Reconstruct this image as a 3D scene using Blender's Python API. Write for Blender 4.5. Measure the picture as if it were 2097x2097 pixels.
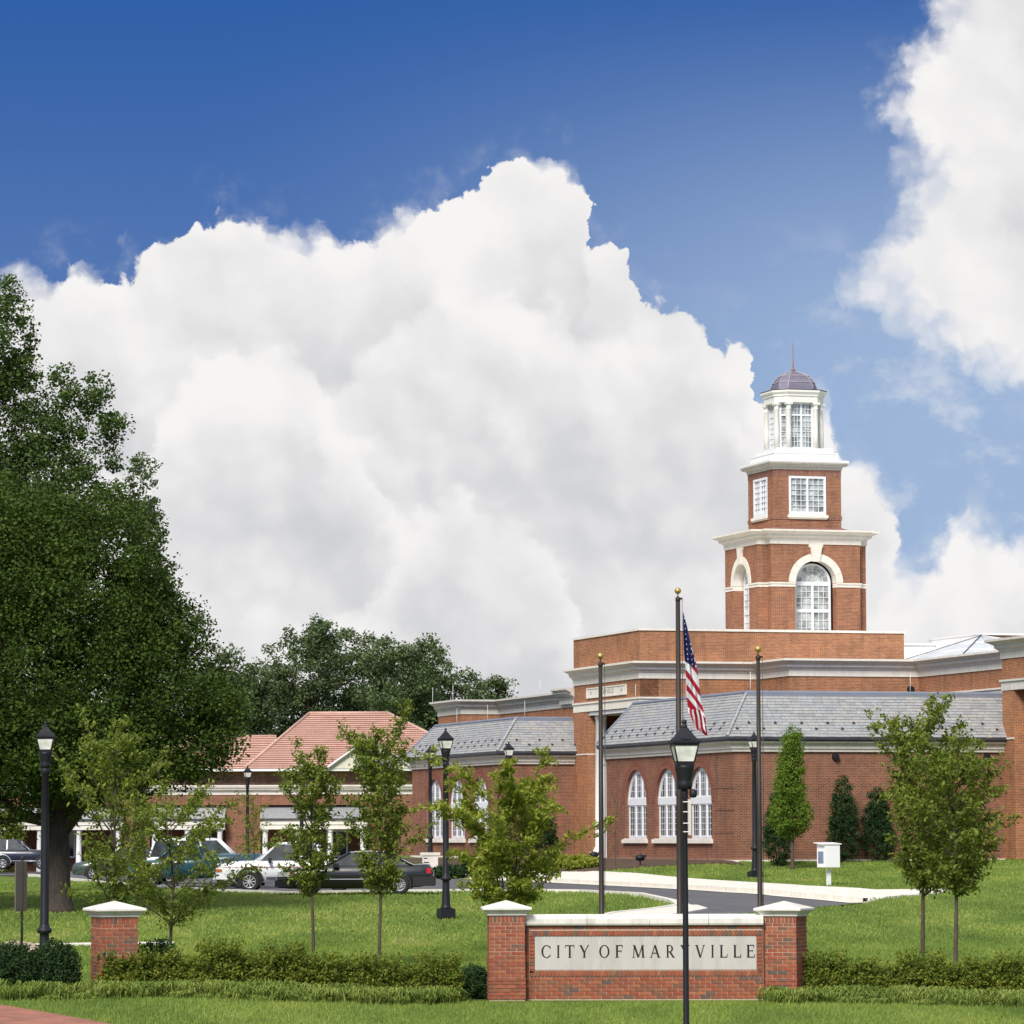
import bpy, bmesh, math, random
import numpy as np
from mathutils import Vector, Matrix
from mathutils.geometry import tessellate_polygon, delaunay_2d_cdt
random.seed(7)
RNG = np.random.default_rng(11)
for o in list(bpy.data.objects): bpy.data.objects.remove(o)
SC = bpy.context.scene
COL = SC.collection

# ------------------------------------------------------------------ camera
# long lens, eye at the world origin, looking along +Y, tilted up 4.6 degrees
LENS_PX, PITCH, ROLL = 8185.0, math.radians(4.6063), -0.003217
cp, sp_, cr, sr = math.cos(PITCH), math.sin(PITCH), math.cos(ROLL), math.sin(ROLL)
fw = Vector((0, cp, sp_)); up0 = Vector((0, -sp_, cp)); rt0 = Vector((1, 0, 0))
rt = rt0 * cr + up0 * sr; up = -rt0 * sr + up0 * cr
cam_data = bpy.data.cameras.new("camera"); cam = bpy.data.objects.new("camera", cam_data)
COL.objects.link(cam)
cam_data.sensor_width = 36.0; cam_data.lens = 36.0 * LENS_PX / 2097.0
cam_data.clip_start = 0.5; cam_data.clip_end = 6000
cam.matrix_world = Matrix(((rt.x, up.x, -fw.x, 0), (rt.y, up.y, -fw.y, 0), (rt.z, up.z, -fw.z, 0), (0, 0, 0, 1)))
SC.camera = cam

# ------------------------------------------------------------------ view
SC.view_settings.view_transform = 'Standard'; SC.view_settings.look = 'None'
SC.view_settings.exposure = 0.0; SC.view_settings.gamma = 1.0
SC.view_settings.use_curve_mapping = False

# ------------------------------------------------------------------ sun (veiled by thin cloud, so a wide soft disc)
SUN_EL, SUN_AZ = math.radians(40), math.radians(200)     # azimuth clockwise from +Y : behind the camera, to the left
sd = bpy.data.lights.new("sun", 'SUN'); sd.energy = 4.2; sd.angle = math.radians(20); sd.color = (1.0, 0.955, 0.89)
sun = bpy.data.objects.new("sun", sd); COL.objects.link(sun)
sdir = Vector((math.sin(SUN_AZ) * math.cos(SUN_EL), math.cos(SUN_AZ) * math.cos(SUN_EL), math.sin(SUN_EL)))
sun.rotation_euler = sdir.to_track_quat('Z', 'Y').to_euler()
sun.location = sdir * 50

# ------------------------------------------------------------------ world : Nishita sky with cumulus in it
SKY_STRENGTH = 0.10
world = bpy.data.worlds.new("World"); SC.world = world; world.use_nodes = True
wt = world.node_tree; wt.nodes.clear()
def build_world():
    N, L = wt.nodes, wt.links
    def put(sock, v):
        if v is None: return
        if isinstance(v, bpy.types.NodeSocket): L.new(v, sock)
        else: sock.default_value = v
    def M(op, a=None, b=None, c=None, clamp=False):
        n = N.new('ShaderNodeMath'); n.operation = op; n.use_clamp = clamp
        put(n.inputs[0], a); put(n.inputs[1], b); put(n.inputs[2], c); return n.outputs[0]
    def comb(x, y, z=0.0):
        n = N.new('ShaderNodeCombineXYZ'); put(n.inputs[0], x); put(n.inputs[1], y); put(n.inputs[2], z); return n.outputs[0]
    def sep(v):
        n = N.new('ShaderNodeSeparateXYZ'); L.new(v, n.inputs[0]); return n.outputs
    def smooth(v, a, b):
        n = N.new('ShaderNodeMapRange'); n.interpolation_type = 'SMOOTHSTEP'
        put(n.inputs[0], v); put(n.inputs[1], a); put(n.inputs[2], b); return n.outputs[0]
    def curve(v, pts, lo, hi, ylo, yhi):
        n = N.new('ShaderNodeFloatCurve'); c = n.mapping.curves[0]
        P = [((x - lo) / (hi - lo), (y - ylo) / (yhi - ylo)) for x, y in pts]
        c.points[0].location = P[0]; c.points[1].location = P[-1]
        for p in P[1:-1]: c.points.new(*p)
        for p in c.points: p.handle_type = 'AUTO_CLAMPED'
        n.mapping.extend = 'HORIZONTAL'; n.mapping.update()
        t = M('MULTIPLY', M('SUBTRACT', v, lo), 1.0 / (hi - lo), clamp=True)
        put(n.inputs['Value'], t)
        return M('ADD', M('MULTIPLY', n.outputs[0], yhi - ylo), ylo)
    def noise(vec, scale, detail, rough=0.5, col=False):
        n = N.new('ShaderNodeTexNoise'); n.noise_dimensions = '2D'
        L.new(vec, n.inputs['Vector']); n.inputs['Scale'].default_value = scale
        n.inputs['Detail'].default_value = detail; n.inputs['Roughness'].default_value = rough
        return n.outputs['Color'] if col else n.outputs[0]
    def vor(vec, scale, sm=0.55):
        n = N.new('ShaderNodeTexVoronoi'); n.voronoi_dimensions = '2D'; n.feature = 'SMOOTH_F1'
        L.new(vec, n.inputs['Vector']); n.inputs['Scale'].default_value = scale
        n.inputs['Smoothness'].default_value = sm
        return n.outputs['Distance']
    tc = N.new('ShaderNodeTexCoord'); x, y, z = sep(tc.outputs['Generated'])
    A = M('MULTIPLY', M('ARCTAN2', x, y), 57.29578)
    E = M('MULTIPLY', M('ARCSINE', z), 57.29578)
    P0 = comb(A, E)
    # one domain warp shared by everything
    w1 = sep(noise(P0, 0.55, 3.0, 0.55, True)); w2 = sep(noise(P0, 2.6, 5.0, 0.62, True))
    Aw = M('ADD', A, M('ADD', M('MULTIPLY', M('SUBTRACT', w1[0], 0.5), 0.55), M('MULTIPLY', M('SUBTRACT', w2[0], 0.5), 0.42)))
    Ew = M('ADD', E, M('ADD', M('MULTIPLY', M('SUBTRACT', w1[1], 0.5), 0.35), M('MULTIPLY', M('SUBTRACT', w2[1], 0.5), 0.36)))
    Pw = comb(Aw, Ew)
    def billow(pv):                       # rounded cauliflower heads at four sizes
        a = M('SUBTRACT', 1.0, vor(pv, 0.42, 0.8)); b = M('SUBTRACT', 1.0, vor(pv, 0.95, 0.75))
        c = M('SUBTRACT', 1.0, vor(pv, 2.1, 0.6)); d = M('SUBTRACT', 1.0, vor(pv, 4.8, 0.5))
        s = M('ADD', M('MULTIPLY', a, 1.9), M('MULTIPLY', b, 0.62))
        s = M('ADD', s, M('MULTIPLY', c, 0.17)); return M('ADD', s, M('MULTIPLY', d, 0.045)), c, d, b
    H0, vc, vd, vb = billow(Pw)
    off = N.new('ShaderNodeVectorMath'); off.operation = 'ADD'; L.new(Pw, off.inputs[0]); off.inputs[1].default_value = (0.20, 0.24, 0)
    H1, _, _, _ = billow(off.outputs[0])
    # silhouettes of the cloud bank (elevation over azimuth) and of the tall cloud on the right
    top = [(-10, 6.2), (-8, 7.3), (-7.08, 7.95), (-5.61, 8.1), (-4.85, 8.45), (-3.94, 8.72), (-3.25, 8.5), (-2.4, 8.5), (-1.7, 8.76), (-1.3, 9.05),
           (-0.5, 9.15), (-0.2, 9.5), (0.45, 9.7), (0.85, 9.5), (1.02, 9.1), (1.1, 8.55), (1.6, 8.45), (1.9, 7.75), (2.4, 7.6), (2.75, 7.1), (3.3, 6.9),
           (3.6, 6.1), (4.2, 6.2), (4.6, 6.15), (4.74, 5.3), (5.1, 5.2), (5.35, 4.7), (5.6, 3.85), (5.9, 3.85), (6.35, 4.4), (6.8, 4.4), (7.2, 4.1), (10, 4.6)]
    hm = curve(Aw, top, -10, 10, 0, 12)
    bump = M('ADD', M('MULTIPLY', M('SUBTRACT', vc, 0.62), 0.42), M('MULTIPLY', M('SUBTRACT', vd, 0.62), 0.20))
    dm = M('ADD', M('SUBTRACT', hm, Ew), bump)
    # the bank fades down behind the viewer's back so that it does not ring the horizon at full height
    lef = [(3.5, 6.9), (4.5, 6.9), (5.4, 6.85), (6.4, 6.7), (6.95, 5.95), (7.3, 5.2), (7.64, 4.92), (8.21, 5.05), (8.54, 5.6), (9.21, 5.72), (9.58, 5.8), (10.04, 5.6),
           (10.42, 5.38), (10.86, 5.5), (11.38, 5.95), (12.04, 6.19), (14, 6.6), (18, 9)]
    lx = curve(Ew, lef, 3.5, 18, 4, 10)
    dr = M('ADD', M('SUBTRACT', M('SUBTRACT', Aw, 0.12), lx), bump)
    cut = M('SUBTRACT', Ew, M('ADD', 6.45, M('MULTIPLY', M('SUBTRACT', A, 7.3), -0.55)))   # underside, lower to the right
    dr = M('MINIMUM', dr, M('ADD', M('MULTIPLY', cut, 0.7), bump))
    dr = M('MINIMUM', dr, M('SUBTRACT', 22.0, A))
    dr = M('MINIMUM', dr, M('SUBTRACT', 24.0, E))
    # broken cumulus over the rest of the sky
    far = noise(comb(M('MULTIPLY', x, M('DIVIDE', 1.0, M('ADD', M('MAXIMUM', z, 0.0), 0.12))), M('MULTIPLY', y, M('DIVIDE', 1.0, M('ADD', M('MAXIMUM', z, 0.0), 0.12)))), 1.1, 6.0, 0.55)
    fmask = smooth(E, 15.0, 24.0)
    dfar = M('MULTIPLY', M('SUBTRACT', far, 0.44), 6.0)
    dfar = M('SUBTRACT', M('MULTIPLY', dfar, fmask), M('MULTIPLY', M('SUBTRACT', 1.0, fmask), 3.0))
    soft = M('ADD', 0.05, M('MULTIPLY', smooth(noise(P0, 0.8, 2.0), 0.44, 0.76), 0.42))
    d_all = M('MAXIMUM', M('MAXIMUM', dm, dr), dfar)
    soft = M('ADD', soft, M('MULTIPLY', smooth(A, 3.6, 6.0), 0.28))
    alpha = smooth(d_all, M('MULTIPLY', soft, -1.0), soft)
    # thin wisps hanging off the clouds and the pale veil between them
    wisp = M('MULTIPLY', smooth(noise(comb(M('MULTIPLY', A, 0.8), M('MULTIPLY', E, 1.1)), 0.9, 7.0, 0.62), 0.50, 0.74),
             M('MULTIPLY', smooth(A, 1.5, 6.0), smooth(E, 9.6, 6.0)))
    near = M('MULTIPLY', smooth(d_all, -0.9, 0.1), smooth(noise(P0, 1.3, 6.0, 0.6), 0.46, 0.80))
    veil = M('ADD', M('MULTIPLY', wisp, 0.42), M('MULTIPLY', near, 0.20), clamp=True)
    pale = M('ADD', M('MULTIPLY', M('MULTIPLY', smooth(A, -5.0, 6.5), smooth(E, 13.0, 6.5)), 0.72), M('MULTIPLY', smooth(E, 13.0, 5.5), 0.26), clamp=True)
    pale = M('MULTIPLY', pale, smooth(E, 24.0, 12.0))
    cov = M('SUBTRACT', 1.0, M('MULTIPLY', M('SUBTRACT', 1.0, alpha), M('SUBTRACT', 1.0, veil)))
    # shading of the cloud: overlapping heads, each bright along its own crest and greyer below it
    rel = M('MULTIPLY', M('SUBTRACT', H0, H1), 0.42)
    fine = M('ADD', M('MULTIPLY', M('SUBTRACT', vb, 0.62), 0.12), M('MULTIPLY', M('SUBTRACT', vc, 0.62), 0.10))
    big = M('MULTIPLY', M('SUBTRACT', noise(P0, 0.30, 2.0), 0.5), 0.40)
    common = M('ADD', M('ADD', rel, fine), big)
    def layer(d, crest, depth, floor):
        return M('ADD', floor, M('MULTIPLY', M('POWER', smooth(d, depth, 0.0), 1.5), crest))
    lum = layer(d_all, 0.28, 2.2, 0.66)
    heads = [([(-10, 5.0), (-6.2, 5.2), (-5.2, 5.3), (-4.2, 5.9), (-3.4, 6.2), (-2.6, 6.4), (-2.0, 7.0), (-0.95, 7.8), (-0.5, 7.85), (0.18, 7.55), (0.7, 7.45), (1.2, 7.0), (2.1, 7.05), (2.75, 6.6), (3.3, 5.9), (4.0, 4.6), (5.5, 3.0), (10, 3.0)], 0.28, 1.7, 0.64),
             ([(-10, 3.2), (-6.0, 3.6), (-5.3, 4.6), (-5.0, 6.0), (-4.3, 6.7), (-3.67, 6.92), (-3.06, 6.75), (-2.68, 6.15), (-2.15, 5.45), (-1.75, 4.75), (-1.35, 3.9), (-0.9, 3.1), (-0.2, 2.2), (0.5, 1.0), (3, 1.4), (4.5, 3.3), (5.6, 3.2), (6.2, 3.9), (7.0, 3.9), (10, 3.8)], 0.38, 1.9, 0.60),
             ([(-10, 0.8), (-5.5, 1.0), (-4.6, 1.8), (-3.6, 2.4), (-2.8, 3.1), (-2.2, 3.2), (-1.55, 4.35), (-1.2, 4.75), (-0.7, 4.95), (-0.35, 4.78), (0.26, 4.3), (0.7, 3.6), (1.0, 2.7), (1.5, 2.0), (3.0, 1.5), (10, 1.6)], 0.30, 1.6, 0.57)]
    for pts, crest, depth, floor in heads:
        hc = curve(Aw, pts, -10, 10, 0, 12)
        di = M('ADD', M('SUBTRACT', hc, Ew), M('MULTIPLY', bump, 0.8))
        li = layer(di, crest, depth, floor)
        k = smooth(di, -0.22, 0.30)
        lum = M('ADD', M('MULTIPLY', lum, M('SUBTRACT', 1.0, k)), M('MULTIPLY', li, k))
    lum = M('SUBTRACT', M('ADD', lum, common), M('MULTIPLY', smooth(E, 3.4, 0.5), 0.06))
    lumc = smooth(lum, 0.20, 1.08)
    mix = N.new('ShaderNodeMix'); mix.data_type = 'RGBA'; L.new(lumc, mix.inputs[0])
    mix.inputs[6].default_value = (6.15, 6.25, 6.55, 1); mix.inputs[7].default_value = (9.3, 9.15, 9.05, 1)
    # clear sky: read higher up the dome, where the blue is deeper
    el = M('ADD', M('MULTIPLY', M('MAXIMUM', z, 0.0), 0.55), 0.42)
    hv = M('SQRT', M('ADD', M('MULTIPLY', x, x), M('MULTIPLY', y, y)))
    sv = comb(x, y, M('MULTIPLY', hv, M('MULTIPLY', el, 1.9)))
    nv = N.new('ShaderNodeVectorMath'); nv.operation = 'NORMALIZE'; L.new(sv, nv.inputs[0])
    sky = N.new('ShaderNodeTexSky'); sky.sky_type = 'NISHITA'; sky.sun_disc = False
    sky.sun_elevation = SUN_EL; sky.sun_rotation = SUN_AZ; sky.dust_density = 0.4; sky.ozone_density = 2.2
    L.new(nv.outputs[0], sky.inputs['Vector'])
    hsv = N.new('ShaderNodeHueSaturation'); L.new(sky.outputs[0], hsv.inputs['Color'])
    hsv.inputs['Saturation'].default_value = 1.30; hsv.inputs['Value'].default_value = 1.22
    tint = N.new('ShaderNodeVectorMath'); tint.operation = 'MULTIPLY'; L.new(hsv.outputs[0], tint.inputs[0]); tint.inputs[1].default_value = (0.86, 1.02, 1.36)
    px = N.new('ShaderNodeMix'); px.data_type = 'RGBA'; L.new(pale, px.inputs[0]); L.new(tint.outputs[0], px.inputs[6]); px.inputs[7].default_value = (3.5, 4.8, 7.0, 1)
    mx = N.new('ShaderNodeMix'); mx.data_type = 'RGBA'; L.new(cov, mx.inputs[0]); L.new(px.outputs[2], mx.inputs[6]); L.new(mix.outputs[2], mx.inputs[7])
    bg = N.new('ShaderNodeBackground'); L.new(mx.outputs[2], bg.inputs[0]); bg.inputs[1].default_value = SKY_STRENGTH
    out = N.new('ShaderNodeOutputWorld'); L.new(bg.outputs[0], out.inputs[0])
build_world()

# ================================================================== helpers
def tag(o, label=None, cat=None, group=None, kind=None):
    if label: o['label'] = label
    if cat: o['category'] = cat
    if group: o['group'] = group
    if kind: o['kind'] = kind
    return o
def empty(name, loc=(0, 0, 0), rz=0.0, parent=None):
    o = bpy.data.objects.new(name, None); COL.objects.link(o)
    o.location = loc; o.rotation_euler = (0, 0, rz); o.empty_display_size = 0.2
    if parent: o.parent = parent
    return o
def link_mesh(name, me, mat=None, parent=None, loc=None, rz=None):
    if mat is not None:
        for m in (mat if isinstance(mat, (list, tuple)) else [mat]): me.materials.append(m)
    o = bpy.data.objects.new(name, me); COL.objects.link(o)
    if parent: o.parent = parent
    if loc is not None: o.location = loc
    if rz is not None: o.rotation_euler = (0, 0, rz)
    return o
class MB:
    def __init__(s): s.v = []; s.f = []; s.mi = []; s.sm = []
    def quad(s, a, b, c, d, mi=0, sm=False):
        n = len(s.v); s.v += [tuple(a), tuple(b), tuple(c), tuple(d)]; s.f.append((n, n+1, n+2, n+3)); s.mi.append(mi); s.sm.append(sm)
    def poly(s, pts, mi=0):
        n = len(s.v); s.v += [tuple(p) for p in pts]; s.f.append(tuple(range(n, n+len(pts)))); s.mi.append(mi); s.sm.append(False)
    def box(s, x0, x1, y0, y1, z0, z1, mi=0):
        n = len(s.v)
        s.v += [(x0,y0,z0),(x1,y0,z0),(x1,y1,z0),(x0,y1,z0),(x0,y0,z1),(x1,y0,z1),(x1,y1,z1),(x0,y1,z1)]
        for f in ((0,3,2,1),(4,5,6,7),(0,1,5,4),(1,2,6,5),(2,3,7,6),(3,0,4,7)):
            s.f.append(tuple(n+i for i in f)); s.mi.append(mi); s.sm.append(False)
    def obox(s, c, ax, ay, az, mi=0):               # centre and three half-axis vectors
        c, ax, ay, az = Vector(c), Vector(ax), Vector(ay), Vector(az); n = len(s.v)
        for dx, dy, dz in ((-1,-1,-1),(1,-1,-1),(1,1,-1),(-1,1,-1),(-1,-1,1),(1,-1,1),(1,1,1),(-1,1,1)):
            s.v.append(tuple(c + ax*dx + ay*dy + az*dz))
        for f in ((0,3,2,1),(4,5,6,7),(0,1,5,4),(1,2,6,5),(2,3,7,6),(3,0,4,7)):
            s.f.append(tuple(n+i for i in f)); s.mi.append(mi); s.sm.append(False)
    def ring(s, pts):
        n = len(s.v); s.v += [tuple(p) for p in pts]; return list(range(n, n+len(pts)))
    def bridge(s, r0, r1, mi=0, sm=True, closed=True):
        k = len(r0)
        for i in range(k if closed else k-1):
            j = (i+1) % k; s.f.append((r0[i], r0[j], r1[j], r1[i])); s.mi.append(mi); s.sm.append(sm)
    def cap(s, r, mi=0, flip=False):
        s.f.append(tuple(reversed(r)) if flip else tuple(r)); s.mi.append(mi); s.sm.append(False)
    def lathe(s, prof, n=20, c=(0,0), mi=0, sm=True, cap=True, rot=0.0, sx=1.0, sy=1.0):   # prof: (radius, z)
        rings = []
        for r, z in prof:
            rings.append(s.ring([(c[0]+sx*r*math.cos(rot+2*math.pi*i/n), c[1]+sy*r*math.sin(rot+2*math.pi*i/n), z) for i in range(n)]))
        for a, b in zip(rings, rings[1:]): s.bridge(a, b, mi, sm)
        if cap: s.cap(rings[0], mi, True); s.cap(rings[-1], mi)
    def tube(s, pts, rad, n=8, mi=0, sm=True, cap=True):
        pts = [Vector(p) for p in pts]; rings = []
        if not isinstance(rad, (list, tuple)): rad = [rad]*len(pts)
        prev = None
        for i, p in enumerate(pts):
            d = (pts[min(i+1, len(pts)-1)] - pts[max(i-1, 0)]).normalized()
            if prev is None:
                a = Vector((1,0,0)) if abs(d.x) < 0.9 else Vector((0,1,0)); u = (a - d*a.dot(d)).normalized()
            else: u = (prev - d*prev.dot(d)).normalized()
            prev = u; w = d.cross(u)
            rings.append(s.ring([p + (u*math.cos(2*math.pi*k/n) + w*math.sin(2*math.pi*k/n))*rad[i] for k in range(n)]))
        for a, b in zip(rings, rings[1:]): s.bridge(a, b, mi, sm)
        if cap: s.cap(rings[0], mi, True); s.cap(rings[-1], mi)
    def mesh(s, name):
        me = bpy.data.meshes.new(name); me.from_pydata(s.v, [], s.f)
        me.polygons.foreach_set('material_index', s.mi); me.polygons.foreach_set('use_smooth', s.sm); me.update(); return me
    def build(s, name, mat, parent=None, loc=None, rz=None):
        return link_mesh(name, s.mesh(name), mat, parent, loc, rz)

class Frame:                                         # a wall plane: u along it, z up, d outwards
    def __init__(s, o, ud, nd): s.o, s.ud, s.nd = Vector(o), Vector(ud).normalized(), Vector(nd).normalized()
    def __call__(s, u, z, d=0.0): return s.o + s.ud*u + Vector((0,0,1))*z + s.nd*d
def area2(p): return sum(p[i][0]*p[(i+1)%len(p)][1] - p[(i+1)%len(p)][0]*p[i][1] for i in range(len(p)))
def plate(mb, fr, outline, holes=(), d0=0.0, d1=0.0, mi=0, back=False, edge=True, hole_mi=None, edge_out=True):
    """flat plate in a wall plane with holes; front at d1, sides down to d0"""
    loops = [outline] + list(holes)
    tris = tessellate_polygon([[Vector((p[0], p[1], 0)) for p in l] for l in loops])
    flat = [p for l in loops for p in l]
    n = len(mb.v); mb.v += [tuple(fr(p[0], p[1], d1)) for p in flat]
    for t in tris: mb.f.append(tuple(n+i for i in t)); mb.mi.append(mi); mb.sm.append(False)
    if back:
        n = len(mb.v); mb.v += [tuple(fr(p[0], p[1], d0)) for p in flat]
        for t in tris: mb.f.append(tuple(n+i for i in reversed(t))); mb.mi.append(mi); mb.sm.append(False)
    if edge and abs(d1-d0) > 1e-6:
        for k, l in enumerate(loops):
            if k == 0 and not edge_out: continue
            for i in range(len(l)):
                a, b = l[i], l[(i+1) % len(l)]
                mb.quad(fr(a[0],a[1],d0), fr(b[0],b[1],d0), fr(b[0],b[1],d1), fr(a[0],a[1],d1), (hole_mi if (k and hole_mi is not None) else mi))
def rect(x0, x1, z0, z1): return [(x0,z0),(x1,z0),(x1,z1),(x0,z1)]
def arch(x0, x1, z0, zs, n=20):                     # rectangle with a semicircular head springing at zs
    r = (x1-x0)/2; c = (x0+x1)/2
    return [(x0,z0),(x1,z0)] + [(c + r*math.cos(math.pi*i/n), zs + r*math.sin(math.pi*i/n)) for i in range(n+1)]
def sweep(mb, path, prof, closed=False, mi=0, caps=True):
    """profile (out, z) swept along plan path; 'out' is to the right of the walking direction"""
    n = len(path); P = [Vector((p[0], p[1])) for p in path]; rings = []
    for i in range(n):
        dp = (P[i]-P[i-1]) if (i > 0 or closed) else None
        dn = (P[(i+1)%n]-P[i]) if (i < n-1 or closed) else None
        if dp is None: dp = dn
        if dn is None: dn = dp
        dp = dp.normalized(); dn = dn.normalized()
        n1 = Vector((dp.y, -dp.x)); n2 = Vector((dn.y, -dn.x)); m = (n1+n2)
        m = m.normalized() if m.length > 1e-6 else n1
        k = 1.0/max(0.3, m.dot(n1))
        rings.append(mb.ring([(P[i].x + m.x*k*o, P[i].y + m.y*k*o, z) for o, z in prof]))
    for i in range(n if closed else n-1): mb.bridge(rings[i], rings[(i+1)%n], mi, False, closed=True)
    if caps and not closed: mb.cap(rings[0], mi, True); mb.cap(rings[-1], mi)

def raw_mesh(name, V, Fq, mat=None, parent=None, smooth=False):
    """fast mesh from numpy: V (n,3), Fq (m,k) with k = 3 or 4"""
    me = bpy.data.meshes.new(name); V = np.asarray(V, np.float32); Fq = np.asarray(Fq, np.int32); k = Fq.shape[1]
    me.vertices.add(len(V)); me.vertices.foreach_set('co', V.ravel())
    me.loops.add(Fq.size); me.loops.foreach_set('vertex_index', Fq.ravel())
    me.polygons.add(len(Fq)); me.polygons.foreach_set('loop_start', np.arange(0, Fq.size, k, dtype=np.int32))
    me.polygons.foreach_set('loop_total', np.full(len(Fq), k, np.int32))
    if smooth: me.polygons.foreach_set('use_smooth', np.ones(len(Fq), bool))
    me.update(calc_edges=True)
    return link_mesh(name, me, mat, parent)

# ================================================================== materials
class NT:
    def __init__(s, name):
        s.m = bpy.data.materials.new(name); s.m.use_nodes = True; s.t = s.m.node_tree
        s.b = s.t.nodes['Principled BSDF']; s.out = s.t.nodes['Material Output']
    def n(s, t, **kw):
        x = s.t.nodes.new(t)
        for k, v in kw.items(): setattr(x, k, v)
        return x
    def l(s, a, b): s.t.links.new(a, b)
    def put(s, sock, v):
        if isinstance(v, bpy.types.NodeSocket): s.l(v, sock)
        else: sock.default_value = v
    def math(s, op, a, b=0.0, clamp=False):
        x = s.n('ShaderNodeMath', operation=op, use_clamp=clamp); s.put(x.inputs[0], a); s.put(x.inputs[1], b); return x.outputs[0]
    def tc(s, which='Object'): return s.n('ShaderNodeTexCoord').outputs[which]
    def noise(s, vec, scale, detail=4.0, rough=0.55, col=False):
        x = s.n('ShaderNodeTexNoise'); 
        if vec is not None: s.l(vec, x.inputs['Vector'])
        x.inputs['Scale'].default_value = scale; x.inputs['Detail'].default_value = detail; x.inputs['Roughness'].default_value = rough
        return x.outputs['Color' if col else 'Fac']
    def ramp(s, fac, stops):
        x = s.n('ShaderNodeValToRGB'); e = x.color_ramp.elements
        e[0].position, e[0].color = stops[0][0], (*stops[0][1], 1); e[1].position, e[1].color = stops[-1][0], (*stops[-1][1], 1)
        for p, c in stops[1:-1]: k = e.new(p); k.color = (*c, 1)
        s.l(fac, x.inputs[0]); return x.outputs[0]
    def mix(s, fac, a, b, mode='MIX'):
        x = s.n('ShaderNodeMix', data_type='RGBA', blend_type=mode); s.put(x.inputs[0], fac)
        for sk, v in ((x.inputs[6], a), (x.inputs[7], b)):
            if isinstance(v, tuple) and len(v) == 3: v = (*v, 1)
            s.put(sk, v)
        return x.outputs[2]
    def rng(s, v, a, b, c, d):
        x = s.n('ShaderNodeMapRange'); s.put(x.inputs[0], v)
        for i, q in enumerate((a, b, c, d)): x.inputs[i+1].default_value = q
        return x.outputs[0]
    def bump(s, h, strength=0.3, dist=0.01):
        x = s.n('ShaderNodeBump'); x.inputs['Strength'].default_value = strength; x.inputs['Distance'].default_value = dist
        s.l(h, x.inputs['Height']); s.l(x.outputs[0], s.b.inputs['Normal'])
    def col(s, v): s.put(s.b.inputs['Base Color'], (*v, 1) if isinstance(v, tuple) else v); return s
    def rough(s, v): s.put(s.b.inputs['Roughness'], v); return s
    def metal(s, v): s.b.inputs['Metallic'].default_value = v; return s
    def spec(s, v): s.b.inputs['Specular IOR Level'].default_value = v; return s

def simple(name, col, rough=0.6, var=0.12, scale=3.0, metal=0.0, spec=0.4, bump=0.0):
    m = NT(name); v = m.noise(m.tc(), scale, 6.0, 0.6)
    lo = tuple(c*(1-var) for c in col); hi = tuple(min(1, c*(1+var)) for c in col)
    m.col(m.ramp(v, [(0.3, lo), (0.7, hi)])).rough(rough).metal(metal).spec(spec)
    if bump: m.bump(m.noise(m.tc(), scale*12, 4.0), bump, 0.004)
    return m.m
def weathered(name, col, rough=0.75, amt=0.78):
    m = NT(name); mp = m.n('ShaderNodeMapping'); m.l(m.tc(), mp.inputs[0]); mp.inputs['Scale'].default_value = (2.2, 2.2, 0.35)
    st = m.noise(mp.outputs[0], 2.0, 6.0, 0.65); bl = m.noise(m.tc(), 1.3, 5.0, 0.6)
    c = m.mix(1.0, m.ramp(bl, [(0.3, tuple(x*0.93 for x in col)), (0.7, tuple(min(1, x*1.05) for x in col))]), m.ramp(st, [(0.34, (amt, amt, amt*0.97)), (0.52, (1, 1, 1)), (0.8, (1.02, 1.02, 1.02))]), 'MULTIPLY')
    m.col(c).rough(rough).spec(0.35); m.bump(m.noise(m.tc(), 16.0, 4.0), 0.15, 0.004); return m.m
def rand(m):                                        # per piece: works for separate objects and for islands of a joined mesh
    a = m.n('ShaderNodeObjectInfo').outputs['Random']; g = m.n('ShaderNodeNewGeometry').outputs['Random Per Island']
    return m.math('FRACT', m.math('ADD', a, m.math('MULTIPLY', g, 3.7)))

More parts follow.
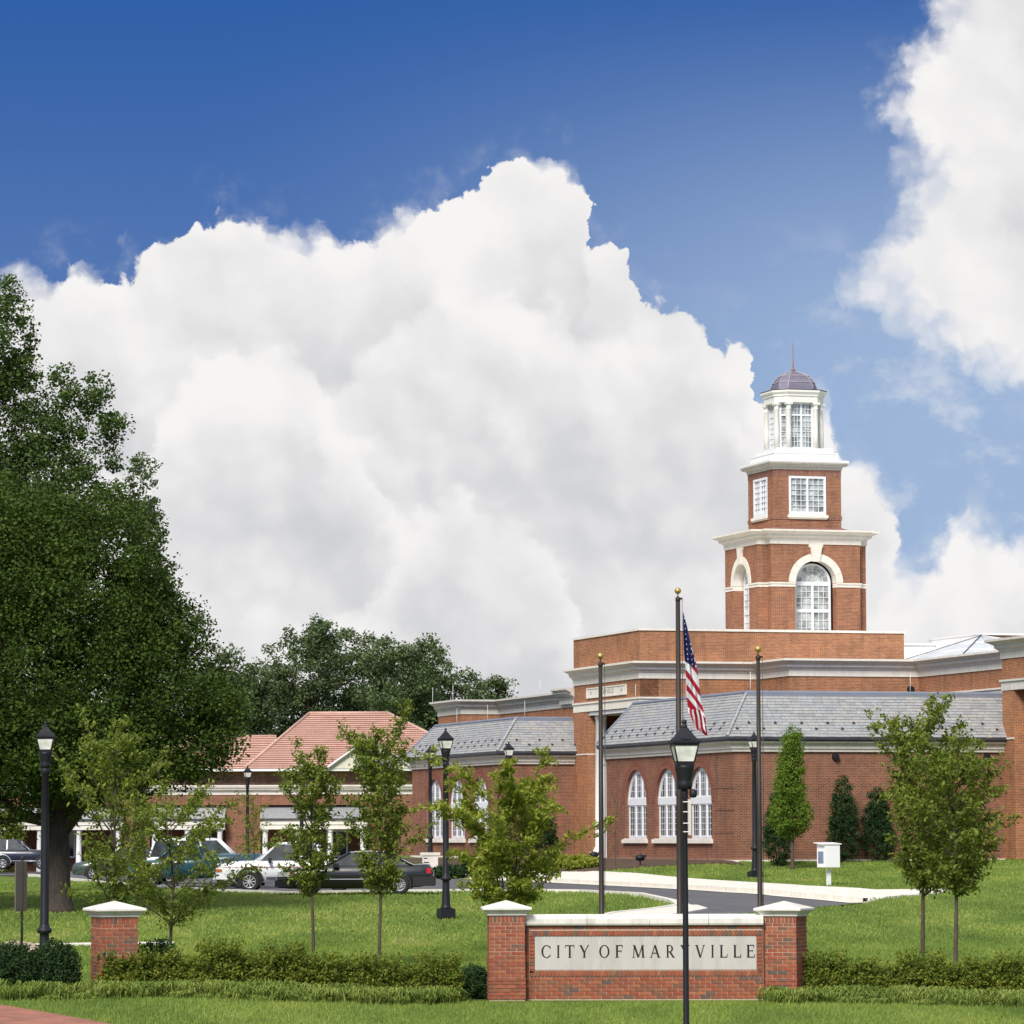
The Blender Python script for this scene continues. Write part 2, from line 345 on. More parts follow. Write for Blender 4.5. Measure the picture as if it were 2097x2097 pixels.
def brick_wall_mat(name, c1, c2, mortar, soldier=False, w=0.2032, h=0.0677, gap=0.0125, seed=0.0):
    """running bond on any vertical face of an axis-aligned building (object space = the building's own axes)"""
    m = NT(name); co = m.n('ShaderNodeSeparateXYZ'); m.l(m.tc('Object'), co.inputs[0])
    nm = m.n('ShaderNodeSeparateXYZ'); m.l(m.tc('Normal'), nm.inputs[0])
    side = m.math('GREATER_THAN', m.math('ABSOLUTE', nm.outputs[0]), 0.6)
    u = m.math('ADD', m.math('MULTIPLY', co.outputs[0], m.math('SUBTRACT', 1.0, side)), m.math('MULTIPLY', co.outputs[1], side))
    v = m.n('ShaderNodeCombineXYZ')
    if soldier: m.l(co.outputs[2], v.inputs[0]); m.l(u, v.inputs[1])
    else: m.l(u, v.inputs[0]); m.l(co.outputs[2], v.inputs[1])
    b = m.n('ShaderNodeTexBrick'); m.l(v.outputs[0], b.inputs['Vector'])
    b.offset = 0.5; b.inputs['Scale'].default_value = 1.0; b.inputs['Mortar Size'].default_value = gap*0.5
    b.inputs['Mortar Smooth'].default_value = 0.1; b.inputs['Bias'].default_value = -0.1
    b.inputs['Brick Width'].default_value = w; b.inputs['Row Height'].default_value = h
    b.inputs['Color1'].default_value = (*c1, 1); b.inputs['Color2'].default_value = (*c2, 1); b.inputs['Mortar'].default_value = (*mortar, 1)
    big = m.noise(m.tc(), 0.55, 3.0); med = m.noise(m.tc(), 2.2, 5.0, 0.65)
    f = m.math('ADD', m.math('MULTIPLY', big, 0.55), m.math('MULTIPLY', med, 0.45))
    shade = m.ramp(f, [(0.33, (0.80, 0.80, 0.82)), (0.5, (1, 1, 1)), (0.68, (1.18, 1.12, 1.04))])
    mp = m.n('ShaderNodeMapping'); m.l(m.tc('Object'), mp.inputs[0]); mp.inputs['Scale'].default_value = (1.6, 1.6, 0.22)
    stn = m.ramp(m.noise(mp.outputs[0], 1.6, 5.0, 0.6), [(0.32, (0.80, 0.80, 0.82)), (0.5, (1, 1, 1)), (0.75, (1.04, 1.03, 1.02))])
    c = m.mix(1.0, m.mix(1.0, b.outputs['Color'], shade, 'MULTIPLY'), stn, 'MULTIPLY'); m.col(c).rough(0.88).spec(0.2)
    m.bump(m.math('SUBTRACT', 1.0, b.outputs['Fac']), 0.5, 0.006)
    return m.m

MT = {}
MT['brick'] = brick_wall_mat('red_brick', (0.240, 0.086, 0.046), (0.142, 0.054, 0.034), (0.36, 0.262, 0.19))
MT['brick_orange'] = brick_wall_mat('orange_brick', (0.365, 0.140, 0.060), (0.22, 0.082, 0.042), (0.48, 0.345, 0.225))
MT['brick_tower'] = brick_wall_mat('tower_brick', (0.305, 0.110, 0.052), (0.178, 0.065, 0.036), (0.46, 0.33, 0.225))
MT['brick_soldier'] = brick_wall_mat('soldier_brick', (0.26, 0.09, 0.053), (0.15, 0.055, 0.04), (0.46, 0.34, 0.26), True)
MT['brick_dark'] = brick_wall_mat('patterned_brick', (0.30, 0.13, 0.10), (0.13, 0.055, 0.05), (0.36, 0.26, 0.22))
MT['stone'] = weathered('limestone_trim', (0.76, 0.715, 0.63), 0.75, 0.88)
MT['stone_grey_and_shade'] = weathered('grey_and_shaded_limestone', (0.60, 0.57, 0.51), 0.75, 0.86)  # wing eaves and right pavilion trim: shade put into the colour; elsewhere plain grey
MT['cream'] = simple('cream_trim', (0.76, 0.75, 0.68), 0.5, 0.05, 1.0)
MT['white'] = simple('white_paint', (0.80, 0.80, 0.79), 0.45, 0.03, 1.0)
MT['white_win'] = simple('white_window_frame', (0.74, 0.755, 0.79), 0.4, 0.03, 1.0)
MT['concrete'] = weathered('pale_concrete', (0.74, 0.70, 0.62), 0.85, 0.84)
MT['black'] = simple('black_metal_paint', (0.012, 0.013, 0.017), 0.5, 0.2, 2.0, spec=0.3)
MT['bronze'] = simple('dark_bronze_pole', (0.034, 0.026, 0.019), 0.5, 0.25, 2.0, spec=0.3)
MT['gutter'] = simple('dark_metal_gutter', (0.055, 0.055, 0.068), 0.5, 0.25, 2.0)
MT['ridge'] = simple('slate_blue_ridge_metal', (0.20, 0.22, 0.28), 0.45, 0.1, 1.0)
MT['copper'] = simple('weathered_copper', (0.26, 0.125, 0.10), 0.45, 0.2, 1.5)
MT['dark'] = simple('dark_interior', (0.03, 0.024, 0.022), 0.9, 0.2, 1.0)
MT['gold'] = simple('gold_ball', (0.62, 0.40, 0.12), 0.32, 0.1, 1.0, metal=0.7)
MT['rubber'] = simple('tyre_rubber', (0.018, 0.018, 0.019), 0.8, 0.2, 3.0)
MT['chrome'] = simple('silver_rim', (0.62, 0.62, 0.63), 0.3, 0.05, 3.0, metal=0.6)
MT['amber'] = simple('amber_lens', (0.5, 0.13, 0.03), 0.3, 0.05)
MT['red_lens'] = simple('red_lens', (0.45, 0.02, 0.03), 0.25, 0.05)
MT['head_lens'] = simple('headlamp_lens', (0.62, 0.62, 0.60), 0.2, 0.15, 8.0)
def glass_mat(name, col, rough=0.04, var=0.5, scale=0.6, curtains=False):
    m = NT(name); v = m.noise(m.tc(), scale, 3.0, 0.6)
    c = m.ramp(v, [(0.35, tuple(x*(1-var) for x in col)), (0.65, tuple(min(1, x*(1+var)) for x in col))])
    if curtains:
        w = m.n('ShaderNodeTexWave'); m.l(m.tc(), w.inputs['Vector']); w.bands_direction = 'Y'; w.inputs['Scale'].default_value = 2.6; w.inputs['Distortion'].default_value = 3.0
        k = m.math('MULTIPLY', m.math('GREATER_THAN', m.noise(m.tc(), 0.5, 1.0), 0.52), w.outputs['Fac'])
        c = m.mix(m.math('MULTIPLY', k, 0.8), c, (0.30, 0.31, 0.33))
    m.col(c).rough(rough).spec(0.7); return m.m
MT['glass'] = glass_mat('window_glass', (0.022, 0.027, 0.034))
MT['glass_tower'] = glass_mat('tower_glass_reflection', (0.34, 0.37, 0.35), 0.05, 0.62, 1.9)  # pale reflected cloud and darker reflected trees are painted into the pane colour
MT['glass_lamp'] = glass_mat('frosted_lamp_glass', (0.78, 0.77, 0.70), 0.25, 0.2, 6.0)
MT['glass_car'] = glass_mat('car_glass', (0.05, 0.06, 0.065), 0.03, 0.4, 2.0)
MT['skylight'] = glass_mat('skylight_glass', (0.62, 0.65, 0.67), 0.45, 0.1, 1.0)
def slate_mat():
    m = NT('roof_slate'); r = rand(m)
    c = m.ramp(r, [(0.0, (0.265, 0.272, 0.280)), (0.25, (0.315, 0.322, 0.325)), (0.5, (0.350, 0.355, 0.352)), (0.68, (0.295, 0.308, 0.325)), (0.84, (0.365, 0.362, 0.345)), (0.95, (0.375, 0.350, 0.318)), (1.0, (0.33, 0.335, 0.33))])
    n = m.noise(m.tc('Object'), 5.0, 6.0, 0.7)
    m.col(m.mix(1.0, c, m.ramp(n, [(0.3, (0.84, 0.84, 0.84)), (0.7, (1.12, 1.12, 1.12))]), 'MULTIPLY')).rough(0.62).spec(0.45); m.bump(n, 0.3, 0.01); return m.m
MT['slate'] = slate_mat()
MT['slate_base'] = simple('slate_underlay', (0.05, 0.055, 0.065), 0.8, 0.2)
def piece_brick_mat():
    m = NT('fired_clay_brick'); r = rand(m)
    c = m.ramp(r, [(0.0, (0.27, 0.075, 0.045)), (0.2, (0.34, 0.105, 0.055)), (0.4, (0.245, 0.085, 0.05)), (0.55, (0.37, 0.135, 0.07)), (0.7, (0.20, 0.10, 0.062)), (0.82, (0.30, 0.085, 0.05)), (0.93, (0.155, 0.105, 0.075)), (1.0, (0.12, 0.09, 0.085))])
    n = m.noise(m.tc('Object'), 18.0, 6.0, 0.7)
    m.col(m.mix(1.0, c, m.ramp(n, [(0.3, (0.72, 0.72, 0.72)), (0.7, (1.2, 1.15, 1.1))]), 'MULTIPLY')).rough(0.85).spec(0.2); m.bump(n, 0.5, 0.006); return m.m
MT['brick_piece'] = piece_brick_mat()
MT['arch_brick'] = simple('arch_brick', (0.215, 0.078, 0.050), 0.88, 0.25, 9.0)
MT['mortar'] = simple('tan_mortar', (0.50, 0.37, 0.27), 0.95, 0.12, 6.0, bump=0.3)
def tile_mat():
    m = NT('clay_roof_tile'); co = m.n('ShaderNodeSeparateXYZ'); m.l(m.tc('Object'), co.inputs[0])
    n = m.noise(m.tc('Object'), 1.2, 5.0, 0.7); w = m.n('ShaderNodeTexWave'); m.l(m.tc('Object'), w.inputs['Vector']); w.bands_direction = 'X'; w.inputs['Scale'].default_value = 1.6
    c = m.ramp(n, [(0.3, (0.48, 0.30, 0.235)), (0.6, (0.59, 0.395, 0.32)), (0.8, (0.63, 0.45, 0.38))])
    m.col(m.mix(m.math('MULTIPLY', w.outputs['Fac'], 0.22), c, (0.30, 0.12, 0.09))).rough(0.8); return m.m
MT['tile'] = tile_mat()
MT['tile_dark'] = simple('tile_joint', (0.33, 0.165, 0.125), 0.9, 0.2)
MT['stucco'] = simple('cream_stucco', (0.66, 0.62, 0.50), 0.8, 0.06)
def leaf_mat(name, stops, trans=0.28, rough=0.55):
    m = NT(name); g = m.n('ShaderNodeNewGeometry').outputs['Random Per Island']
    big = m.noise(m.tc('Object'), 0.9, 3.0)
    f = m.math('ADD', m.math('MULTIPLY', g, 0.55), m.math('MULTIPLY', m.rng(big, 0.3, 0.7, 0.0, 1.0), 0.45))
    c = m.ramp(f, stops); m.col(c).rough(0.7).spec(0.16)
    t = m.n('ShaderNodeBsdfTranslucent'); m.l(m.mix(1.0, c, (1.25, 1.3, 0.6), 'MULTIPLY'), t.inputs[0])
    x = m.n('ShaderNodeMixShader'); x.inputs[0].default_value = trans; m.l(m.b.outputs[0], x.inputs[1]); m.l(t.outputs[0], x.inputs[2]); m.l(x.outputs[0], m.out.inputs[0])
    return m.m
MT['leaf_oak'] = leaf_mat('oak_leaves', [(0.0, (0.028, 0.050, 0.010)), (0.5, (0.052, 0.088, 0.015)), (1.0, (0.093, 0.141, 0.023))], 0.2)
MT['leaf_tall'] = leaf_mat('sweetgum_leaves', [(0.0, (0.035, 0.063, 0.020)), (0.5, (0.068, 0.112, 0.028)), (1.0, (0.114, 0.170, 0.040))], 0.2)
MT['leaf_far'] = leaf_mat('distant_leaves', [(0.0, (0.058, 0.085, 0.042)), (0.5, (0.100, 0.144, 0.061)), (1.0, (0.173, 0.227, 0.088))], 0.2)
MT['leaf_young'] = leaf_mat('young_tree_leaves', [(0.0, (0.095, 0.132, 0.023)), (0.5, (0.166, 0.218, 0.038)), (0.85, (0.241, 0.284, 0.047)), (1.0, (0.363, 0.263, 0.052))], 0.35)
MT['leaf_lime'] = leaf_mat('yellow_green_leaves', [(0.0, (0.156, 0.191, 0.029)), (0.5, (0.260, 0.311, 0.044)), (1.0, (0.416, 0.431, 0.078))], 0.38)
MT['leaf_pear'] = leaf_mat('pear_leaves', [(0.0, (0.075, 0.127, 0.018)), (0.5, (0.138, 0.220, 0.029)), (1.0, (0.225, 0.319, 0.050))], 0.3)
MT['leaf_yew'] = leaf_mat('dark_evergreen_needles', [(0.0, (0.015, 0.035, 0.013)), (0.6, (0.035, 0.073, 0.022)), (1.0, (0.062, 0.112, 0.035))], 0.12)
MT['leaf_juniper'] = leaf_mat('juniper_sprays', [(0.0, (0.062, 0.104, 0.016)), (0.45, (0.131, 0.181, 0.026)), (0.8, (0.226, 0.239, 0.034)), (1.0, (0.342, 0.203, 0.046))], 0.2)
MT['leaf_liriope'] = leaf_mat('border_grass_blades', [(0.0, (0.112, 0.172, 0.033)), (0.6, (0.208, 0.275, 0.058)), (1.0, (0.402, 0.441, 0.128))], 0.3)
def grass_blade_mat():
    m = NT('lawn_blades'); g = m.n('ShaderNodeNewGeometry').outputs['Random Per Island']
    mp = m.n('ShaderNodeMapping'); m.l(m.tc('Object'), mp.inputs[0]); mp.inputs['Scale'].default_value = (0.42, 0.11, 1)
    big = m.noise(mp.outputs[0], 1.0, 4.0, 0.6)
    f = m.math('ADD', m.math('MULTIPLY', g, 0.32), m.math('MULTIPLY', m.rng(big, 0.30, 0.70, 0.0, 1.0), 0.68))
    c = m.ramp(f, [(0.0, (0.100, 0.160, 0.030)), (0.3, (0.165, 0.245, 0.044)), (0.6, (0.235, 0.320, 0.058)), (0.82, (0.32, 0.375, 0.082)), (0.93, (0.35, 0.32, 0.13)), (1.0, (0.33, 0.26, 0.13))])
    m.col(c).rough(0.6).spec(0.25)
    t = m.n('ShaderNodeBsdfTranslucent'); m.l(c, t.inputs[0]); x = m.n('ShaderNodeMixShader'); x.inputs[0].default_value = 0.25
    m.l(m.b.outputs[0], x.inputs[1]); m.l(t.outputs[0], x.inputs[2]); m.l(x.outputs[0], m.out.inputs[0]); return m.m
MT['grass'] = grass_blade_mat()
def lawn_mat():
    m = NT('lawn_ground'); mp = m.n('ShaderNodeMapping'); m.l(m.tc('Object'), mp.inputs[0]); mp.inputs['Scale'].default_value = (0.42, 0.11, 1)
    big = m.noise(mp.outputs[0], 1.0, 4.0, 0.6); fine = m.noise(m.tc('Object'), 9.0, 6.0, 0.75)
    f = m.math('ADD', m.math('MULTIPLY', big, 0.6), m.math('MULTIPLY', fine, 0.4))
    m.col(m.ramp(f, [(0.3, (0.075, 0.115, 0.024)), (0.5, (0.115, 0.17, 0.032)), (0.66, (0.17, 0.22, 0.045)), (0.78, (0.23, 0.20, 0.085))])).rough(0.9).spec(0.1)
    m.bump(fine, 0.8, 0.05); return m.m
MT['lawn'] = lawn_mat()
def bark_mat(name, c):
    m = NT(name); mp = m.n('ShaderNodeMapping'); m.l(m.tc('Object'), mp.inputs[0]); mp.inputs['Scale'].default_value = (1, 1, 0.25)
    n = m.noise(mp.outputs[0], 14.0, 6.0, 0.7); m.col(m.ramp(n, [(0.35, tuple(x*0.5 for x in c)), (0.6, c), (0.75, tuple(x*1.5 for x in c))])).rough(0.9); m.bump(n, 0.8, 0.02); return m.m
MT['bark'] = bark_mat('dark_bark', (0.060, 0.046, 0.034)); MT['bark_young'] = bark_mat('young_bark', (0.105, 0.078, 0.055))
def asphalt_mat():
    m = NT('asphalt'); n = m.noise(m.tc('Object'), 60.0, 4.0, 0.8); b = m.noise(m.tc('Object'), 0.6, 7.0, 0.7)
    m.col(m.mix(1.0, m.ramp(n, [(0.3, (0.075, 0.074, 0.080)), (0.7, (0.13, 0.128, 0.135))]), m.ramp(b, [(0.32, (0.72, 0.72, 0.74)), (0.5, (1, 1, 1)), (0.7, (1.2, 1.19, 1.17))]), 'MULTIPLY')).rough(0.85); m.bump(n, 0.4, 0.01); return m.m
MT['asphalt'] = asphalt_mat()
def path_brick_mat():
    m = NT('brick_paving'); b = m.n('ShaderNodeTexBrick'); mp = m.n('ShaderNodeMapping'); m.l(m.tc('Object'), mp.inputs[0]); mp.inputs['Rotation'].default_value = (0, 0, 0.4); m.l(mp.outputs[0], b.inputs['Vector'])
    b.inputs['Scale'].default_value = 1.0; b.inputs['Brick Width'].default_value = 0.2; b.inputs['Row Height'].default_value = 0.1; b.inputs['Mortar Size'].default_value = 0.004
    b.inputs['Color1'].default_value = (0.36, 0.145, 0.09, 1); b.inputs['Color2'].default_value = (0.25, 0.10, 0.065, 1); b.inputs['Mortar'].default_value = (0.22, 0.13, 0.09, 1)
    n = m.noise(m.tc('Object'), 1.5, 5.0); m.col(m.mix(1.0, b.outputs['Color'], m.ramp(n, [(0.3, (0.8, 0.8, 0.8)), (0.7, (1.25, 1.2, 1.15))]), 'MULTIPLY')).rough(0.9); return m.m
MT['paving'] = path_brick_mat()
MT['mulch'] = simple('brown_mulch', (0.085, 0.052, 0.034), 0.95, 0.5, 14.0, bump=0.8)

# ================================================================== ground
PY = np.array([-50, 0, 50, 58, 66, 74, 82, 92, 101, 110, 117, 124, 133, 140, 400, 3000.])
PZ = np.array([-4.6, -4.2, -3.75, -3.5, -3.17, -3.08, -3.05, -2.97, -2.86, -2.66, -2.45, -2.27, -2.03, -2.0, -2.0, -6.0])
BO = Vector((9.0188, 163.5, -1.1021)); BTH = 0.29477             # near corner of the city hall, and how it is turned
BA = np.array([math.cos(BTH), math.sin(BTH)]); BB = np.array([-math.sin(BTH), math.cos(BTH)])
CURB = [(-14.0, 224.0), (-8.0, 203.0), (-3.6, 186.0), (1.6, 165.0), (3.9, 154.4), (6.0, 144.5), (7.6, 136.5), (9.0, 131.6), (10.2, 128.6), (11.0, 126.3)]
def seg_dist(x, y, a, b):
    ax, ay = a; bx, by = b; dx, dy = bx-ax, by-ay
    t = np.clip(((x-ax)*dx + (y-ay)*dy) / (dx*dx+dy*dy), 0, 1)
    return np.hypot(x-(ax+t*dx), y-(ay+t*dy)), (x-ax)*dy - (y-ay)*dx
def zg(x, y):
    x = np.asarray(x, float); y = np.asarray(y, float)
    z = np.interp(y, PY, PZ)
    wl = np.clip((-0.5-x)/5.5, 0, 1); wl = wl*wl*(3-2*wl)*np.clip((92-y)/20, 0, 1)*np.clip((y-30)/15, 0, 1)   # the verge rises towards the left
    z = z + wl*np.maximum(0, -2.80-z)
    best = np.full(x.shape, 1e9); side = np.zeros(x.shape)
    for a, b in zip(CURB, CURB[1:]):
        d, s = seg_dist(x, y, a, b); k = d < best; best = np.where(k, d, best); side = np.where(k, s, side)
    C = np.where(side < 0, best, 0.0)                              # how far on the building's side of the kerb
    qx, qy = x-BO.x, y-BO.y; s = qx*BA[0]+qy*BA[1]; t = qx*BB[0]+qy*BB[1]
    def rd(s0, s1, t0, t1): return np.hypot(np.maximum(np.maximum(s0-s, s-s1), 0), np.maximum(np.maximum(t0-t, t-t1), 0))
    D = np.minimum(np.minimum(rd(0, 40, 0, 50), rd(-1.1, 20, 29, 60)), rd(12, 40, -8, 10))
    w = C/(C+D+1e-6)
    w = w*np.clip((y-124)/14, 0, 1)*np.clip((260-y)/30, 0, 1)
    z = z + 0.14*np.clip(C/0.4, 0, 1)*np.clip((y-122)/5, 0, 1) * (w < 2)
    z = z*(1-w) + (BO.z-0.03)*w
    z = z + 0.035*np.sin(x*0.35+y*0.11)*np.clip((y-80)/10, 0, 1)*np.clip((122-y)/8, 0, 1)
    return z
def in_poly(x, y, P):
    x = np.asarray(x); y = np.asarray(y); r = np.zeros(x.shape, bool); n = len(P)
    for i in range(n):
        (x1, y1), (x2, y2) = P[i], P[(i+1) % n]
        if y1 == y2: continue
        r ^= ((y1 > y) != (y2 > y)) & (x < (x2-x1)*(y-y1)/(y2-y1)+x1)
    return r
def offset_line(line, d):
    out = []
    for i, p in enumerate(line):
        a = Vector(line[max(i-1, 0)]); b = Vector(line[min(i+1, len(line)-1)]); t = (b-a).normalized()
        out.append((p[0]-t.y*d, p[1]+t.x*d))
    return out
LOT = CURB + [(9.0, 122.9), (7.5, 120.3), (6.1, 118.6), (5.4, 114.0), (5.0, 106), (4.9, 96), (4.6, 88), (3.2, 86.5), (1.8, 88), (1.7, 98), (1.9, 108), (2.5, 116.0), (3.1, 118.8), (4.3, 121.5), (5.2, 124.2), (5.1, 127.5),
       (4.3, 132.5), (2.4, 138.0), (0.0, 140.2), (-4.0, 139.2), (-7.8, 137.2), (-10.5, 142.0), (-13.2, 152.0), (-18.0, 172.0), (-24.0, 200.0), (-70.0, 232.0), (-70.0, 262.0), (-14.0, 262.0)]
WALK = offset_line(CURB, 0.0) + [(13.7, 129.2), (14.4, 131.6), (11.9, 131.9)] + [p for p in reversed(offset_line(CURB, 2.5)) if p[1] > 133]
PATH_FAR = [(-30, 99.0), (-8.7, 102.6), (-8.7, 103.3), (-30, 99.8)]
PATH_BRICK = [(-14.5, 79), (-10.3, 70.5), (-8.5, 66.4), (-7.05, 62.5), (-5.8, 59.0), (-4.4, 55), (-6.2, 54), (-7.8, 60.4), (-9.3, 64.6), (-12.0, 70), (-16.5, 77)]
def drape(name, poly, step, off, mat, wall=0.0):
    b = []
    n = len(poly)
    for i in range(n):
        p, q = Vector(poly[i]), Vector(poly[(i+1) % n]); k = max(1, int((q-p).length/step))
        b += [p.lerp(q, j/k) for j in range(k)]
    xs = [p.x for p in b]; ys = [p.y for p in b]
    gx, gy = np.meshgrid(np.arange(min(xs), max(xs), step), np.arange(min(ys), max(ys), step)); gx = gx.ravel(); gy = gy.ravel()
    ins = in_poly(gx, gy, [tuple(p) for p in b])
    far = np.ones(len(gx), bool)
    for i in range(len(b)): far &= np.hypot(gx-b[i].x, gy-b[i].y) > step*0.45
    pts = b + [Vector((x, y)) for x, y in zip(gx[ins & far], gy[ins & far])]
    ed = [(i, (i+1) % len(b)) for i in range(len(b))]
    vo, eo, fo, *_ = delaunay_2d_cdt(pts, ed, [list(range(len(b)))], 1, 1e-4)
    X = np.array([v.x for v in vo]); Y = np.array([v.y for v in vo]); Z = zg(X, Y) + off
    mb = MB(); mb.v = [(X[i], Y[i], Z[i]) for i in range(len(X))]
    for f in fo: mb.f.append(tuple(f)); mb.mi.append(0); mb.sm.append(True)
    if wall:
        bz = zg(np.array([p.x for p in b]), np.array([p.y for p in b])) + off
        for i in range(len(b)):
            j = (i+1) % len(b)
            mb.quad((b[i].x, b[i].y, bz[i]-wall), (b[j].x, b[j].y, bz[j]-wall), (b[j].x, b[j].y, bz[j]), (b[i].x, b[i].y, bz[i]))
    return mb.build(name, mat)
def build_ground():
    ys = np.concatenate([np.arange(-40, 40, 8), np.arange(40, 60, 2), np.arange(60, 215, 0.8), np.arange(215, 400, 8), [420, 500, 700, 1000, 1600, 2600]])
    xs = np.concatenate([[-2600, -1200, -600, -300, -160, -100, -70], np.arange(-50, -22, 3), np.arange(-22, 24, 0.8), np.arange(24, 50, 3), [60, 100, 160, 300, 600, 1200, 2600]])
    X, Y = np.meshgrid(xs, ys); Z = zg(X.ravel(), Y.ravel()).reshape(X.shape)
    m = in_poly(X.ravel(), Y.ravel(), LOT).reshape(X.shape); Z = np.where(m, Z-0.10, Z)
    m = in_poly(X.ravel(), Y.ravel(), WALK).reshape(X.shape) & ~m; Z = np.where(m, Z-0.05, Z)
    ny, nx = X.shape; V = np.stack([X.ravel(), Y.ravel(), Z.ravel()], 1)
    i = np.arange((ny-1)*(nx-1)); r, c = i//(nx-1), i % (nx-1); a = r*nx+c
    o = raw_mesh('ground', V, np.stack([a, a+1, a+nx+1, a+nx], 1), MT['lawn'], smooth=True); tag(o, kind='structure')
    tag(drape('road', LOT, 2.2, 0.012, MT['asphalt']), kind='structure')
    tag(drape('sidewalk', WALK, 1.2, 0.03, MT['concrete'], 0.22), kind='structure')
    tag(drape('path', PATH_FAR, 1.2, 0.05, MT['concrete'], 0.1), kind='structure')
    tag(drape('brick_path', PATH_BRICK, 0.8, 0.03, MT['paving'], 0.1), kind='structure')
    # kerbs : a real step with a gutter pan, split in cast lengths
    def kerb(line, w, h, gut, name='kerb'):
        mb = MB(); L = offset_line(line, 0)
        inner = offset_line(line, w); gu = offset_line(line, -gut)
        for i in range(len(L)-1):
            a, b, c, d = L[i], L[i+1], inner[i+1], inner[i]; e, f = gu[i], gu[i+1]
            za, zb = [float(zg(p[0]-0.01, p[1]))for p in (e, f)]
            mb.quad((*a, za+h), (*b, zb+h), (*c, zb+h), (*d, za+h)); mb.quad((*a, za-0.05), (*b, zb-0.05), (*b, zb+h), (*a, za+h))
            mb.quad((*d, za-0.05), (*c, zb-0.05), (*c, zb+h), (*d, za+h))
            mb.quad((*e, za+0.03), (*f, zb+0.03), (*b, zb+0.03), (*a, za+0.03))
        return tag(mb.build(name, MT['concrete']), kind='structure')
    def dens(line, st=1.2):
        out = []
        for a, b in zip(line, line[1:]):
            a, b = Vector(a), Vector(b); k = max(1, int((b-a).length/st)); out += [tuple(a.lerp(b, j/k)) for j in range(k)]
        return out + [tuple(line[-1])]
    kerb(dens(CURB), 0.18, 0.17, 0.5)
    isl = [(1.9, 108), (2.5, 116.0), (3.1, 118.8), (4.3, 121.5), (5.2, 124.2), (5.1, 127.5), (4.3, 132.5), (2.4, 138.0), (0.0, 140.2), (-4.0, 139.2), (-7.8, 137.2), (-10.5, 142.0), (-13.2, 152.0), (-18.0, 172.0), (-24.0, 200.0)]
    kerb(dens(isl), 0.18, 0.10, 0.35)
    apron = [(1.0, 104), (1.7, 110), (2.5, 116.0), (3.1, 118.8), (4.3, 121.5), (5.0, 124.4), (5.7, 124.0), (5.9, 121.8), (5.2, 119.2), (4.3, 116.5), (3.4, 110), (2.9, 104)]
    tag(drape('concrete_apron', apron, 1.0, 0.075, MT['concrete'], 0.06), kind='structure')
    bed = [(-8.6, 205), (-2.7, 188.5), (0.2, 177.5), (3.0, 168.5), (5.2, 167.0), (9.3, 161.6), (8.6, 164.5), (4.5, 178), (2.0, 189.5), (-1.0, 190.8), (-6.0, 207)]
    tag(drape('mulch_bed', bed, 1.2, 0.06, MT['mulch'], 0.05), kind='structure')
build_ground()
def lawn_blades():
    def scat(n, x0f, x1f, y0, y1, hgt, wid, avoid_extra=()):
        y = np.sqrt(RNG.uniform(y0**2, y1**2, n)); k = RNG.uniform(-0.172, 0.172, n); x = k*y
        bad = in_poly(x, y, LOT) | in_poly(x, y, WALK) | in_poly(x, y, PATH_FAR) | in_poly(x, y, PATH_BRICK)
        qx, qy = x-BO.x, y-BO.y; s = qx*BA[0]+qy*BA[1]; t = qx*BB[0]+qy*BB[1]
        bad |= (s > -0.2) & (t > -0.2); bad |= (s > -1.3) & (t > 29)
        bad |= in_poly(x, y, [(1.0, 104), (1.7, 110), (2.5, 116.0), (3.1, 118.8), (4.3, 121.5), (5.0, 124.4), (5.9, 121.8), (4.3, 116.5), (2.9, 104)])
        bad |= (x > -0.8) & (x < 5.3) & (y > 73.75) & (y < 75.1)
        bad |= (y > 150) & (x < 9) & in_poly(x, y, [(-8.6, 205), (-2.7, 188.5), (0.2, 177.5), (3.0, 168.5), (5.2, 167.0), (9.3, 161.6), (8.6, 164.5), (4.5, 178), (2.0, 189.5), (-1.0, 190.8), (-6.0, 207)])
        x, y = x[~bad], y[~bad]; return x, y, zg(x, y)
    VV = []; base = 0
    for n, y0, y1, h, w, ty in ((80000, 55, 80, 0.055, 0.020, 1), (75000, 80, 105, 0.060, 0.034, 1), (70000, 105, 172, 0.065, 0.055, 1)):
        x, y, z = scat(n, 0, 0, y0, y1, h, w); m = len(x)
        for rep in range(3):
            ox, oy = RNG.normal(0, w*1.6, m), RNG.normal(0, w*1.6, m)
            a = RNG.uniform(0, math.pi, m); hh = h*RNG.uniform(0.55, 1.35, m); ww = w*RNG.uniform(0.5, 1.0, m)*0.6
            lx, ly = RNG.normal(0, 0.35, m)*hh, RNG.normal(0, 0.35, m)*hh
            p0 = np.stack([x+ox-np.cos(a)*ww, y+oy-np.sin(a)*ww, z-0.01], 1); p1 = np.stack([x+ox+np.cos(a)*ww, y+oy+np.sin(a)*ww, z-0.01], 1)
            p2 = np.stack([x+ox+lx, y+oy+ly, z+hh], 1); VV.append(np.stack([p0, p1, p2], 1).reshape(-1, 3))
    V = np.concatenate(VV); o = raw_mesh('lawn_grass', V, np.arange(len(V)).reshape(-1, 3), MT['grass'])
    tag(o, 'mown green lawn grass covering the slopes around the drive', 'grass', kind='stuff')
lawn_blades()

# ================================================================== city hall (built in its own axes: s to the right, t to the back, z up)
HALL = empty('city_hall', BO, BTH)
tag(HALL, 'red brick civic building with white cornices, slate roofed wings and a tiered clock-style tower', 'building')
HALL['label'] = 'long red brick municipal building with white cornices, slate roofed wings and tiered tower'
def arc_x(R, dz): return math.sqrt(max(0.0, R*R-dz*dz))
def hall_part(name, mb, mat, parent=None): return mb.build(name, mat, parent or HALL)

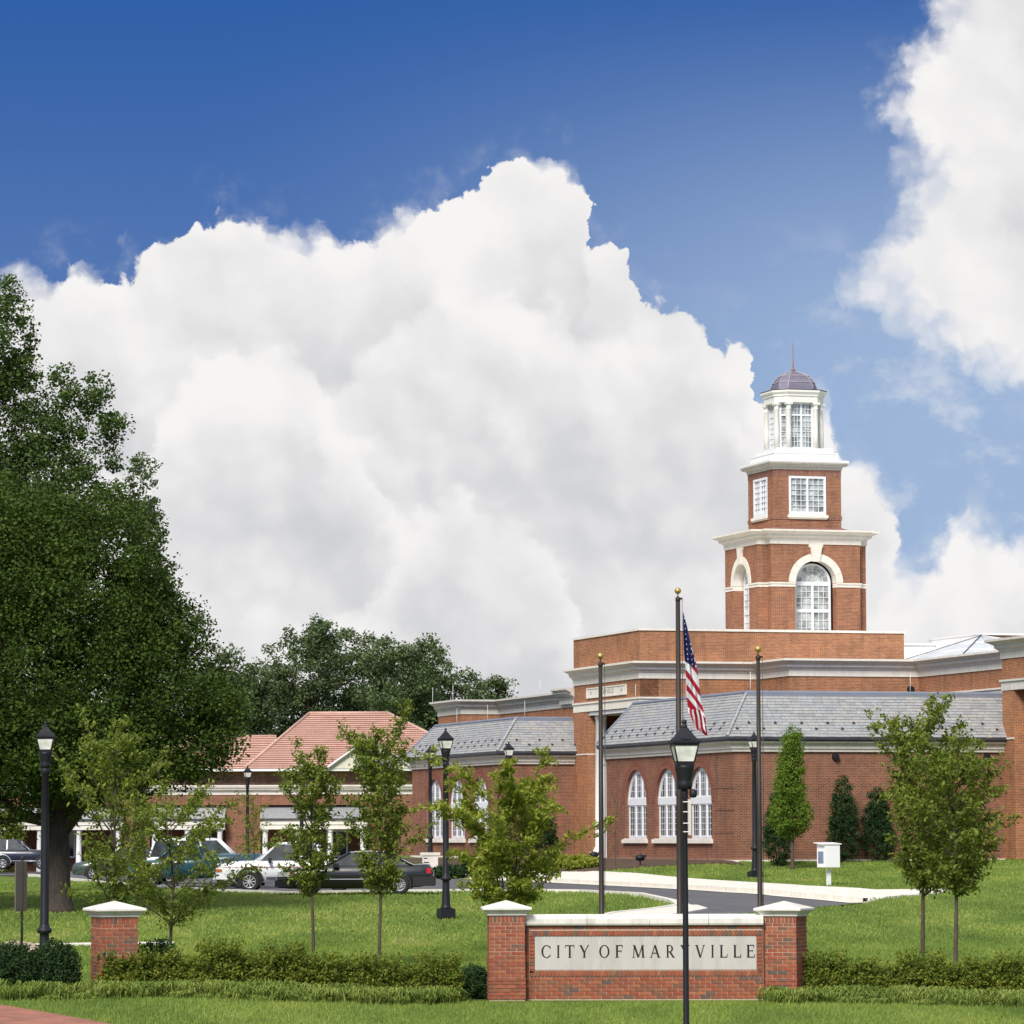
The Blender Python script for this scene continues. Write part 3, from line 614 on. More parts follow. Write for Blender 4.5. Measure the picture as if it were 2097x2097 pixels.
# ---- arched windows of the two low wings : 2.9 m wide, sill 0.89, spring 2.42
def wing_window():
    """meshes in a window frame of its own: u in -1.45..1.45 along local +Y (mirrored to the wall), outward = -X"""
    fr = Frame((0, 0, 0), (0, 1, 0), (-1, 0, 0)); R = 1.45; Ri = 1.32; ZS, Z0_ = 2.42, 0.89
    f = MB()
    sash = [(-1.30, -0.52), (-0.36, 0.36), (0.52, 1.30)]
    holes = [rect(a, b, 1.02, 2.28) for a, b in sash]
    up_h = []
    for a, b in sash:
        z0 = 2.68; pts = [(a+0.01, z0), (b-0.01, z0)]
        n = 8
        for i in range(n+1):
            x = b-0.01 + (a-b+0.02)*i/n; zz = ZS + arc_x(Ri-0.04, x); pts.append((x, max(z0+0.02, zz)))
        up_h.append(pts)
    plate(f, fr, arch(-R, R, Z0_, ZS, 28), holes+up_h, -0.06, 0.0)
    f.box(0.0-0.05, 0.0, 0, 0, 0, 0) if False else None
    # transom board, mullions and outer ring stand proud
    plate(f, fr, rect(-1.44, 1.44, 2.34, 2.64), (), 0.0, 0.045)
    for x in (-0.44, 0.44): plate(f, fr, rect(x-0.06, x+0.06, 0.93, 2.335), (), 0.0, 0.03); plate(f, fr, rect(x-0.06, x+0.06, 2.645, ZS+arc_x(R, x)-0.06), (), 0.0, 0.03)
    ringo = arch(-R, R, Z0_, ZS, 28)[2:]; ringi = [(x*0.93, ZS+(z-ZS)*0.93) for x, z in ringo]
    for i in range(len(ringo)-1): f.poly([fr(*ringo[i], 0.03), fr(*ringo[i+1], 0.03), fr(*ringi[i+1], 0.03), fr(*ringi[i], 0.03)]); f.poly([fr(*ringi[i], 0.03), fr(*ringi[i+1], 0.03), fr(*ringi[i+1], 0.0), fr(*ringi[i], 0.0)])
    b = MB(); t = 0.010
    for a, c in sash:
        for k in (1, 2):
            x = a+(c-a)*k/3; plate(b, fr, rect(x-t, x+t, 1.02, 2.28), (), -0.026, -0.016)
            plate(b, fr, rect(x-t, x+t, 2.68, ZS+arc_x(Ri-0.04, x)), (), -0.026, -0.016)
        for k in range(1, 5): z = 1.02+1.26*k/5; plate(b, fr, rect(a, c, z-t, z+t), (), -0.024, -0.012)
        for k in range(1, 4):
            z = 2.68+0.27*k; xr = arc_x(Ri-0.05, z-ZS); x0, x1 = max(a, -xr), min(c, xr)
            if x1 > x0+0.05: plate(b, fr, rect(x0, x1, z-t, z+t), (), -0.024, -0.012)
    panes = []
    for a, c in sash:
        p = MB(); p.poly([fr(*q, -0.030) for q in rect(a-0.02, c+0.02, 1.0, 2.3)]); panes.append(p.mesh('pane'))
        p = MB(); xs = [c+0.02+(a-c-0.04)*i/8 for i in range(9)]
        p.poly([fr(a-0.02, 2.66, -0.030), fr(c+0.02, 2.66, -0.030)] + [fr(x, max(2.68, ZS+arc_x(Ri, x)), -0.030) for x in xs]); panes.append(p.mesh('pane'))
    s = MB(); s.box(-0.30, 0.10, -1.62, 1.62, 0.69, 0.86); s.box(-0.22, 0.10, -1.5, 1.5, 0.861, 0.888)
    return f.mesh('frame'), b.mesh('glazing_bars'), panes, s.mesh('sill')
WW = wing_window()
def put_window(s, t, shared):
    w = empty('window', (s, t, 0), 0, HALL)
    for nm, me, mt in (('frame', shared[0], 'white_win'), ('glazing_bars', shared[1], 'white_win'), ('sill', shared[3], 'stone')):
        if not me.materials: me.materials.append(MT[mt])
        o = bpy.data.objects.new(nm, me); COL.objects.link(o); o.parent = w
    for me in shared[2]:
        if not me.materials: me.materials.append(MT['glass'])
        o = bpy.data.objects.new('pane', me); COL.objects.link(o); o.parent = w
    return w

EAVE = [(0.10, 4.43), (0.10, 4.52), (0.16, 4.56), (0.16, 4.70), (0.26, 4.76), (0.34, 4.80), (0.34, 4.86), (0.0, 4.86), (0.0, 4.43)]
GUT = [(0.02, 4.864), (0.40, 4.864), (0.46, 4.93), (0.47, 5.03), (0.40, 5.035), (0.02, 5.035)]
def slates(parent, o, ud, vd, nd, L, H, cutL, cutR, lim, near_first=True):
    """courses of slates on a roof plane: origin at eave-left, u along the eave, v up the slope; cutL/cutR = inset of the hips at the top"""
    o, ud, vd, nd = Vector(o), Vector(ud).normalized(), Vector(vd).normalized(), Vector(nd).normalized()
    exp, wd, th = 0.152, 0.36, 0.020; rows = int(H/exp); out = []
    me = None; lst = []
    for r in range(rows+1):
        v = r*exp; f = min(1.0, v/H); a, b = cutL*f, L-cutR*f; x = a + (0.0 if r % 2 else wd*0.5)*0 - (0.18 if r % 2 else 0.0)
        while x < b-0.05:
            w = wd*random.uniform(0.72, 1.2); x0, x1 = max(a, x), min(b, x+w)
            if x1-x0 > 0.06: lst.append((x0, x1, v, r))
            x += w
    return lst, (o, ud, vd, nd, exp, th)
def slate_solid(mb, geo, it):
    o, ud, vd, nd, exp, th = geo; x0, x1, v, r = it; g = 0.006; lift = random.uniform(0, 0.006)
    dv = random.uniform(-0.008, 0.006)
    pts = []
    for du, dvv, dn in ((x0+g, v+dv, 0.018+lift+th), (x1-g, v+dv, 0.018+lift+th), (x1-g, v+exp*1.5, 0.006), (x0+g, v+exp*1.5, 0.006)):
        pts.append(o + ud*du + vd*dvv + nd*dn)
    low = [o + ud*du + vd*(v+dv) + nd*(0.004) for du in (x0+g, x1-g)]
    mb.quad(*pts); mb.quad(low[0], low[1], pts[1], pts[0])
    mb.poly([low[0], pts[0], pts[3]]); mb.poly([low[1], pts[2], pts[1]])
def hip_roof(s0, s1, t0, t1, inset, ze, zr, singles, closed_right=True):
    """truncated hip: eaves rectangle, steep slates, flat lead top"""
    sl = [('front', (s0, t0), (1, 0), (0, 1), s1-s0, inset, 0 if closed_right else inset), ('left', (s0, t1), (0, -1), (1, 0), t1-t0, inset, inset)]
    H = math.hypot(inset, zr-ze); roof = MB()
    roof.quad((s0, t0, ze), (s1, t0, ze), (s1, t0+inset, zr), (s0+inset, t0+inset, zr))
    roof.quad((s0, t1, ze), (s0, t0, ze), (s0+inset, t0+inset, zr), (s0+inset, t1-inset, zr))
    roof.quad((s0, t1, ze), (s0+inset, t1-inset, zr), (s1, t1-inset, zr), (s1, t1, ze))
    roof.quad((s0+inset, t0+inset, zr), (s1, t0+inset, zr), (s1, t1-inset, zr), (s0+inset, t1-inset, zr))
    R = hall_part('slate_roof', roof, MT['slate_base'])
    for nm, o, u, inn, L, cl, crr in sl:
        vd = Vector((inn[0]*inset, inn[1]*inset, zr-ze)).normalized(); ud = Vector((*u, 0)); nd = ud.cross(vd).normalized()
        if nd.z < 0: nd = -nd
        lst, geo = slates(R, (*o, ze), ud, vd, nd, L, H-0.02, cl, crr, 0)
        k = singles.get(nm, 0)
        if k: lst.sort(key=lambda i: random.random())
        solo, rest = lst[:k], lst[k:]
        for it in solo:
            mb = MB(); slate_solid(mb, geo, it); mb.build('slate', MT['slate'], R)
        mb = MB()
        for it in rest: slate_solid(mb, geo, it)
        o2 = mb.build('slate_field', MT['slate'], R); o2['kind'] = 'stuff'
        # snow guards in two staggered rows
        rows = ((2.5, 0.0), (4.5, 0.575)) if nm == 'front' else ((2.5, 0.0), (4.5, 0.0))
        step = 1.15 if nm == 'front' else 0.62*1.9
        for rr, ph in rows:
            x = 0.5+ph
            while x < L-0.4:
                v = rr*0.152; P = geo[0]+ud*x+vd*v
                g = MB(); g.obox(P+nd*0.07, ud*0.055, nd*0.05, vd*0.012); g.obox(P+nd*0.05+vd*0.05, ud*0.012, nd*0.03, vd*0.06)
                g.build('snow_guard', MT['gutter'], R); x += step
    rid = MB()
    rid.tube([(s0+inset-0.02, t1-inset, zr+0.03), (s0+inset-0.02, t0+inset-0.02, zr+0.03), (s1, t0+inset-0.02, zr+0.03)], 0.085, 6, sm=False)
    rid.box(s0+inset-0.10, s1, t0+inset-0.12, t0+inset-0.03, zr-0.16, zr+0.02)
    rid.build('ridge_cap', MT['ridge'], R)
    for a, b in (((s0, t0, ze), (s0+inset, t0+inset, zr)), ((s0, t1, ze), (s0+inset, t1-inset, zr))):
        h = MB(); A, B = Vector(a), Vector(b); n = 12
        for i in range(n):
            p, q = A.lerp(B, i/n), A.lerp(B, (i+1.15)/n); h.tube([p+Vector((0, 0, 0.035)), q+Vector((0, 0, 0.055))], [0.085, 0.055], 5, sm=False)
        h.build('hip_cap', MT['slate'] if a[1] == t0 else MT['ridge'], R)
    return R
def rod(s, t, z, h=0.5):
    m = MB(); m.tube([(s, t, z), (s+0.01, t, z+h)], [0.014, 0.008], 5); hall_part('lightning_rod', m, MT['white'])

def low_wing(s0, t0, t1, s1, wins, singles, s2):
    w = MB(); L = t1-t0
    frL = Frame((s0, t0, 0), (0, 1, 0), (-1, 0, 0)); frF = Frame((s0, t0, 0), (1, 0, 0), (0, -1, 0))
    plate(w, frL, rect(0, L, -0.4, 4.5), [arch(c-1.45, c+1.45, 0.89, 2.42, 28) for c in wins], -0.30, 0, edge_out=False)
    plate(w, frF, rect(0, s1-s0, -0.4, 4.5), (), 0, 0)
    plate(w, Frame((s0, t1, 0), (1, 0, 0), (0, 1, 0)), rect(0, s1-s0, -0.4, 4.5), (), 0, 0)
    hall_part('brick_wall', w, MT['brick'])
    for c in wins:
        put_window(s0+0.16, t0+c, WW)
        a = MB(); fr = Frame((s0, t0, 0), (0, 1, 0), (-1, 0, 0)); n = 34        # the brick arch: voussoirs stand a little proud
        for i in range(n):
            a0, a1 = math.pi*(i+0.07)/n, math.pi*(i+0.93)/n
            for r0, r1 in ((1.47, 1.66), (1.68, 1.87)):
                q = [(c+r*math.cos(x), 2.42+r*math.sin(x)) for r, x in ((r0, a0), (r1, a0), (r1, a1), (r0, a1))]
                plate(a, fr, q, (), 0.0, 0.02)
        hall_part('brick_arch', a, MT['arch_brick'])['kind'] = 'stuff'
    tr = MB(); P = [(s2, t0), (s0, t0), (s0, t1)]; P = P[::-1]
    sweep(tr, P, EAVE); hall_part('eaves_cornice', tr, MT['stone_grey_and_shade'])
    g = MB(); sweep(g, P, GUT); hall_part('gutter', g, MT['gutter'])
    e = 0.42
    hip_roof(s0-e, s2, t0-e, t1+e*0.4, 1.36, 5.02, 6.86 if s0 == 0 else 6.62, singles)
    # recessed brick panels' joints and a corbelled water table
    j = MB()
    for u in (L-1.6, 2.1):
        j.box(s0-0.008, s0+0.01, t0+u-0.012, t0+u+0.012, 0, 4.4)
    hall_part('movement_joint', j, MT['gutter'])
    c = MB()
    for z in (1.12, 2.05, 2.95):
        for a, b in (((s0-0.022, s0+0.0), (t0-0.022, t0+2.4)),): c.box(a[0], a[1], b[0], b[1], z, z+0.06)
    hall_part('corbel_course', c, MT['brick'])
    b = MB(); b.box(s0-0.10, s1, t0-0.10, t0-0.003, -0.4, 0.02); b.box(s0-0.10, s0-0.003, t0-0.003, t1, -0.4, 0.02)
    hall_part('foundation_ledge', b, MT['stone'])
low_wing(0.0, 0.0, 16.64, 11.94, (4.16, 8.42, 12.52), {'front': 170, 'left': 130}, 14.3)
low_wing(-1.06, 29.1, 45.41, 2.47, (2.35+1.65, 8.09, 12.12), {}, 5.2)
e_ = MB(); e_.box(-0.02, 0.3, 16.66, 17.0, 0, 4.4); e_.box(-0.06, 0.3, 16.64, 17.05, 4.2, 4.42); hall_part('end_pilaster', e_, MT['white'])
for s, t in ((4.44, 0), (11.2, 0)):
    v = MB(); v.tube([(s, -0.02, 4.22), (s, -0.16, 4.22)], [0.16, 0.13], 14); v.tube([(s, -0.15, 4.22), (s, -0.18, 4.22)], 0.08, 10); hall_part('wall_vent', v, MT['black'])
v = MB(); v.tube([(14.08, 15.08, 7.6), (14.08, 14.9, 7.6)], [0.17, 0.14], 14); hall_part('wall_vent', v, MT['black'])

# ---- main block with portico, its jogs and parapet
CORN = lambda zf, zt, o=0.50: [(0.05, zf), (0.05, zf+0.36*(zt-zf)), (0.10, zf+0.38*(zt-zf)), (0.10, zf+0.44*(zt-zf)), (0.20, zf+0.52*(zt-zf)), (0.24, zf+0.54*(zt-zf)),
        (0.24, zf+0.68*(zt-zf)), (0.33, zf+0.76*(zt-zf)), (o-0.07, zf+0.84*(zt-zf)), (o-0.02, zf+0.86*(zt-zf)), (o, zf+0.88*(zt-zf)), (o, zt), (0.0, zt+0.01), (0.0, zf)]
w = MB()
plate(w, Frame((2.48, 19.21, 0), (0, 1, 0), (-1, 0, 0)), [(0, -0.4), (1.85, -0.4), (1.85, 6.88), (7.79, 6.88), (7.79, -0.4), (9.89, -0.4), (9.89, 8.9), (0, 8.9)], (), -0.9, 0)
plate(w, Frame((2.48, 19.21, 0), (1, 0, 0), (0, -1, 0)), rect(0, 5.76, -0.4, 8.9), (), 0, 0)
plate(w, Frame((8.24, 15.10, 0), (0, 1, 0), (-1, 0, 0)), rect(0, 4.11, -0.4, 8.9), (), 0, 0)
plate(w, Frame((8.24, 15.10, 0), (1, 0, 0), (0, -1, 0)), rect(0, 6.27, -0.4, 8.9), (), 0, 0)
plate(w, Frame((14.51, 2.0, 0), (0, 1, 0), (-1, 0, 0)), rect(0, 13.10, -0.4, 8.9), (), 0, 0)
plate(w, Frame((2.48, 29.1, 0), (1, 0, 0), (0, 1, 0)), rect(0, 22, -0.4, 8.9), (), 0, 0)
hall_part('brick_wall', w, MT['brick_orange'])
w = MB()
w.box(4.6, 4.7, 20.0, 28.6, 0, 6.88); w.box(2.5, 4.6, 20.2, 20.3, 0, 6.88); w.box(2.5, 4.6, 27.9, 28.0, 0, 6.88)
hall_part('portico_wall', w, MT['brick'])
w = MB(); w.box(2.55, 4.6, 20.3, 27.9, 6.70, 6.86); hall_part('portico_ceiling', w, MT['white'])
MP = [(2.48, 29.1), (2.48, 19.21), (8.24, 19.21), (8.24, 15.10), (14.51, 15.10), (14.51, 2.0)]
m_ = MB(); sweep(m_, MP, CORN(8.17, 8.95, 0.52)); hall_part('cornice', m_, MT['stone'])
m_ = MB(); sweep(m_, MP[:3], [(0.03, 6.885), (0.03, 7.24), (0.09, 7.25), (0.09, 7.33), (0.0, 7.335), (0.0, 6.885)]); hall_part('stone_band', m_, MT['stone'])
m_ = MB(); sweep(m_, [(14.51, 15.0), (14.51, 0.3)], [(0.05, 6.60), (0.05, 7.28), (0.12, 7.29), (0.12, 7.36), (0.0, 7.36), (0.0, 6.60)]); hall_part('stone_band', m_, MT['stone'])
m_ = MB(); m_.box(2.45, 3.38, 26.99, 29.13, 4.84, 4.90); m_.box(2.45, 3.38, 19.18, 21.08, 4.84, 4.90); hall_part('string_course', m_, MT['stone'])
w = MB(); w.box(2.48, 15.50, 19.21, 19.55, 8.955, 10.36); w.box(2.48, 2.82, 19.55, 29.1, 8.955, 10.36); w.box(15.16, 15.50, 19.55, 29.1, 8.955, 10.36); hall_part('parapet', w, MT['brick_orange'])
w = MB(); w.box(2.42, 15.56, 19.15, 19.61, 10.365, 10.47); w.box(2.42, 2.88, 19.61, 29.1, 10.365, 10.47); w.box(15.10, 15.56, 19.61, 29.1, 10.365, 10.47); w.box(3.0, 15.0, 19.7, 29.0, 10.2, 10.25); hall_part('parapet_coping', w, MT['stone'])
w = MB(); w.box(3.0, 30.0, 19.7, 29.0, 8.7, 8.96); w.box(14.6, 30, 2.4, 19.7, 8.7, 8.96); w.box(8.3, 14.5, 15.2, 19.2, 8.7, 8.96); hall_part('flat_roof', w, MT['white'])
def column(s, t, z0, z1, r, par=None, name='column', mat='white', base=True):
    c = MB(); h = z1-z0
    pr = [(r*1.35, z0), (r*1.35, z0+0.10), (r*1.12, z0+0.13), (r*1.2, z0+0.19), (r, z0+0.24)] if base else [(r, z0)]
    pr += [(r, z0+h*0.35), (r*0.86, z1-0.34), (r*0.98, z1-0.32), (r*0.98, z1-0.28), (r*0.88, z1-0.27), (r*0.88, z1-0.20), (r*1.16, z1-0.12), (r*1.2, z1-0.10)]
    c.lathe(pr, 24, (s, t)); q = r*1.35; c.box(s-q, s+q, t-q, t+q, z1-0.10, z1-0.002)
    if base: c.box(s-q*1.1, s+q*1.1, t-q*1.1, t+q*1.1, z0-0.25, z0-0.002)
    return c.build(name, MT[mat], par or HALL)
for s, t in ((2.95, 26.35), (2.95, 21.7), (4.1, 24.6)): column(s, t, 0.25, 6.87, 0.30)
# inscribed tablet over the portico
tb = empty('tablet', (0, 0, 0), 0, HALL); m_ = MB(); fr = Frame((2.48, 0, 0), (0, 1, 0), (-1, 0, 0))
plate(m_, fr, rect(21.08, 27.0, 7.50, 7.99), [rect(21.17, 26.91, 7.56, 7.93)], 0, 0.06); plate(m_, fr, rect(21.17, 26.91, 7.56, 7.93), (), 0, 0.03); m_.build('stone_panel', MT['stone'], tb)

# ---- classical capitals for the inscriptions
def glyphs():
    S, s = 0.165, 0.075; G = {}
    def st(x0, y0, x1, y1, w): 
        d = Vector((x1-x0, y1-y0)).normalized(); 
        h = w/2/max(abs(d.y), 0.3); return [(x0-h, y0), (x0+h, y0), (x1+h, y1), (x1-h, y1)]
    def sf(x, y, w=0.15): return [(x-w, y-0.018), (x+w, y-0.018), (x+w, y+0.018), (x-w, y+0.018)]
    def arcs(cx, cy, rx, ry, a0, a1, w0=S, w1=s, n=22):
        out = []
        for i in range(n):
            q = []
            for j in (i, i+1):
                a = a0+(a1-a0)*j/n; k = abs(math.cos(a)); w = w1+(w0-w1)*k; q.append(((cx+(rx)*math.cos(a), cy+ry*math.sin(a)), (cx+(rx-w)*math.cos(a), cy+(ry-w*0.75)*math.sin(a))))
            out.append([q[0][0], q[1][0], q[1][1], q[0][1]])
        return out
    hb = lambda x0, x1, y: [(x0, y-s/2), (x1, y-s/2), (x1, y+s/2), (x0, y+s/2)]
    G['I'] = ([st(0.16, 0, 0.16, 1, S), sf(0.16, 0.02), sf(0.16, 0.98)], 0.32)
    G['C'] = (arcs(0.46, 0.5, 0.46, 0.52, 0.75, 2*math.pi-0.75) + [[(0.76, 0.68), (0.81, 0.68), (0.81, 0.96), (0.78, 0.96)], [(0.78, 0.12), (0.83, 0.2), (0.81, 0.3), (0.77, 0.28)]], 0.84)
    G['O'] = (arcs(0.48, 0.5, 0.48, 0.52, 0, 2*math.pi, n=36), 0.96)
    G['T'] = ([st(0.42, 0, 0.42, 1, S), sf(0.42, 0.02), hb(0.02, 0.82, 0.97), [(0.0, 0.78), (0.04, 0.78), (0.07, 0.98), (0.0, 0.98)], [(0.80, 0.78), (0.84, 0.78), (0.84, 0.98), (0.77, 0.98)]], 0.84)
    G['Y'] = ([st(0.45, 0, 0.45, 0.48, S), sf(0.45, 0.02), st(0.45, 0.42, 0.12, 1, S), st(0.47, 0.42, 0.80, 1, s), sf(0.12, 0.98, 0.13), sf(0.80, 0.98, 0.11)], 0.92)
    G['F'] = ([st(0.14, 0, 0.14, 1, S), sf(0.14, 0.02), sf(0.10, 0.98, 0.1), hb(0.1, 0.62, 0.97), hb(0.14, 0.52, 0.53), [(0.58, 0.76), (0.63, 0.76), (0.63, 0.99), (0.56, 0.98)], [(0.49, 0.42), (0.53, 0.42), (0.53, 0.64), (0.49, 0.64)]], 0.64)
    G['E'] = ([st(0.14, 0, 0.14, 1, S), hb(0.02, 0.62, 0.97), hb(0.14, 0.52, 0.53), hb(0.02, 0.66, 0.03), [(0.58, 0.76), (0.63, 0.76), (0.63, 0.99), (0.56, 0.98)], [(0.49, 0.42), (0.53, 0.42), (0.53, 0.64), (0.49, 0.64)], [(0.60, 0.02), (0.67, 0.02), (0.70, 0.26), (0.65, 0.26)]], 0.70)
    G['L'] = ([st(0.14, 0, 0.14, 1, S), sf(0.14, 0.98), hb(0.02, 0.64, 0.03), [(0.58, 0.02), (0.65, 0.02), (0.68, 0.28), (0.63, 0.28)]], 0.68)
    G['V'] = ([st(0.45, 0, 0.12, 1, S), st(0.45, 0, 0.78, 1, s), sf(0.12, 0.98, 0.13), sf(0.78, 0.98, 0.11)], 0.90)
    G['A'] = ([st(0.10, 0, 0.44, 1, s), st(0.78, 0, 0.44, 1, S), hb(0.2, 0.70, 0.36), sf(0.10, 0.02, 0.11), sf(0.80, 0.02, 0.14)], 0.90)
    G['M'] = ([st(0.14, 0, 0.20, 1, s), st(0.56, 0.02, 0.20, 1, S), st(0.56, 0.02, 0.92, 1, s), st(0.98, 0, 0.92, 1, S), sf(0.14, 0.02, 0.12), sf(1.0, 0.02, 0.14), sf(0.15, 0.98, 0.09), sf(0.97, 0.98, 0.09)], 1.14)
    G['R'] = ([st(0.14, 0, 0.14, 1, S), sf(0.14, 0.02), hb(0.02, 0.4, 0.97), hb(0.14, 0.4, 0.47), st(0.74, 0, 0.36, 0.48, S), sf(0.76, 0.02, 0.11)] + arcs(0.36, 0.72, 0.32, 0.275, -math.pi/2, math.pi/2), 0.84)
    return G
GL = glyphs()
def letter(parent, ch, fr, u, z, h, w, mat, d=0.004, flip=1):
    mb = MB(); P, adv = GL[ch]; k = w/adv if w else h
    for i, p in enumerate(P): plate(mb, fr, [(u+flip*x*k, z+y*h) for x, y in p], (), 0.0, d+0.0004*(i % 5))
    return mb.build('letter', mat, parent)
MT['carved'] = simple('shaded_carving', (0.17, 0.15, 0.13), 0.9, 0.1)
frT = Frame((2.48-0.03, 0, 0), (0, 1, 0), (-1, 0, 0)); u = 25.05
for ch in 'MARYVILLE':
    wd = GL[ch][1]*0.24; letter(tb, ch, frT, u, 7.64, 0.21, wd, MT['carved'], 0.004, -1); u -= wd+0.045
for c in (26.35, 21.75):
    mb = MB(); plate(mb, frT, [(c+0.09*math.cos(a*math.pi/4)*(1 if a % 2 else 0.5), 7.745+0.09*math.sin(a*math.pi/4)*(1 if a % 2 else 0.5)) for a in range(8)], (), 0, 0.005); mb.build('carved_rosette', MT['carved'], tb)

# ---- rear block beyond the left wing
w = MB()
KP = [(0.62, 46.4), (0.62, 42.0), (2.69, 42.0), (2.69, 29.2)]
for a, b in zip(KP, KP[1:]): w.quad((*a, -0.4), (*b, -0.4), (*b, 7.9), (*a, 7.9))
w.quad((0.62, 46.4, -0.4), (12, 46.4, -0.4), (12, 46.4, 7.9), (0.62, 46.4, 7.9)); hall_part('brick_wall', w, MT['brick_orange'])
w = MB(); w.poly([(0.62, 46.4, 7.88), (0.62, 42.0, 7.88), (2.69, 42.0, 7.88), (2.69, 29.2, 7.88), (12, 29.2, 7.88), (12, 46.4, 7.88)]); hall_part('flat_roof', w, MT['white'])
w = MB(); sweep(w, KP, CORN(7.20, 7.93, 0.5)); sweep(w, [(2.55, 31.5), (2.55, 29.0)], CORN(7.35, 8.10, 0.5)); hall_part('cornice', w, MT['stone_grey_and_shade'])
for s, t in ((0.2, 46.0), (0.2, 42.2), (2.3, 38.0), (2.3, 34.0)): rod(s, t, 7.93, 0.75)
for s, t, z in ((0.35, 42.0, 6.65), (0.35, 36.5, 6.65), (0.35, 30.2, 6.65), (0.95, 15.3, 6.9), (0.95, 8.5, 6.9), (1.1, 0.95, 6.9), (8.2, 0.95, 6.9)): rod(s, t, z, 0.85)

# ---- right pavilion, its flank facing left
Q0 = 11.94
w = MB(); fr = Frame((Q0, 0, 0), (0, -1, 0), (-1, 0, 0))
plate(w, fr, [(0, -0.4), (1.19, -0.4), (1.19, 7.0), (7.0, 7.0), (7.0, -0.4), (8.5, -0.4), (8.5, 8.95), (0, 8.95)], (), -0.45, 0)
plate(w, Frame((Q0+0.45, 0, 0), (0, -1, 0), (-1, 0, 0)), rect(0, 8.5, -0.4, 7.1), [rect(2.0, 6.2, 5.02, 6.75), rect(2.0, 6.2, 0.9, 4.0)], -0.2, 0, edge_out=False)
w.quad((Q0, 0.0, -0.4), (20, 0.0, -0.4), (20, 0.0, 8.95), (Q0, 0.0, 8.95)); w.quad((Q0, -8.5, -0.4), (20, -8.5, -0.4), (20, -8.5, 8.95), (Q0, -8.5, 8.95)); hall_part('brick_wall', w, MT['brick_orange'])
w = MB(); w.box(Q0+0.1, 20, -8.4, -0.1, 8.9, 9.0); hall_part('flat_roof', w, MT['white'])
QP = [(20, 0.0), (Q0, 0.0), (Q0, -8.5), (20, -8.5)]
m_ = MB(); sweep(m_, QP, CORN(8.32, 9.14, 0.55)); hall_part('cornice', m_, MT['stone_grey_and_shade'])
m_ = MB(); sweep(m_, QP, [(0.03, 7.0), (0.03, 7.36), (0.10, 7.37), (0.10, 7.45), (0.0, 7.455), (0.0, 7.0)]); hall_part('stone_band', m_, MT['stone_grey_and_shade'])
m_ = MB(); sweep(m_, [(Q0+0.4, 0.003), (Q0, 0.003), (Q0, -1.19)], [(0.04, 4.96), (0.04, 5.03), (0, 5.03), (0, 4.96)]); hall_part('string_course', m_, MT['stone'])
for z0, z1 in ((5.02, 6.75), (0.9, 4.0)):
    wn = empty('window', (0, 0, 0), 0, HALL); fr = Frame((Q0+0.55, 0, 0), (0, -1, 0), (-1, 0, 0)); m_ = MB(); b = MB()
    hs = [rect(2.12, 3.3, z0+0.14, z1-0.12), rect(3.5, 4.7, z0+0.14, z1-0.12), rect(4.9, 6.08, z0+0.14, z1-0.12)]
    plate(m_, fr, rect(2.0, 6.2, z0, z1), hs, -0.05, 0); m_.build('frame', MT['white_win'], wn)
    for h in hs:
        (x0, a0), (x1, _), (_, a1), _2 = h
        for k in (1, 2): x = x0+(x1-x0)*k/3; plate(b, fr, rect(x-.014, x+.014, a0, a1), (), -.04, -.01)
        n = int((a1-a0)/0.36)
        for k in range(1, n): z = a0+(a1-a0)*k/n; plate(b, fr, rect(x0, x1, z-.014, z+.014), (), -.04, -.008)
        p = MB(); p.poly([fr(*q, -0.045) for q in h]); p.build('pane', MT['glass'], wn)
    b.build('glazing_bars', MT['white_win'], wn)
    s_ = MB(); s_.box(Q0+0.36, Q0+0.6, -6.35, -1.85, z0-0.16, z0-0.004); s_.build('sill', MT['stone'], wn)

# ---- roof-top volumes behind : white screen wall, brick stair head, glazed lantern
w = MB(); w.box(15.7, 24, 24.25, 24.6, 8.97, 10.08); w.box(15.62, 24.1, 24.15, 24.7, 10.085, 10.17); hall_part('roof_screen', w, MT['white'])
w = MB(); w.box(19.34, 30, 19.21, 25, 8.97, 10.34); hall_part('parapet', w, MT['brick_orange'])
w = MB(); w.box(19.2, 30, 19.12, 25.1, 10.345, 10.43); w.box(19.22, 19.335, 19.15, 25, 8.97, 10.34); hall_part('parapet_coping', w, MT['white'])
sk = empty('skylight', (0, 0, 0), 0, HALL)
ap = (19.15, 18.6, 10.28); ap2 = (19.15, 12.5, 10.0); c1, c2, c3, c4 = (14.9, 19.0, 8.98), (14.9, 11.0, 8.98), (23.0, 11.0, 8.98), (23, 19.0, 8.98)
w = MB(); w.poly([c1, c2, ap]); w.poly([c2, c3, ap]); w.poly([c3, c4, ap]); w.build('pane', MT['skylight'], sk)
w = MB()
for c in (c2, c3): w.tube([c, ap], 0.045, 5)
for k in (0.2, 0.4, 0.6, 0.8):
    a, b = Vector(c2), Vector(c3); p = a.lerp(b, k); w.tube([p, Vector(ap).lerp(a, 0.001)], 0.03, 4)
for f in (0.33, 0.66):
    a, b, c = (Vector(q).lerp(Vector(ap), f) for q in (c2, c3, c1)); w.tube([c, a, b], 0.03, 4)
w.build('frame', MT['white'], sk)
w = MB(); w.tube([c1, ap], 0.03, 4); w.tube([Vector(c2)+Vector((0, 0, 0.05)), Vector(ap)+Vector((0, 0, 0.05))], 0.03, 4); w.build('ridge_bar', MT['gutter'], sk)

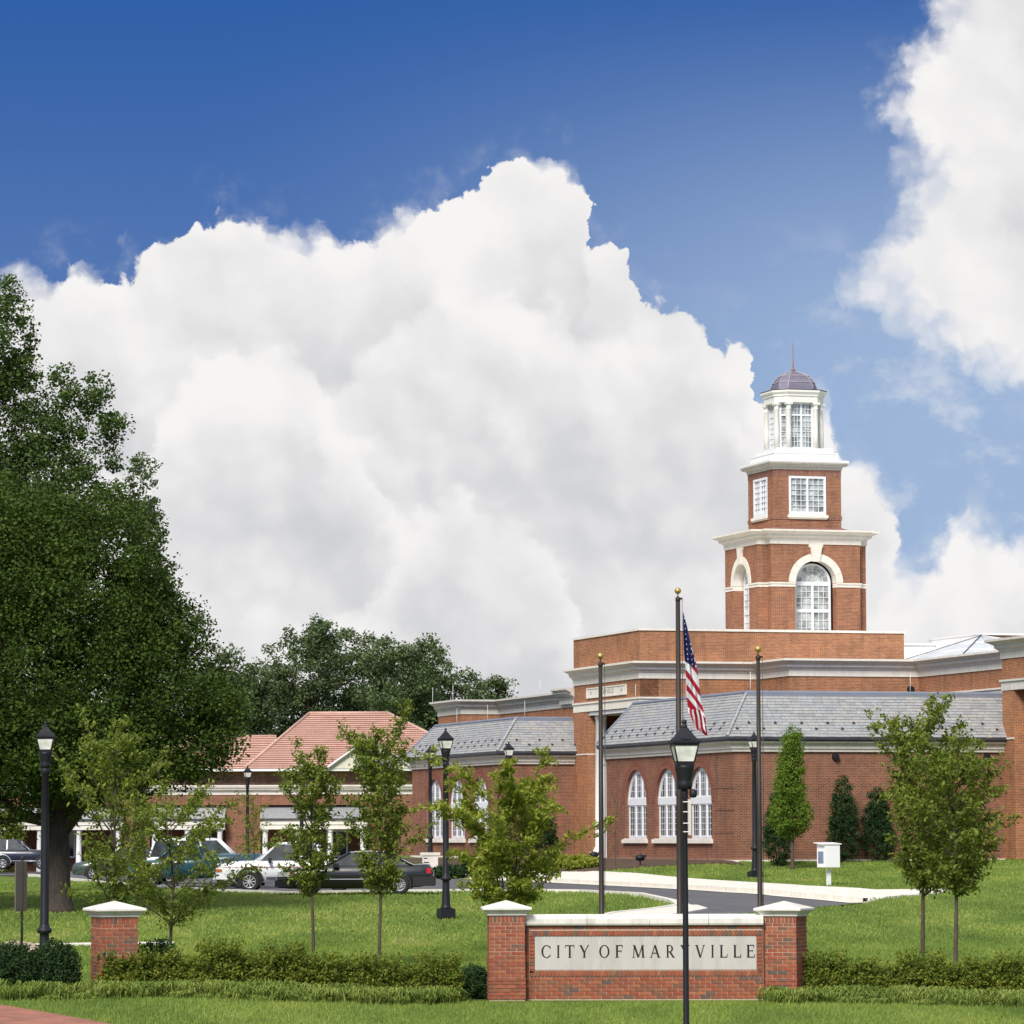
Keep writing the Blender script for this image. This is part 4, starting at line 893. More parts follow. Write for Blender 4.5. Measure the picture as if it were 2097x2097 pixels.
# ---- the tower : notched square shaft, square upper stage, chamfered lantern, copper dome
TS, TT = 13.09, 27.02; hb, nt = 2.77, 0.5
def notched(h, n): return [(TS-h, TT-h+n), (TS-h+n, TT-h+n), (TS-h+n, TT-h), (TS+h-n, TT-h), (TS+h-n, TT-h+n), (TS+h, TT-h+n), (TS+h, TT+h-n), (TS+h-n, TT+h-n), (TS+h-n, TT+h), (TS-h+n, TT+h), (TS-h+n, TT+h-n), (TS-h, TT+h-n)]
NP = notched(hb, nt); w = MB(); zc = 13.03
for i in range(12):
    a, b = Vector((*NP[i], 0)), Vector((*NP[(i+1) % 12], 0)); d = (b-a); L = d.length; nd = Vector((d.y, -d.x, 0)).normalized()
    hole = [arch(L/2-1.06, L/2+1.06, 9.0, zc, 24)] if L > 3 else []
    plate(w, Frame(a, d, nd), rect(0, L, 8.9, 14.9), hole, -0.55, 0, edge_out=False)
hall_part('tower_shaft', w, MT['brick_tower'])
def ccw(P): return P
m_ = MB(); sweep(m_, NP[::1], CORN(14.85, 15.52, 0.52), closed=True); hall_part('cornice', m_, MT['stone'])
w = MB(); w.poly([(x, y, 15.53) for x, y in notched(hb+0.45, nt)]); hall_part('flat_roof', w, MT['stone'])
m_ = MB(); BP = [(0.03, 12.81), (0.03, 12.94), (0.07, 12.95), (0.07, 13.02), (0, 13.02), (0, 12.81)]
for k in range(4):                                  # the band stops at each archway
    R4 = Matrix.Rotation(-k*math.pi/2, 2); C0 = Vector((TS, TT))
    for seg in ([(hb*0+1.06, -hb), (hb-nt, -hb), (hb-nt, -hb+nt), (hb, -hb+nt), (hb, -1.06)][:5],):
        P = [tuple(C0 + R4 @ Vector(p)) for p in seg]; sweep(m_, P, BP)
hall_part('stone_band', m_, MT['stone'])
def tower_window_meshes():
    fr = Frame((0, 0, 0), (1, 0, 0), (0, -1, 0)); R = 0.93; zb = 9.2; holes = []
    f = MB(); b = MB(); panes = []
    top = [(0.80*math.cos(math.pi*i/16), zc+0.07+0.80*math.sin(math.pi*i/16)*0.96) for i in range(17)]
    lo = [rect(-0.82, -0.06, z0, z1) for z0, z1 in ((11.78, 12.90), (10.50, 11.62), (9.4, 10.34))]; ro = [[(-x, z) for x, z in l][::-1] for l in lo]
    plate(f, fr, arch(-R, R, zb, zc, 24), [top]+lo+ro, -0.08, 0.0); f.lathe([(0, 0), (0, 0)], 3) if False else None
    for l in lo+ro:
        xs = sorted({p[0] for p in l}); zs = sorted({p[1] for p in l})
        nx, nz = 3, 4 if zs[0] > 11 else 3
        for k in range(1, nx): x = xs[0]+(xs[1]-xs[0])*k/nx; plate(b, fr, rect(x-.014, x+.014, zs[0], zs[1]), (), -.05, -.015)
        for k in range(1, nz): z = zs[0]+(zs[1]-zs[0])*k/nz; plate(b, fr, rect(xs[0], xs[1], z-.014, z+.014), (), -.05, -.012)
        for i in range(nx):
            for j in range(nz):
                p = MB(); p.poly([fr(*q, -0.06) for q in rect(xs[0]+(xs[1]-xs[0])*i/nx, xs[0]+(xs[1]-xs[0])*(i+1)/nx, zs[0]+(zs[1]-zs[0])*j/nz, zs[0]+(zs[1]-zs[0])*(j+1)/nz)]); panes.append(p.mesh('pane'))
    for rr in (0.30, 0.54):
        for i in range(16):
            a0, a1 = math.pi*i/16, math.pi*(i+1)/16
            b.quad(*[fr(r*math.cos(a), zc+0.07+r*math.sin(a)*0.96, -0.012) for r, a in ((rr-.014, a0), (rr+.014, a0), (rr+.014, a1), (rr-.014, a1))])
    for k in range(1, 8):
        a = math.pi*k/8; r0, r1 = (0.05, 0.80) if k % 2 == 0 else (0.54, 0.80)
        d = Vector((math.cos(a), math.sin(a)*0.96)); nn = Vector((-d.y, d.x))*0.013
        b.quad(*[fr(d.x*r+s*nn.x, zc+0.07+d.y*r+s*nn.y, -0.012) for r, s in ((r0, -1), (r1, -1), (r1, 1), (r0, 1))])
    p = MB(); p.poly([fr(x, z, -0.06) for x, z in top]); panes.append(p.mesh('pane'))
    return f.mesh('frame'), b.mesh('glazing_bars'), panes
TW = tower_window_meshes(); cast_me = None
def place(me, name, parent, mat):
    if not me.materials: me.materials.append(MT[mat])
    o = bpy.data.objects.new(name, me); COL.objects.link(o); o.parent = parent; return o
def arch_stone_mesh():
    fr = Frame((0, 0, 0), (1, 0, 0), (0, -1, 0)); m = MB(); n = 9
    for i in range(n):                              # voussoirs with open joints
        a0, a1 = math.pi*(i+0.012)/n, math.pi*(i+0.988)/n; K = 5
        q = [(1.38*math.cos(a0+(a1-a0)*k/K), zc+1.38*math.sin(a0+(a1-a0)*k/K)) for k in range(K+1)] + [(1.04*math.cos(a1+(a0-a1)*k/K), zc+1.04*math.sin(a1+(a0-a1)*k/K)) for k in range(K+1)]
        plate(m, fr, q, (), -0.52, 0.05)
    k = MB(); plate(k, fr, [(-0.17, 14.02), (0.17, 14.02), (0.31, 14.84), (-0.31, 14.84)], (), 0.0, 0.13); plate(k, fr, [(-0.35, 14.70), (-0.20, 14.70), (-0.24, 14.845), (-0.37, 14.845)], (), 0, 0.08); plate(k, fr, [(0.35, 14.70), (0.20, 14.70), (0.24, 14.845), (0.37, 14.845)], (), 0, 0.08)
    im = MB()
    for s in (-1, 1): x0, x1 = (1.045, 1.075) if s > 0 else (-1.075, -1.045); im.box(x0, x1, -0.02, 0.50, 12.81, 13.02)
    return m.mesh('arch_stones'), k.mesh('keystone'), im.mesh('impost')
AS = arch_stone_mesh()
for k in range(4):
    for me, nm, dz in ((AS[0], 'arch_stones', 0), (AS[1], 'keystone', 0), (AS[2], 'impost', 0)):
        o = place(me, nm, HALL, 'stone'); o.location = (TS+math.sin(k*math.pi/2)*hb, TT-math.cos(k*math.pi/2)*hb, 0); o.rotation_euler = (0, 0, k*math.pi/2)
    wn = empty('window', (TS+math.sin(k*math.pi/2)*(hb-0.46), TT-math.cos(k*math.pi/2)*(hb-0.46), 0), k*math.pi/2, HALL)
    place(TW[0], 'frame', wn, 'white_win'); place(TW[1], 'glazing_bars', wn, 'white_win')
    for me in TW[2]: place(me, 'pane', wn, 'glass_tower')
# upper brick stage
h2 = 1.74; w = MB(); C4 = [(TS-h2, TT-h2), (TS+h2, TT-h2), (TS+h2, TT+h2), (TS-h2, TT+h2)]
for i in range(4):
    a, b = Vector((*C4[i], 0)), Vector((*C4[(i+1) % 4], 0)); d = b-a
    plate(w, Frame(a, d, Vector((d.y, -d.x, 0))), rect(0, 3.48, 15.53, 18.22), [rect(0.79, 2.69, 16.30, 18.21)], -0.2, 0, edge_out=False)
hall_part('upper_stage_wall', w, MT['brick_tower'])
w = MB()
for z0, z1, o in ((18.225, 18.52, 0.012), (16.12, 16.30, 0.03)): sweep(w, C4, [(o, z0), (o, z1), (0, z1), (0, z0)], closed=True)
hall_part('soldier_course', w, MT['brick_soldier'])
w = MB(); sweep(w, C4, [(0.0, 15.74), (0.34, 15.60), (0.36, 15.535), (0.0, 15.535)], closed=True); hall_part('copper_flashing', w, MT['copper'])
w = MB(); sweep(w, C4, CORN(18.525, 18.86, 0.30)[:-2]+[(0.0, 18.865), (0.0, 18.525)], closed=True); hall_part('cornice', w, MT['stone_grey_and_shade'])
w = MB(); w.box(TS-2.05, TS+2.05, TT-2.05, TT+2.05, 18.87, 18.97); w.box(TS-1.64, TS+1.64, TT-1.64, TT+1.64, 18.975, 19.30); w.box(TS-1.66, TS+1.66, TT-1.66, TT+1.66, 19.304, 19.36); w.box(TS-1.44, TS+1.44, TT-1.44, TT+1.44, 19.364, 19.60); hall_part('lantern_plinth', w, MT['white'])
def sq_window():
    fr = Frame((0, 0, 0), (1, 0, 0), (0, -1, 0)); f = MB(); b = MB(); ps = []
    hs = [rect(-0.84, -0.05, 16.50, 18.10), rect(0.05, 0.84, 16.50, 18.10)]
    plate(f, fr, rect(-0.95, 0.95, 16.34, 18.21), hs, -0.12, 0.03)
    for h in hs:
        x0, x1 = h[0][0], h[1][0]
        for k in (1, 2): x = x0+(x1-x0)*k/3; plate(b, fr, rect(x-.013, x+.013, 16.5, 18.1), (), -.06, -.01)
        for k in range(1, 6): z = 16.5+1.6*k/6; plate(b, fr, rect(x0, x1, z-.013, z+.013), (), -.06, -.007)
        for i in range(3):
            for j in range(6):
                p = MB(); p.poly([fr(*q, -0.07) for q in rect(x0+(x1-x0)*i/3, x0+(x1-x0)*(i+1)/3, 16.5+1.6*j/6, 16.5+1.6*(j+1)/6)]); ps.append(p.mesh('pane'))
    s = MB(); s.box(-1.03, 1.03, -0.14, 0.1, 16.20, 16.335); s.box(-0.99, 0.99, -0.10, 0.1, 16.14, 16.197)
    return f.mesh('frame'), b.mesh('glazing_bars'), ps, s.mesh('sill')
SW = sq_window()
for k in range(4):
    wn = empty('window', (TS+math.sin(k*math.pi/2)*h2, TT-math.cos(k*math.pi/2)*h2, 0), k*math.pi/2, HALL)
    place(SW[0], 'frame', wn, 'white_win'); place(SW[1], 'glazing_bars', wn, 'white_win'); place(SW[3], 'sill', wn, 'stone')
    for me in SW[2]: place(me, 'pane', wn, 'glass_tower')
def chamf(off, F0=1.29, leg=0.37):
    h = 1.015+off; f = F0/2+off*0.4142
    return [(TS-f, TT-h), (TS+f, TT-h), (TS+h, TT-f), (TS+h, TT+f), (TS+f, TT+h), (TS-f, TT+h), (TS-h, TT+f), (TS-h, TT-f)]
w = MB(); P = chamf(0.25)
sweep(w, P, [(0.0, 21.84), (0.0, 22.14), (0.05, 22.15), (0.05, 22.22), (0.12, 22.30), (0.15, 22.33), (0.15, 22.42), (-0.3, 22.44), (-0.3, 21.84)], closed=True); w.poly([(x, y, 21.845) for x, y in chamf(0.2)][::-1]); hall_part('lantern_entablature', w, MT['cream'])
w = MB(); sweep(w, chamf(0.40), [(0.0, 22.425), (0.02, 22.46), (-0.5, 22.50), (-0.5, 22.425)], closed=True); hall_part('drip_edge', w, MT['gutter'])
for x, y in chamf(0.13):                            # a round column at every corner of the lantern
    column(x, y, 19.62, 21.84, 0.125, None, 'lantern_column', 'cream', base=False)
LW8 = chamf(0.02)
for i in range(8):
    a, b = Vector((*LW8[i], 0)), Vector((*LW8[(i+1) % 8], 0)); d = b-a; L = d.length; fr = Frame(a, d, Vector((d.y, -d.x, 0)))
    wn = empty('window', (0, 0, 0), 0, HALL); f = MB(); g = MB(); big = L > 0.9
    if big: hs = [rect(0.14, L/2-0.05, 19.68, 21.20), rect(L/2+0.05, L-0.14, 19.68, 21.20), rect(0.14, L/2-0.05, 21.28, 21.78), rect(L/2+0.05, L-0.14, 21.28, 21.78)]
    else: hs = [rect(0.15, L-0.15, 19.68, 21.20), rect(0.15, L-0.15, 21.28, 21.78)]
    plate(f, fr, rect(0, L, 19.6, 21.84), hs, -0.08, 0)
    for h in hs:
        x0, x1, z0, z1 = h[0][0], h[1][0], h[0][1], h[2][1]; nz = 6 if z1-z0 > 1 else 2; nx = 3 if big else 1
        for k in range(1, nx): x = x0+(x1-x0)*k/nx; plate(g, fr, rect(x-.011, x+.011, z0, z1), (), -.05, -.01)
        for k in range(1, nz): z = z0+(z1-z0)*k/nz; plate(g, fr, rect(x0, x1, z-.011, z+.011), (), -.05, -.008)
        p = MB(); p.poly([fr(*q, -0.055) for q in h]); p.build('pane', MT['glass_tower'], wn)
    f.build('frame', MT['white_win'], wn); g.build('glazing_bars', MT['white_win'], wn)
def dome_mat():
    m = NT('oxidised_dome_metal'); n = m.noise(m.tc('Object'), 2.5, 4.0, 0.6); r = m.n('ShaderNodeNewGeometry').outputs['Random Per Island']
    c = m.ramp(m.math('ADD', m.math('MULTIPLY', n, 0.4), m.math('MULTIPLY', r, 0.6)), [(0.2, (0.165, 0.155, 0.225)), (0.5, (0.24, 0.215, 0.275)), (0.8, (0.30, 0.255, 0.30))])
    m.col(c).rough(0.38).metal(0.35); return m.m
MT['dome'] = dome_mat(); MT['seam'] = simple('pale_dome_seam', (0.45, 0.42, 0.44), 0.45, 0.1)
dm = empty('dome', (0, 0, 0), 0, HALL); lev = [(1.0, 22.45), (0.965, 22.66), (0.90, 22.86), (0.80, 23.04), (0.66, 23.20), (0.47, 23.33), (0.24, 23.41), (0.06, 23.44)]
base8 = chamf(-0.02)
def dp(i, k, e=0.0): s, z = lev[k]; x, y = base8[i % 8]; return Vector((TS+(x-TS)*(s+e), TT+(y-TT)*(s+e), z+e*0.6))
for lo_, hi_ in ((0, 2), (2, 4), (4, 7)):
    for i in range(8):
        p = MB(); sh = 0.004
        for k in range(lo_, hi_): p.quad(dp(i, k, sh), dp(i+1, k, sh), dp(i+1, k+1, 0), dp(i, k+1, 0))
        p.build('panel', MT['dome'], dm)
w = MB()
for i in range(8): w.tube([dp(i, k, 0.012) for k in range(8)], 0.016, 5)
for k in (2, 4): w.tube([dp(i, k, 0.012) for i in range(9)], 0.012, 5)
w.build('seam', MT['seam'], dm)
w = MB(); w.lathe([(0.16, 23.42), (0.10, 23.46), (0.05, 23.48), (0.11, 23.53), (0.11, 23.56), (0.05, 23.60), (0.035, 23.66), (0.012, 24.85)], 12, (TS, TT)); hall_part('spire', w, MT['copper'])
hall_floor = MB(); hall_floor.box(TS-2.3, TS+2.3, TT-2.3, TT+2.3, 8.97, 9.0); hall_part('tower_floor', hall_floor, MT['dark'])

# corbelled end wall interior of the wings (seen dark behind the glass)

# ================================================================== monument sign and brick piers
def brick_mesh(l, h, d):
    mb = MB(); mb.box(-l/2, l/2, -d/2, d/2, -h/2, h/2)
    me = mb.mesh('brick'); me.materials.append(MT['brick_piece']); return me
BM = {}
def bmesh_for(l, h, d):
    k = (round(l, 3), round(h, 3), round(d, 3))
    if k not in BM: BM[k] = brick_mesh(*k)
    return BM[k]
def lay(parent, x, y, z, l, h, d, rz=0.0, name='brick'):
    o = bpy.data.objects.new(name, bmesh_for(l, h, d)); COL.objects.link(o); o.parent = parent
    o.location = (x + random.uniform(-.001, .001), y, z); o.rotation_euler = (0, 0, rz); return o
CO, JT = 0.0677, 0.012                              # course and joint
def pier(name, label, x, y, zb, rz, half=0.335, top=1.55, group=None, kids=True):
    p = empty(name, (x, y, zb), rz); tag(p, label, 'brick pier', group)
    m = MB(); m.box(-half+0.008, half-0.008, -half+0.008, half-0.008, -0.5, top); m.build('mortar_core', MT['mortar'], p)
    rows = int(round((top-0.11)/CO)); L = 2*half
    for r in range(rows):
        z = r*CO+CO/2; e = 0.0 if r % 7 != 6 else -0.004; e += 0.012 if r < 6 else (0.005 if r < 12 else 0.0)
        for s in range(4):
            a = s*math.pi/2; c, sn = math.cos(a), math.sin(a); hh = half+e
            # courses alternate; every face starts with a header-end of its neighbour on odd courses
            x0 = -hh; ph = 0.1016 if (r+s) % 2 else 0.2032; first = True
            xs = [x0]; cur = x0+ph
            while cur < hh-0.05: xs.append(cur); cur += 0.2032
            xs.append(hh)
            for i in range(len(xs)-1):
                l = xs[i+1]-xs[i]-JT
                if l < 0.03: continue
                u = (xs[i]+xs[i+1])/2; v = -(hh-0.03)
                lay(p, u*c-v*sn, u*sn+v*c, z, l, CO-JT, 0.06, a)
    zt = rows*CO                                     # soldier course under the cap
    n = int(2*half/CO)
    for s in range(4):
        a = s*math.pi/2; c, sn = math.cos(a), math.sin(a)
        for i in range(n):
            u = -half + (i+0.5)*2*half/n; v = -(half-0.03)
            lay(p, u*c-v*sn, u*sn+v*c, zt+0.055, 2*half/n-JT, 0.10, 0.06, a)
    cm = MB(); z = top; o = half+0.025
    prof = [(0, z), (0, z+0.03), (0.03, z+0.05), (0.045, z+0.085), (0.085, z+0.092), (0.095, z+0.105), (0.095, z+0.135), (0.085, z+0.148)]
    sq = [(-o, -o), (o, -o), (o, o), (-o, o)]; sweep(cm, sq, prof+[(-0.1, z+0.148), (-0.1, z)], closed=True)
    q = o+0.085; ap = (0, 0, z+0.275)
    for a, b in (((-q, -q), (q, -q)), ((q, -q), (q, q)), ((q, q), (-q, q)), ((-q, q), (-q, -q))): cm.poly([(*a, z+0.146), (*b, z+0.146), ap])
    cm.build('stone_cap', MT['stone_sign'], p); return p
MT['stone_sign'] = weathered('cast_stone', (0.72, 0.69, 0.63), 0.7, 0.80)
MT['stone_slab'] = weathered('honed_limestone_slab', (0.50, 0.475, 0.435), 0.7, 0.86)
ZS = -3.05
SG = empty('monument_sign', (0.20, 74.62, ZS), math.radians(-2.2))
tag(SG, 'low brick sign wall with a cream stone panel lettered CITY OF MARYVILLE', 'sign')
SL = 4.44
m = MB(); m.box(0, SL, 0.014, 0.34, -0.3, 1.345); m.build('mortar_core', MT['mortar'], SG)
PX0, PX1, PZ0, PZ1 = 0.195, 4.305, 0.535, 1.155
def course(r, x0, x1, ph, d=0.06, y=0.03, joined=None):
    z = r*CO+CO/2; xs = [x0]; cur = x0+ph
    while cur < x1-0.05: xs.append(cur); cur += 0.2032
    xs.append(x1)
    for i in range(len(xs)-1):
        l = xs[i+1]-xs[i]-JT
        if l > 0.03: lay(SG, (xs[i]+xs[i+1])/2, y, z, l, CO-JT, d)
for r in range(6): course(r, 0, SL, 0.1016 if r % 2 else 0.2032)
for r in range(6, 19):                              # short returns at both ends of the panel
    for x0, x1 in ((0.0, PX0-0.10), (PX1+0.10, SL)):
        z = r*CO+CO/2; lay(SG, (x0+x1)/2, 0.03, z, x1-x0-JT, CO-JT, 0.06)
    z = r*CO+CO/2
    if PZ0-0.05 < z < PZ1+0.02:
        for x in (PX0-0.05, PX1+0.05): lay(SG, x, 0.015, z, 0.10-JT, CO-JT, 0.06)
course(19, 0, SL, 0.1016, y=0.03)
for zc_ in (PZ0-0.065, PZ1+0.055):                  # rowlock bands above and below the panel
    n = 62; 
    for i in range(n):
        u = PX0-0.10+(i+0.5)*(PX1-PX0+0.2)/n; lay(SG, u, 0.015, zc_, (PX1-PX0+0.2)/n-JT, 0.095, 0.06)
for i, (a, b) in enumerate(((PX0, 0.86), (0.86, 2.00), (2.00, 3.17), (3.17, PX1))) if False else enumerate(((PX0, 1.385), (1.385, 2.49), (2.49, 3.68), (3.68, PX1))):
    m = MB(); m.box(a+0.003, b-0.003, 0.003, 0.05, PZ0, PZ1); m.build('stone_panel', MT['stone_slab'], SG)
m = MB(); m.box(PX0+0.01, PX1-0.01, 0.010, 0.06, PZ0+0.01, PZ1-0.01); m.build('panel_joint', MT['white'], SG)
MT['letter'] = simple('dark_carved_letters', (0.016, 0.012, 0.010), 0.8, 0.1)
frS = Frame((0, 0.0025, 0), (1, 0, 0), (0, -1, 0))
LET = [('C', 1105.6, 1124.9), ('I', 1136.7, 1143.5), ('T', 1154, 1173), ('Y', 1183, 1204), ('O', 1223.6, 1244.7), ('F', 1256.7, 1271.9), ('M', 1290.5, 1317), ('A', 1327, 1348), ('R', 1360.4, 1377.5),
       ('Y', 1389, 1409), ('V', 1419.5, 1440), ('I', 1451.5, 1457.9), ('L', 1469.5, 1485.3), ('L', 1497, 1513), ('E', 1524, 1541)]
for ch, a, b in LET:
    s0, s1 = (a-1048.5)/110-0.20, (b-1048.5)/110-0.20
    letter(SG, ch, frS, s0, 0.757, 0.232, s1-s0, MT['letter'], 0.003)
xc = [-0.0, 1.17, 2.33, 3.42, SL]
for a, b in zip(xc, xc[1:]):                         # coping in four cast lengths
    m = MB(); z = 1.36
    m.v = []; sec = [(-0.06, z), (-0.075, z+0.03), (-0.075, z+0.115), (-0.05, z+0.13), (0.17, z+0.20), (0.39, z+0.13), (0.415, z+0.115), (0.415, z+0.0)]
    r0 = m.ring([(a+0.004, y, zz) for y, zz in sec]); r1 = m.ring([(b-0.004, y, zz) for y, zz in sec]); m.bridge(r0, r1, 0, False); m.cap(r0); m.cap(r1)
    m.build('coping_stone', MT['stone_sign'], SG)
m = MB(); m.box(0.0, SL, -0.03, 0.37, 1.345, 1.368); m.build('mortar_bed', MT['mortar'], SG)
m = MB(); m.box(-0.80, SL-0.12, -0.42, 0.5, -0.5, -0.035); m.build('concrete_footing', MT['concrete'], SG)
pier('sign_pier', 'brick pier with a pyramid stone cap at the left end of the lettered sign wall', -0.135, 74.74, ZS, math.radians(3), group='piers of the entrance sign')
pier('sign_pier', 'brick pier with a pyramid stone cap at the right end of the lettered sign wall', 5.04, 74.74, ZS-0.03, math.radians(-21), group='piers of the entrance sign')
pier('entrance_pier', 'free-standing square brick pier with a white stone cap beside the dark shrubs', -7.0, 70.5, -2.97, math.radians(21), top=1.55)

# ================================================================== lamp posts
def lamp_meshes():
    D = {}
    m = MB(); m.box(-0.22, 0.22, -0.22, 0.22, 0, 0.27); m.box(-0.20, 0.20, -0.20, 0.20, 0.27, 0.30); D['base'] = m.mesh('base')
    m = MB(); m.lathe([(0.17, 0.30), (0.14, 0.34), (0.125, 0.42), (0.100, 1.02), (0.098, 1.10), (0.15, 1.12), (0.16, 1.16), (0.15, 1.20), (0.115, 1.23), (0.092, 1.30), (0.086, 3.2), (0.074, 4.42), (0.098, 4.44), (0.098, 4.52), (0.088, 4.56)], 16)
    D['shaft'] = m.mesh('shaft')
    m = MB(); m.lathe([(0.088, 4.56), (0.105, 4.60), (0.112, 4.64), (0.100, 4.67), (0.105, 4.70), (0.138, 4.86), (0.145, 4.90)], 16); m.lathe([(0.15, 4.90), (0.17, 4.905), (0.17, 4.93), (0.12, 4.94)], 4, rot=math.pi/4, sm=False); D['fitter'] = m.mesh('fitter')
    m = MB(); a, b, z0, z1 = 0.115, 0.170, 4.94, 5.19
    for i in range(4):
        t0, t1 = math.pi/4+i*math.pi/2, math.pi/4+(i+1)*math.pi/2; s = math.sqrt(2)
        P = lambda r, t, z: (r*s*math.cos(t), r*s*math.sin(t), z)
        g = MB(); g.quad(P(a, t0, z0), P(a, t1, z0), P(b, t1, z1), P(b, t0, z1)); D['pane%d' % i] = g.mesh('glass_pane')
        m.tube([P(a+0.004, t0, z0), P(b+0.004, t0, z1)], 0.012, 5)
    m.lathe([(0.175, 4.935), (0.175, 4.955)], 4, rot=math.pi/4, sm=False); m.lathe([(0.250, 5.175), (0.250, 5.20)], 4, rot=math.pi/4, sm=False); D['lantern_frame'] = m.mesh('lantern_frame')
    m = MB(); m.lathe([(0.272, 5.20), (0.280, 5.215), (0.280, 5.245), (0.250, 5.255), (0.18, 5.31), (0.11, 5.38), (0.06, 5.43)], 4, rot=math.pi/4, sm=False); m.lathe([(0.05, 5.42), (0.04, 5.46), (0.025, 5.47), (0.038, 5.50), (0.036, 5.53), (0.0, 5.55)], 10); D['lantern_roof'] = m.mesh('lantern_roof')
    m = MB(); m.lathe([(0.05, 4.95), (0.06, 5.0), (0.055, 5.12), (0.02, 5.14)], 12); D['bulb_cover'] = m.mesh('bulb_cover')
    return D
LM = lamp_meshes()
for k, me in LM.items(): me.materials.append(MT['glass_lamp'] if k.startswith('pane') else (MT['white'] if k == 'bulb_cover' else MT['black']))
def lamp(label, x, y, z, sc=1.0, rz=0.3):
    e = empty('street_lamp', (x, y, z), rz); e.scale = (sc, sc, sc); tag(e, label, 'street lamp', 'black lantern lamp posts around the drive and car park')
    for k, me in LM.items():
        o = bpy.data.objects.new('glass_pane' if k.startswith('pane') else k, me); COL.objects.link(o); o.parent = e
    return e
near = lamp('nearest lamp post, its slim black shaft crossing the lettered sign panel', 2.47, 57.6, -4.02, 1.02, 0.12)
for o in near.children:
    if o.name.startswith('shaft'): o.scale = (0.47, 0.47, 1.0)
    if o.name.startswith('base'): o.scale = (0.7, 0.7, 1.0)
m = MB(); n = 24                                     # scalloped crown of the near lantern
for i in range(n):
    a0, a1 = 2*math.pi*i/n, 2*math.pi*(i+0.5)/n; R = 0.190
    for p, q in ((a0, a1), (a1, 2*math.pi*(i+1)/n)):
        zt = 5.275 if p == a0 else 5.255
        m.quad((R*0.86*math.cos(p), R*0.86*math.sin(p), 5.215), (R*0.86*math.cos(q), R*0.86*math.sin(q), 5.215), (R*math.cos(q), R*math.sin(q), 5.255 if p == a0 else 5.275), (R*math.cos(p), R*math.sin(p), zt))
m.build('scalloped_crown', MT['black'], near)
m = MB(); m.box(0.035, 0.075, -0.09, -0.05, 3.92, 4.42); m.build('conduit_box', MT['stone_grey_and_shade'], near)
for z in (3.96, 4.08, 4.24, 4.38): m = MB(); m.box(-0.04, 0.05, -0.092, -0.088, z, z+0.012); m.build('strap', MT['white'], near)
m = MB(); m.lathe([(0.0, 4.44), (0.045, 4.45), (0.055, 4.49), (0.05, 4.55), (0.0, 4.57)], 10, (0.115, -0.03)); m.build('sensor', MT['black'], near)
lamp('black lamp post on the lawn between the dark sedan and the lettered sign', -1.96, 117, -2.45, 1.0, 0.32)
lamp('black lamp post at the left of the lawn beside the old oak trunk', -8.93, 76.5, -2.86, 0.908, 0.05)
lamp('black lamp post by the near corner of the right wing, beside the conical evergreen', 9.1, 151, -1.72, 1.0, 0.4)
lamp('lamp post in the planting bed before the arched windows of the left wing', -3.92, 190, -1.32, 1.0, 0.3)
lamp('black lamp post rising behind the yellow-green tree, against the left wing', -0.17, 170, -1.62, 1.0, 0.3)
lamp('slim black lamp post in the car park behind the blue-striped pickup', -13.58, 205, -2.0, 1.0, 0.3)
lamp('far black lamp post in the car park, its lantern against the tiled roof', -9.49, 180, -2.0, 1.0, 0.3)

# ================================================================== flagpoles and flag
def flagpole(label, x, y, H, r0=0.062, truck=True):
    z0 = float(zg(x, y)); e = empty('flagpole', (x, y, z0)); tag(e, label, 'flagpole', 'flagpoles behind the sign')
    m = MB(); m.lathe([(0.16, 0.0), (0.16, 0.06), (0.10, 0.10), (r0, 0.12), (r0, H*0.35), (r0*0.74, H-0.33)], 16); m.build('shaft', MT['bronze'], e)
    m = MB(); m.lathe([(0.052, H-0.33), (0.06, H-0.31), (0.06, H-0.25), (0.03, H-0.22), (0.014, H-0.21), (0.014, H-0.13)], 12); m.box(0.03, 0.11, -0.02, 0.02, H-0.29, H-0.24); m.build('truck', MT['bronze'], e)
    m = MB(); m.lathe([(0.0, H-0.15)] + [(0.078*math.sin(math.pi*k/12), H-0.078-0.078*math.cos(math.pi*k/12)) for k in range(1, 12)] + [(0.0, H)], 18); m.lathe([(0.010, H-0.24), (0.010, H-0.13)], 8); m.build('ball', MT['gold'], e)
    m = MB(); m.tube([(0.10, -0.02, H-0.27), (0.085, -0.05, H*0.5), (0.075, -0.05, 1.3)], 0.006, 5); m.tube([(0.10, 0.02, H-0.27), (0.11, 0.05, H*0.5), (0.075, 0.05, 1.3)], 0.006, 5); m.build('halyard', MT['gutter'], e)
    m = MB(); m.box(0.05, 0.09, -0.06, 0.06, 1.22, 1.30); m.build('cleat', MT['gutter'], e)
    return e, z0
flagpole('shorter bronze flagpole with a gold ball, in front of the portico', 2.09, 95, 4.27+3.02-0.03)
flagpole('tallest bronze flagpole with a gold ball, carrying the flag', 3.90, 94, 5.77+3.0-0.02, 0.072)
flagpole('shorter bronze flagpole with a gold ball, at the near corner of the right wing', 5.84, 95, 4.39+3.02-0.03)
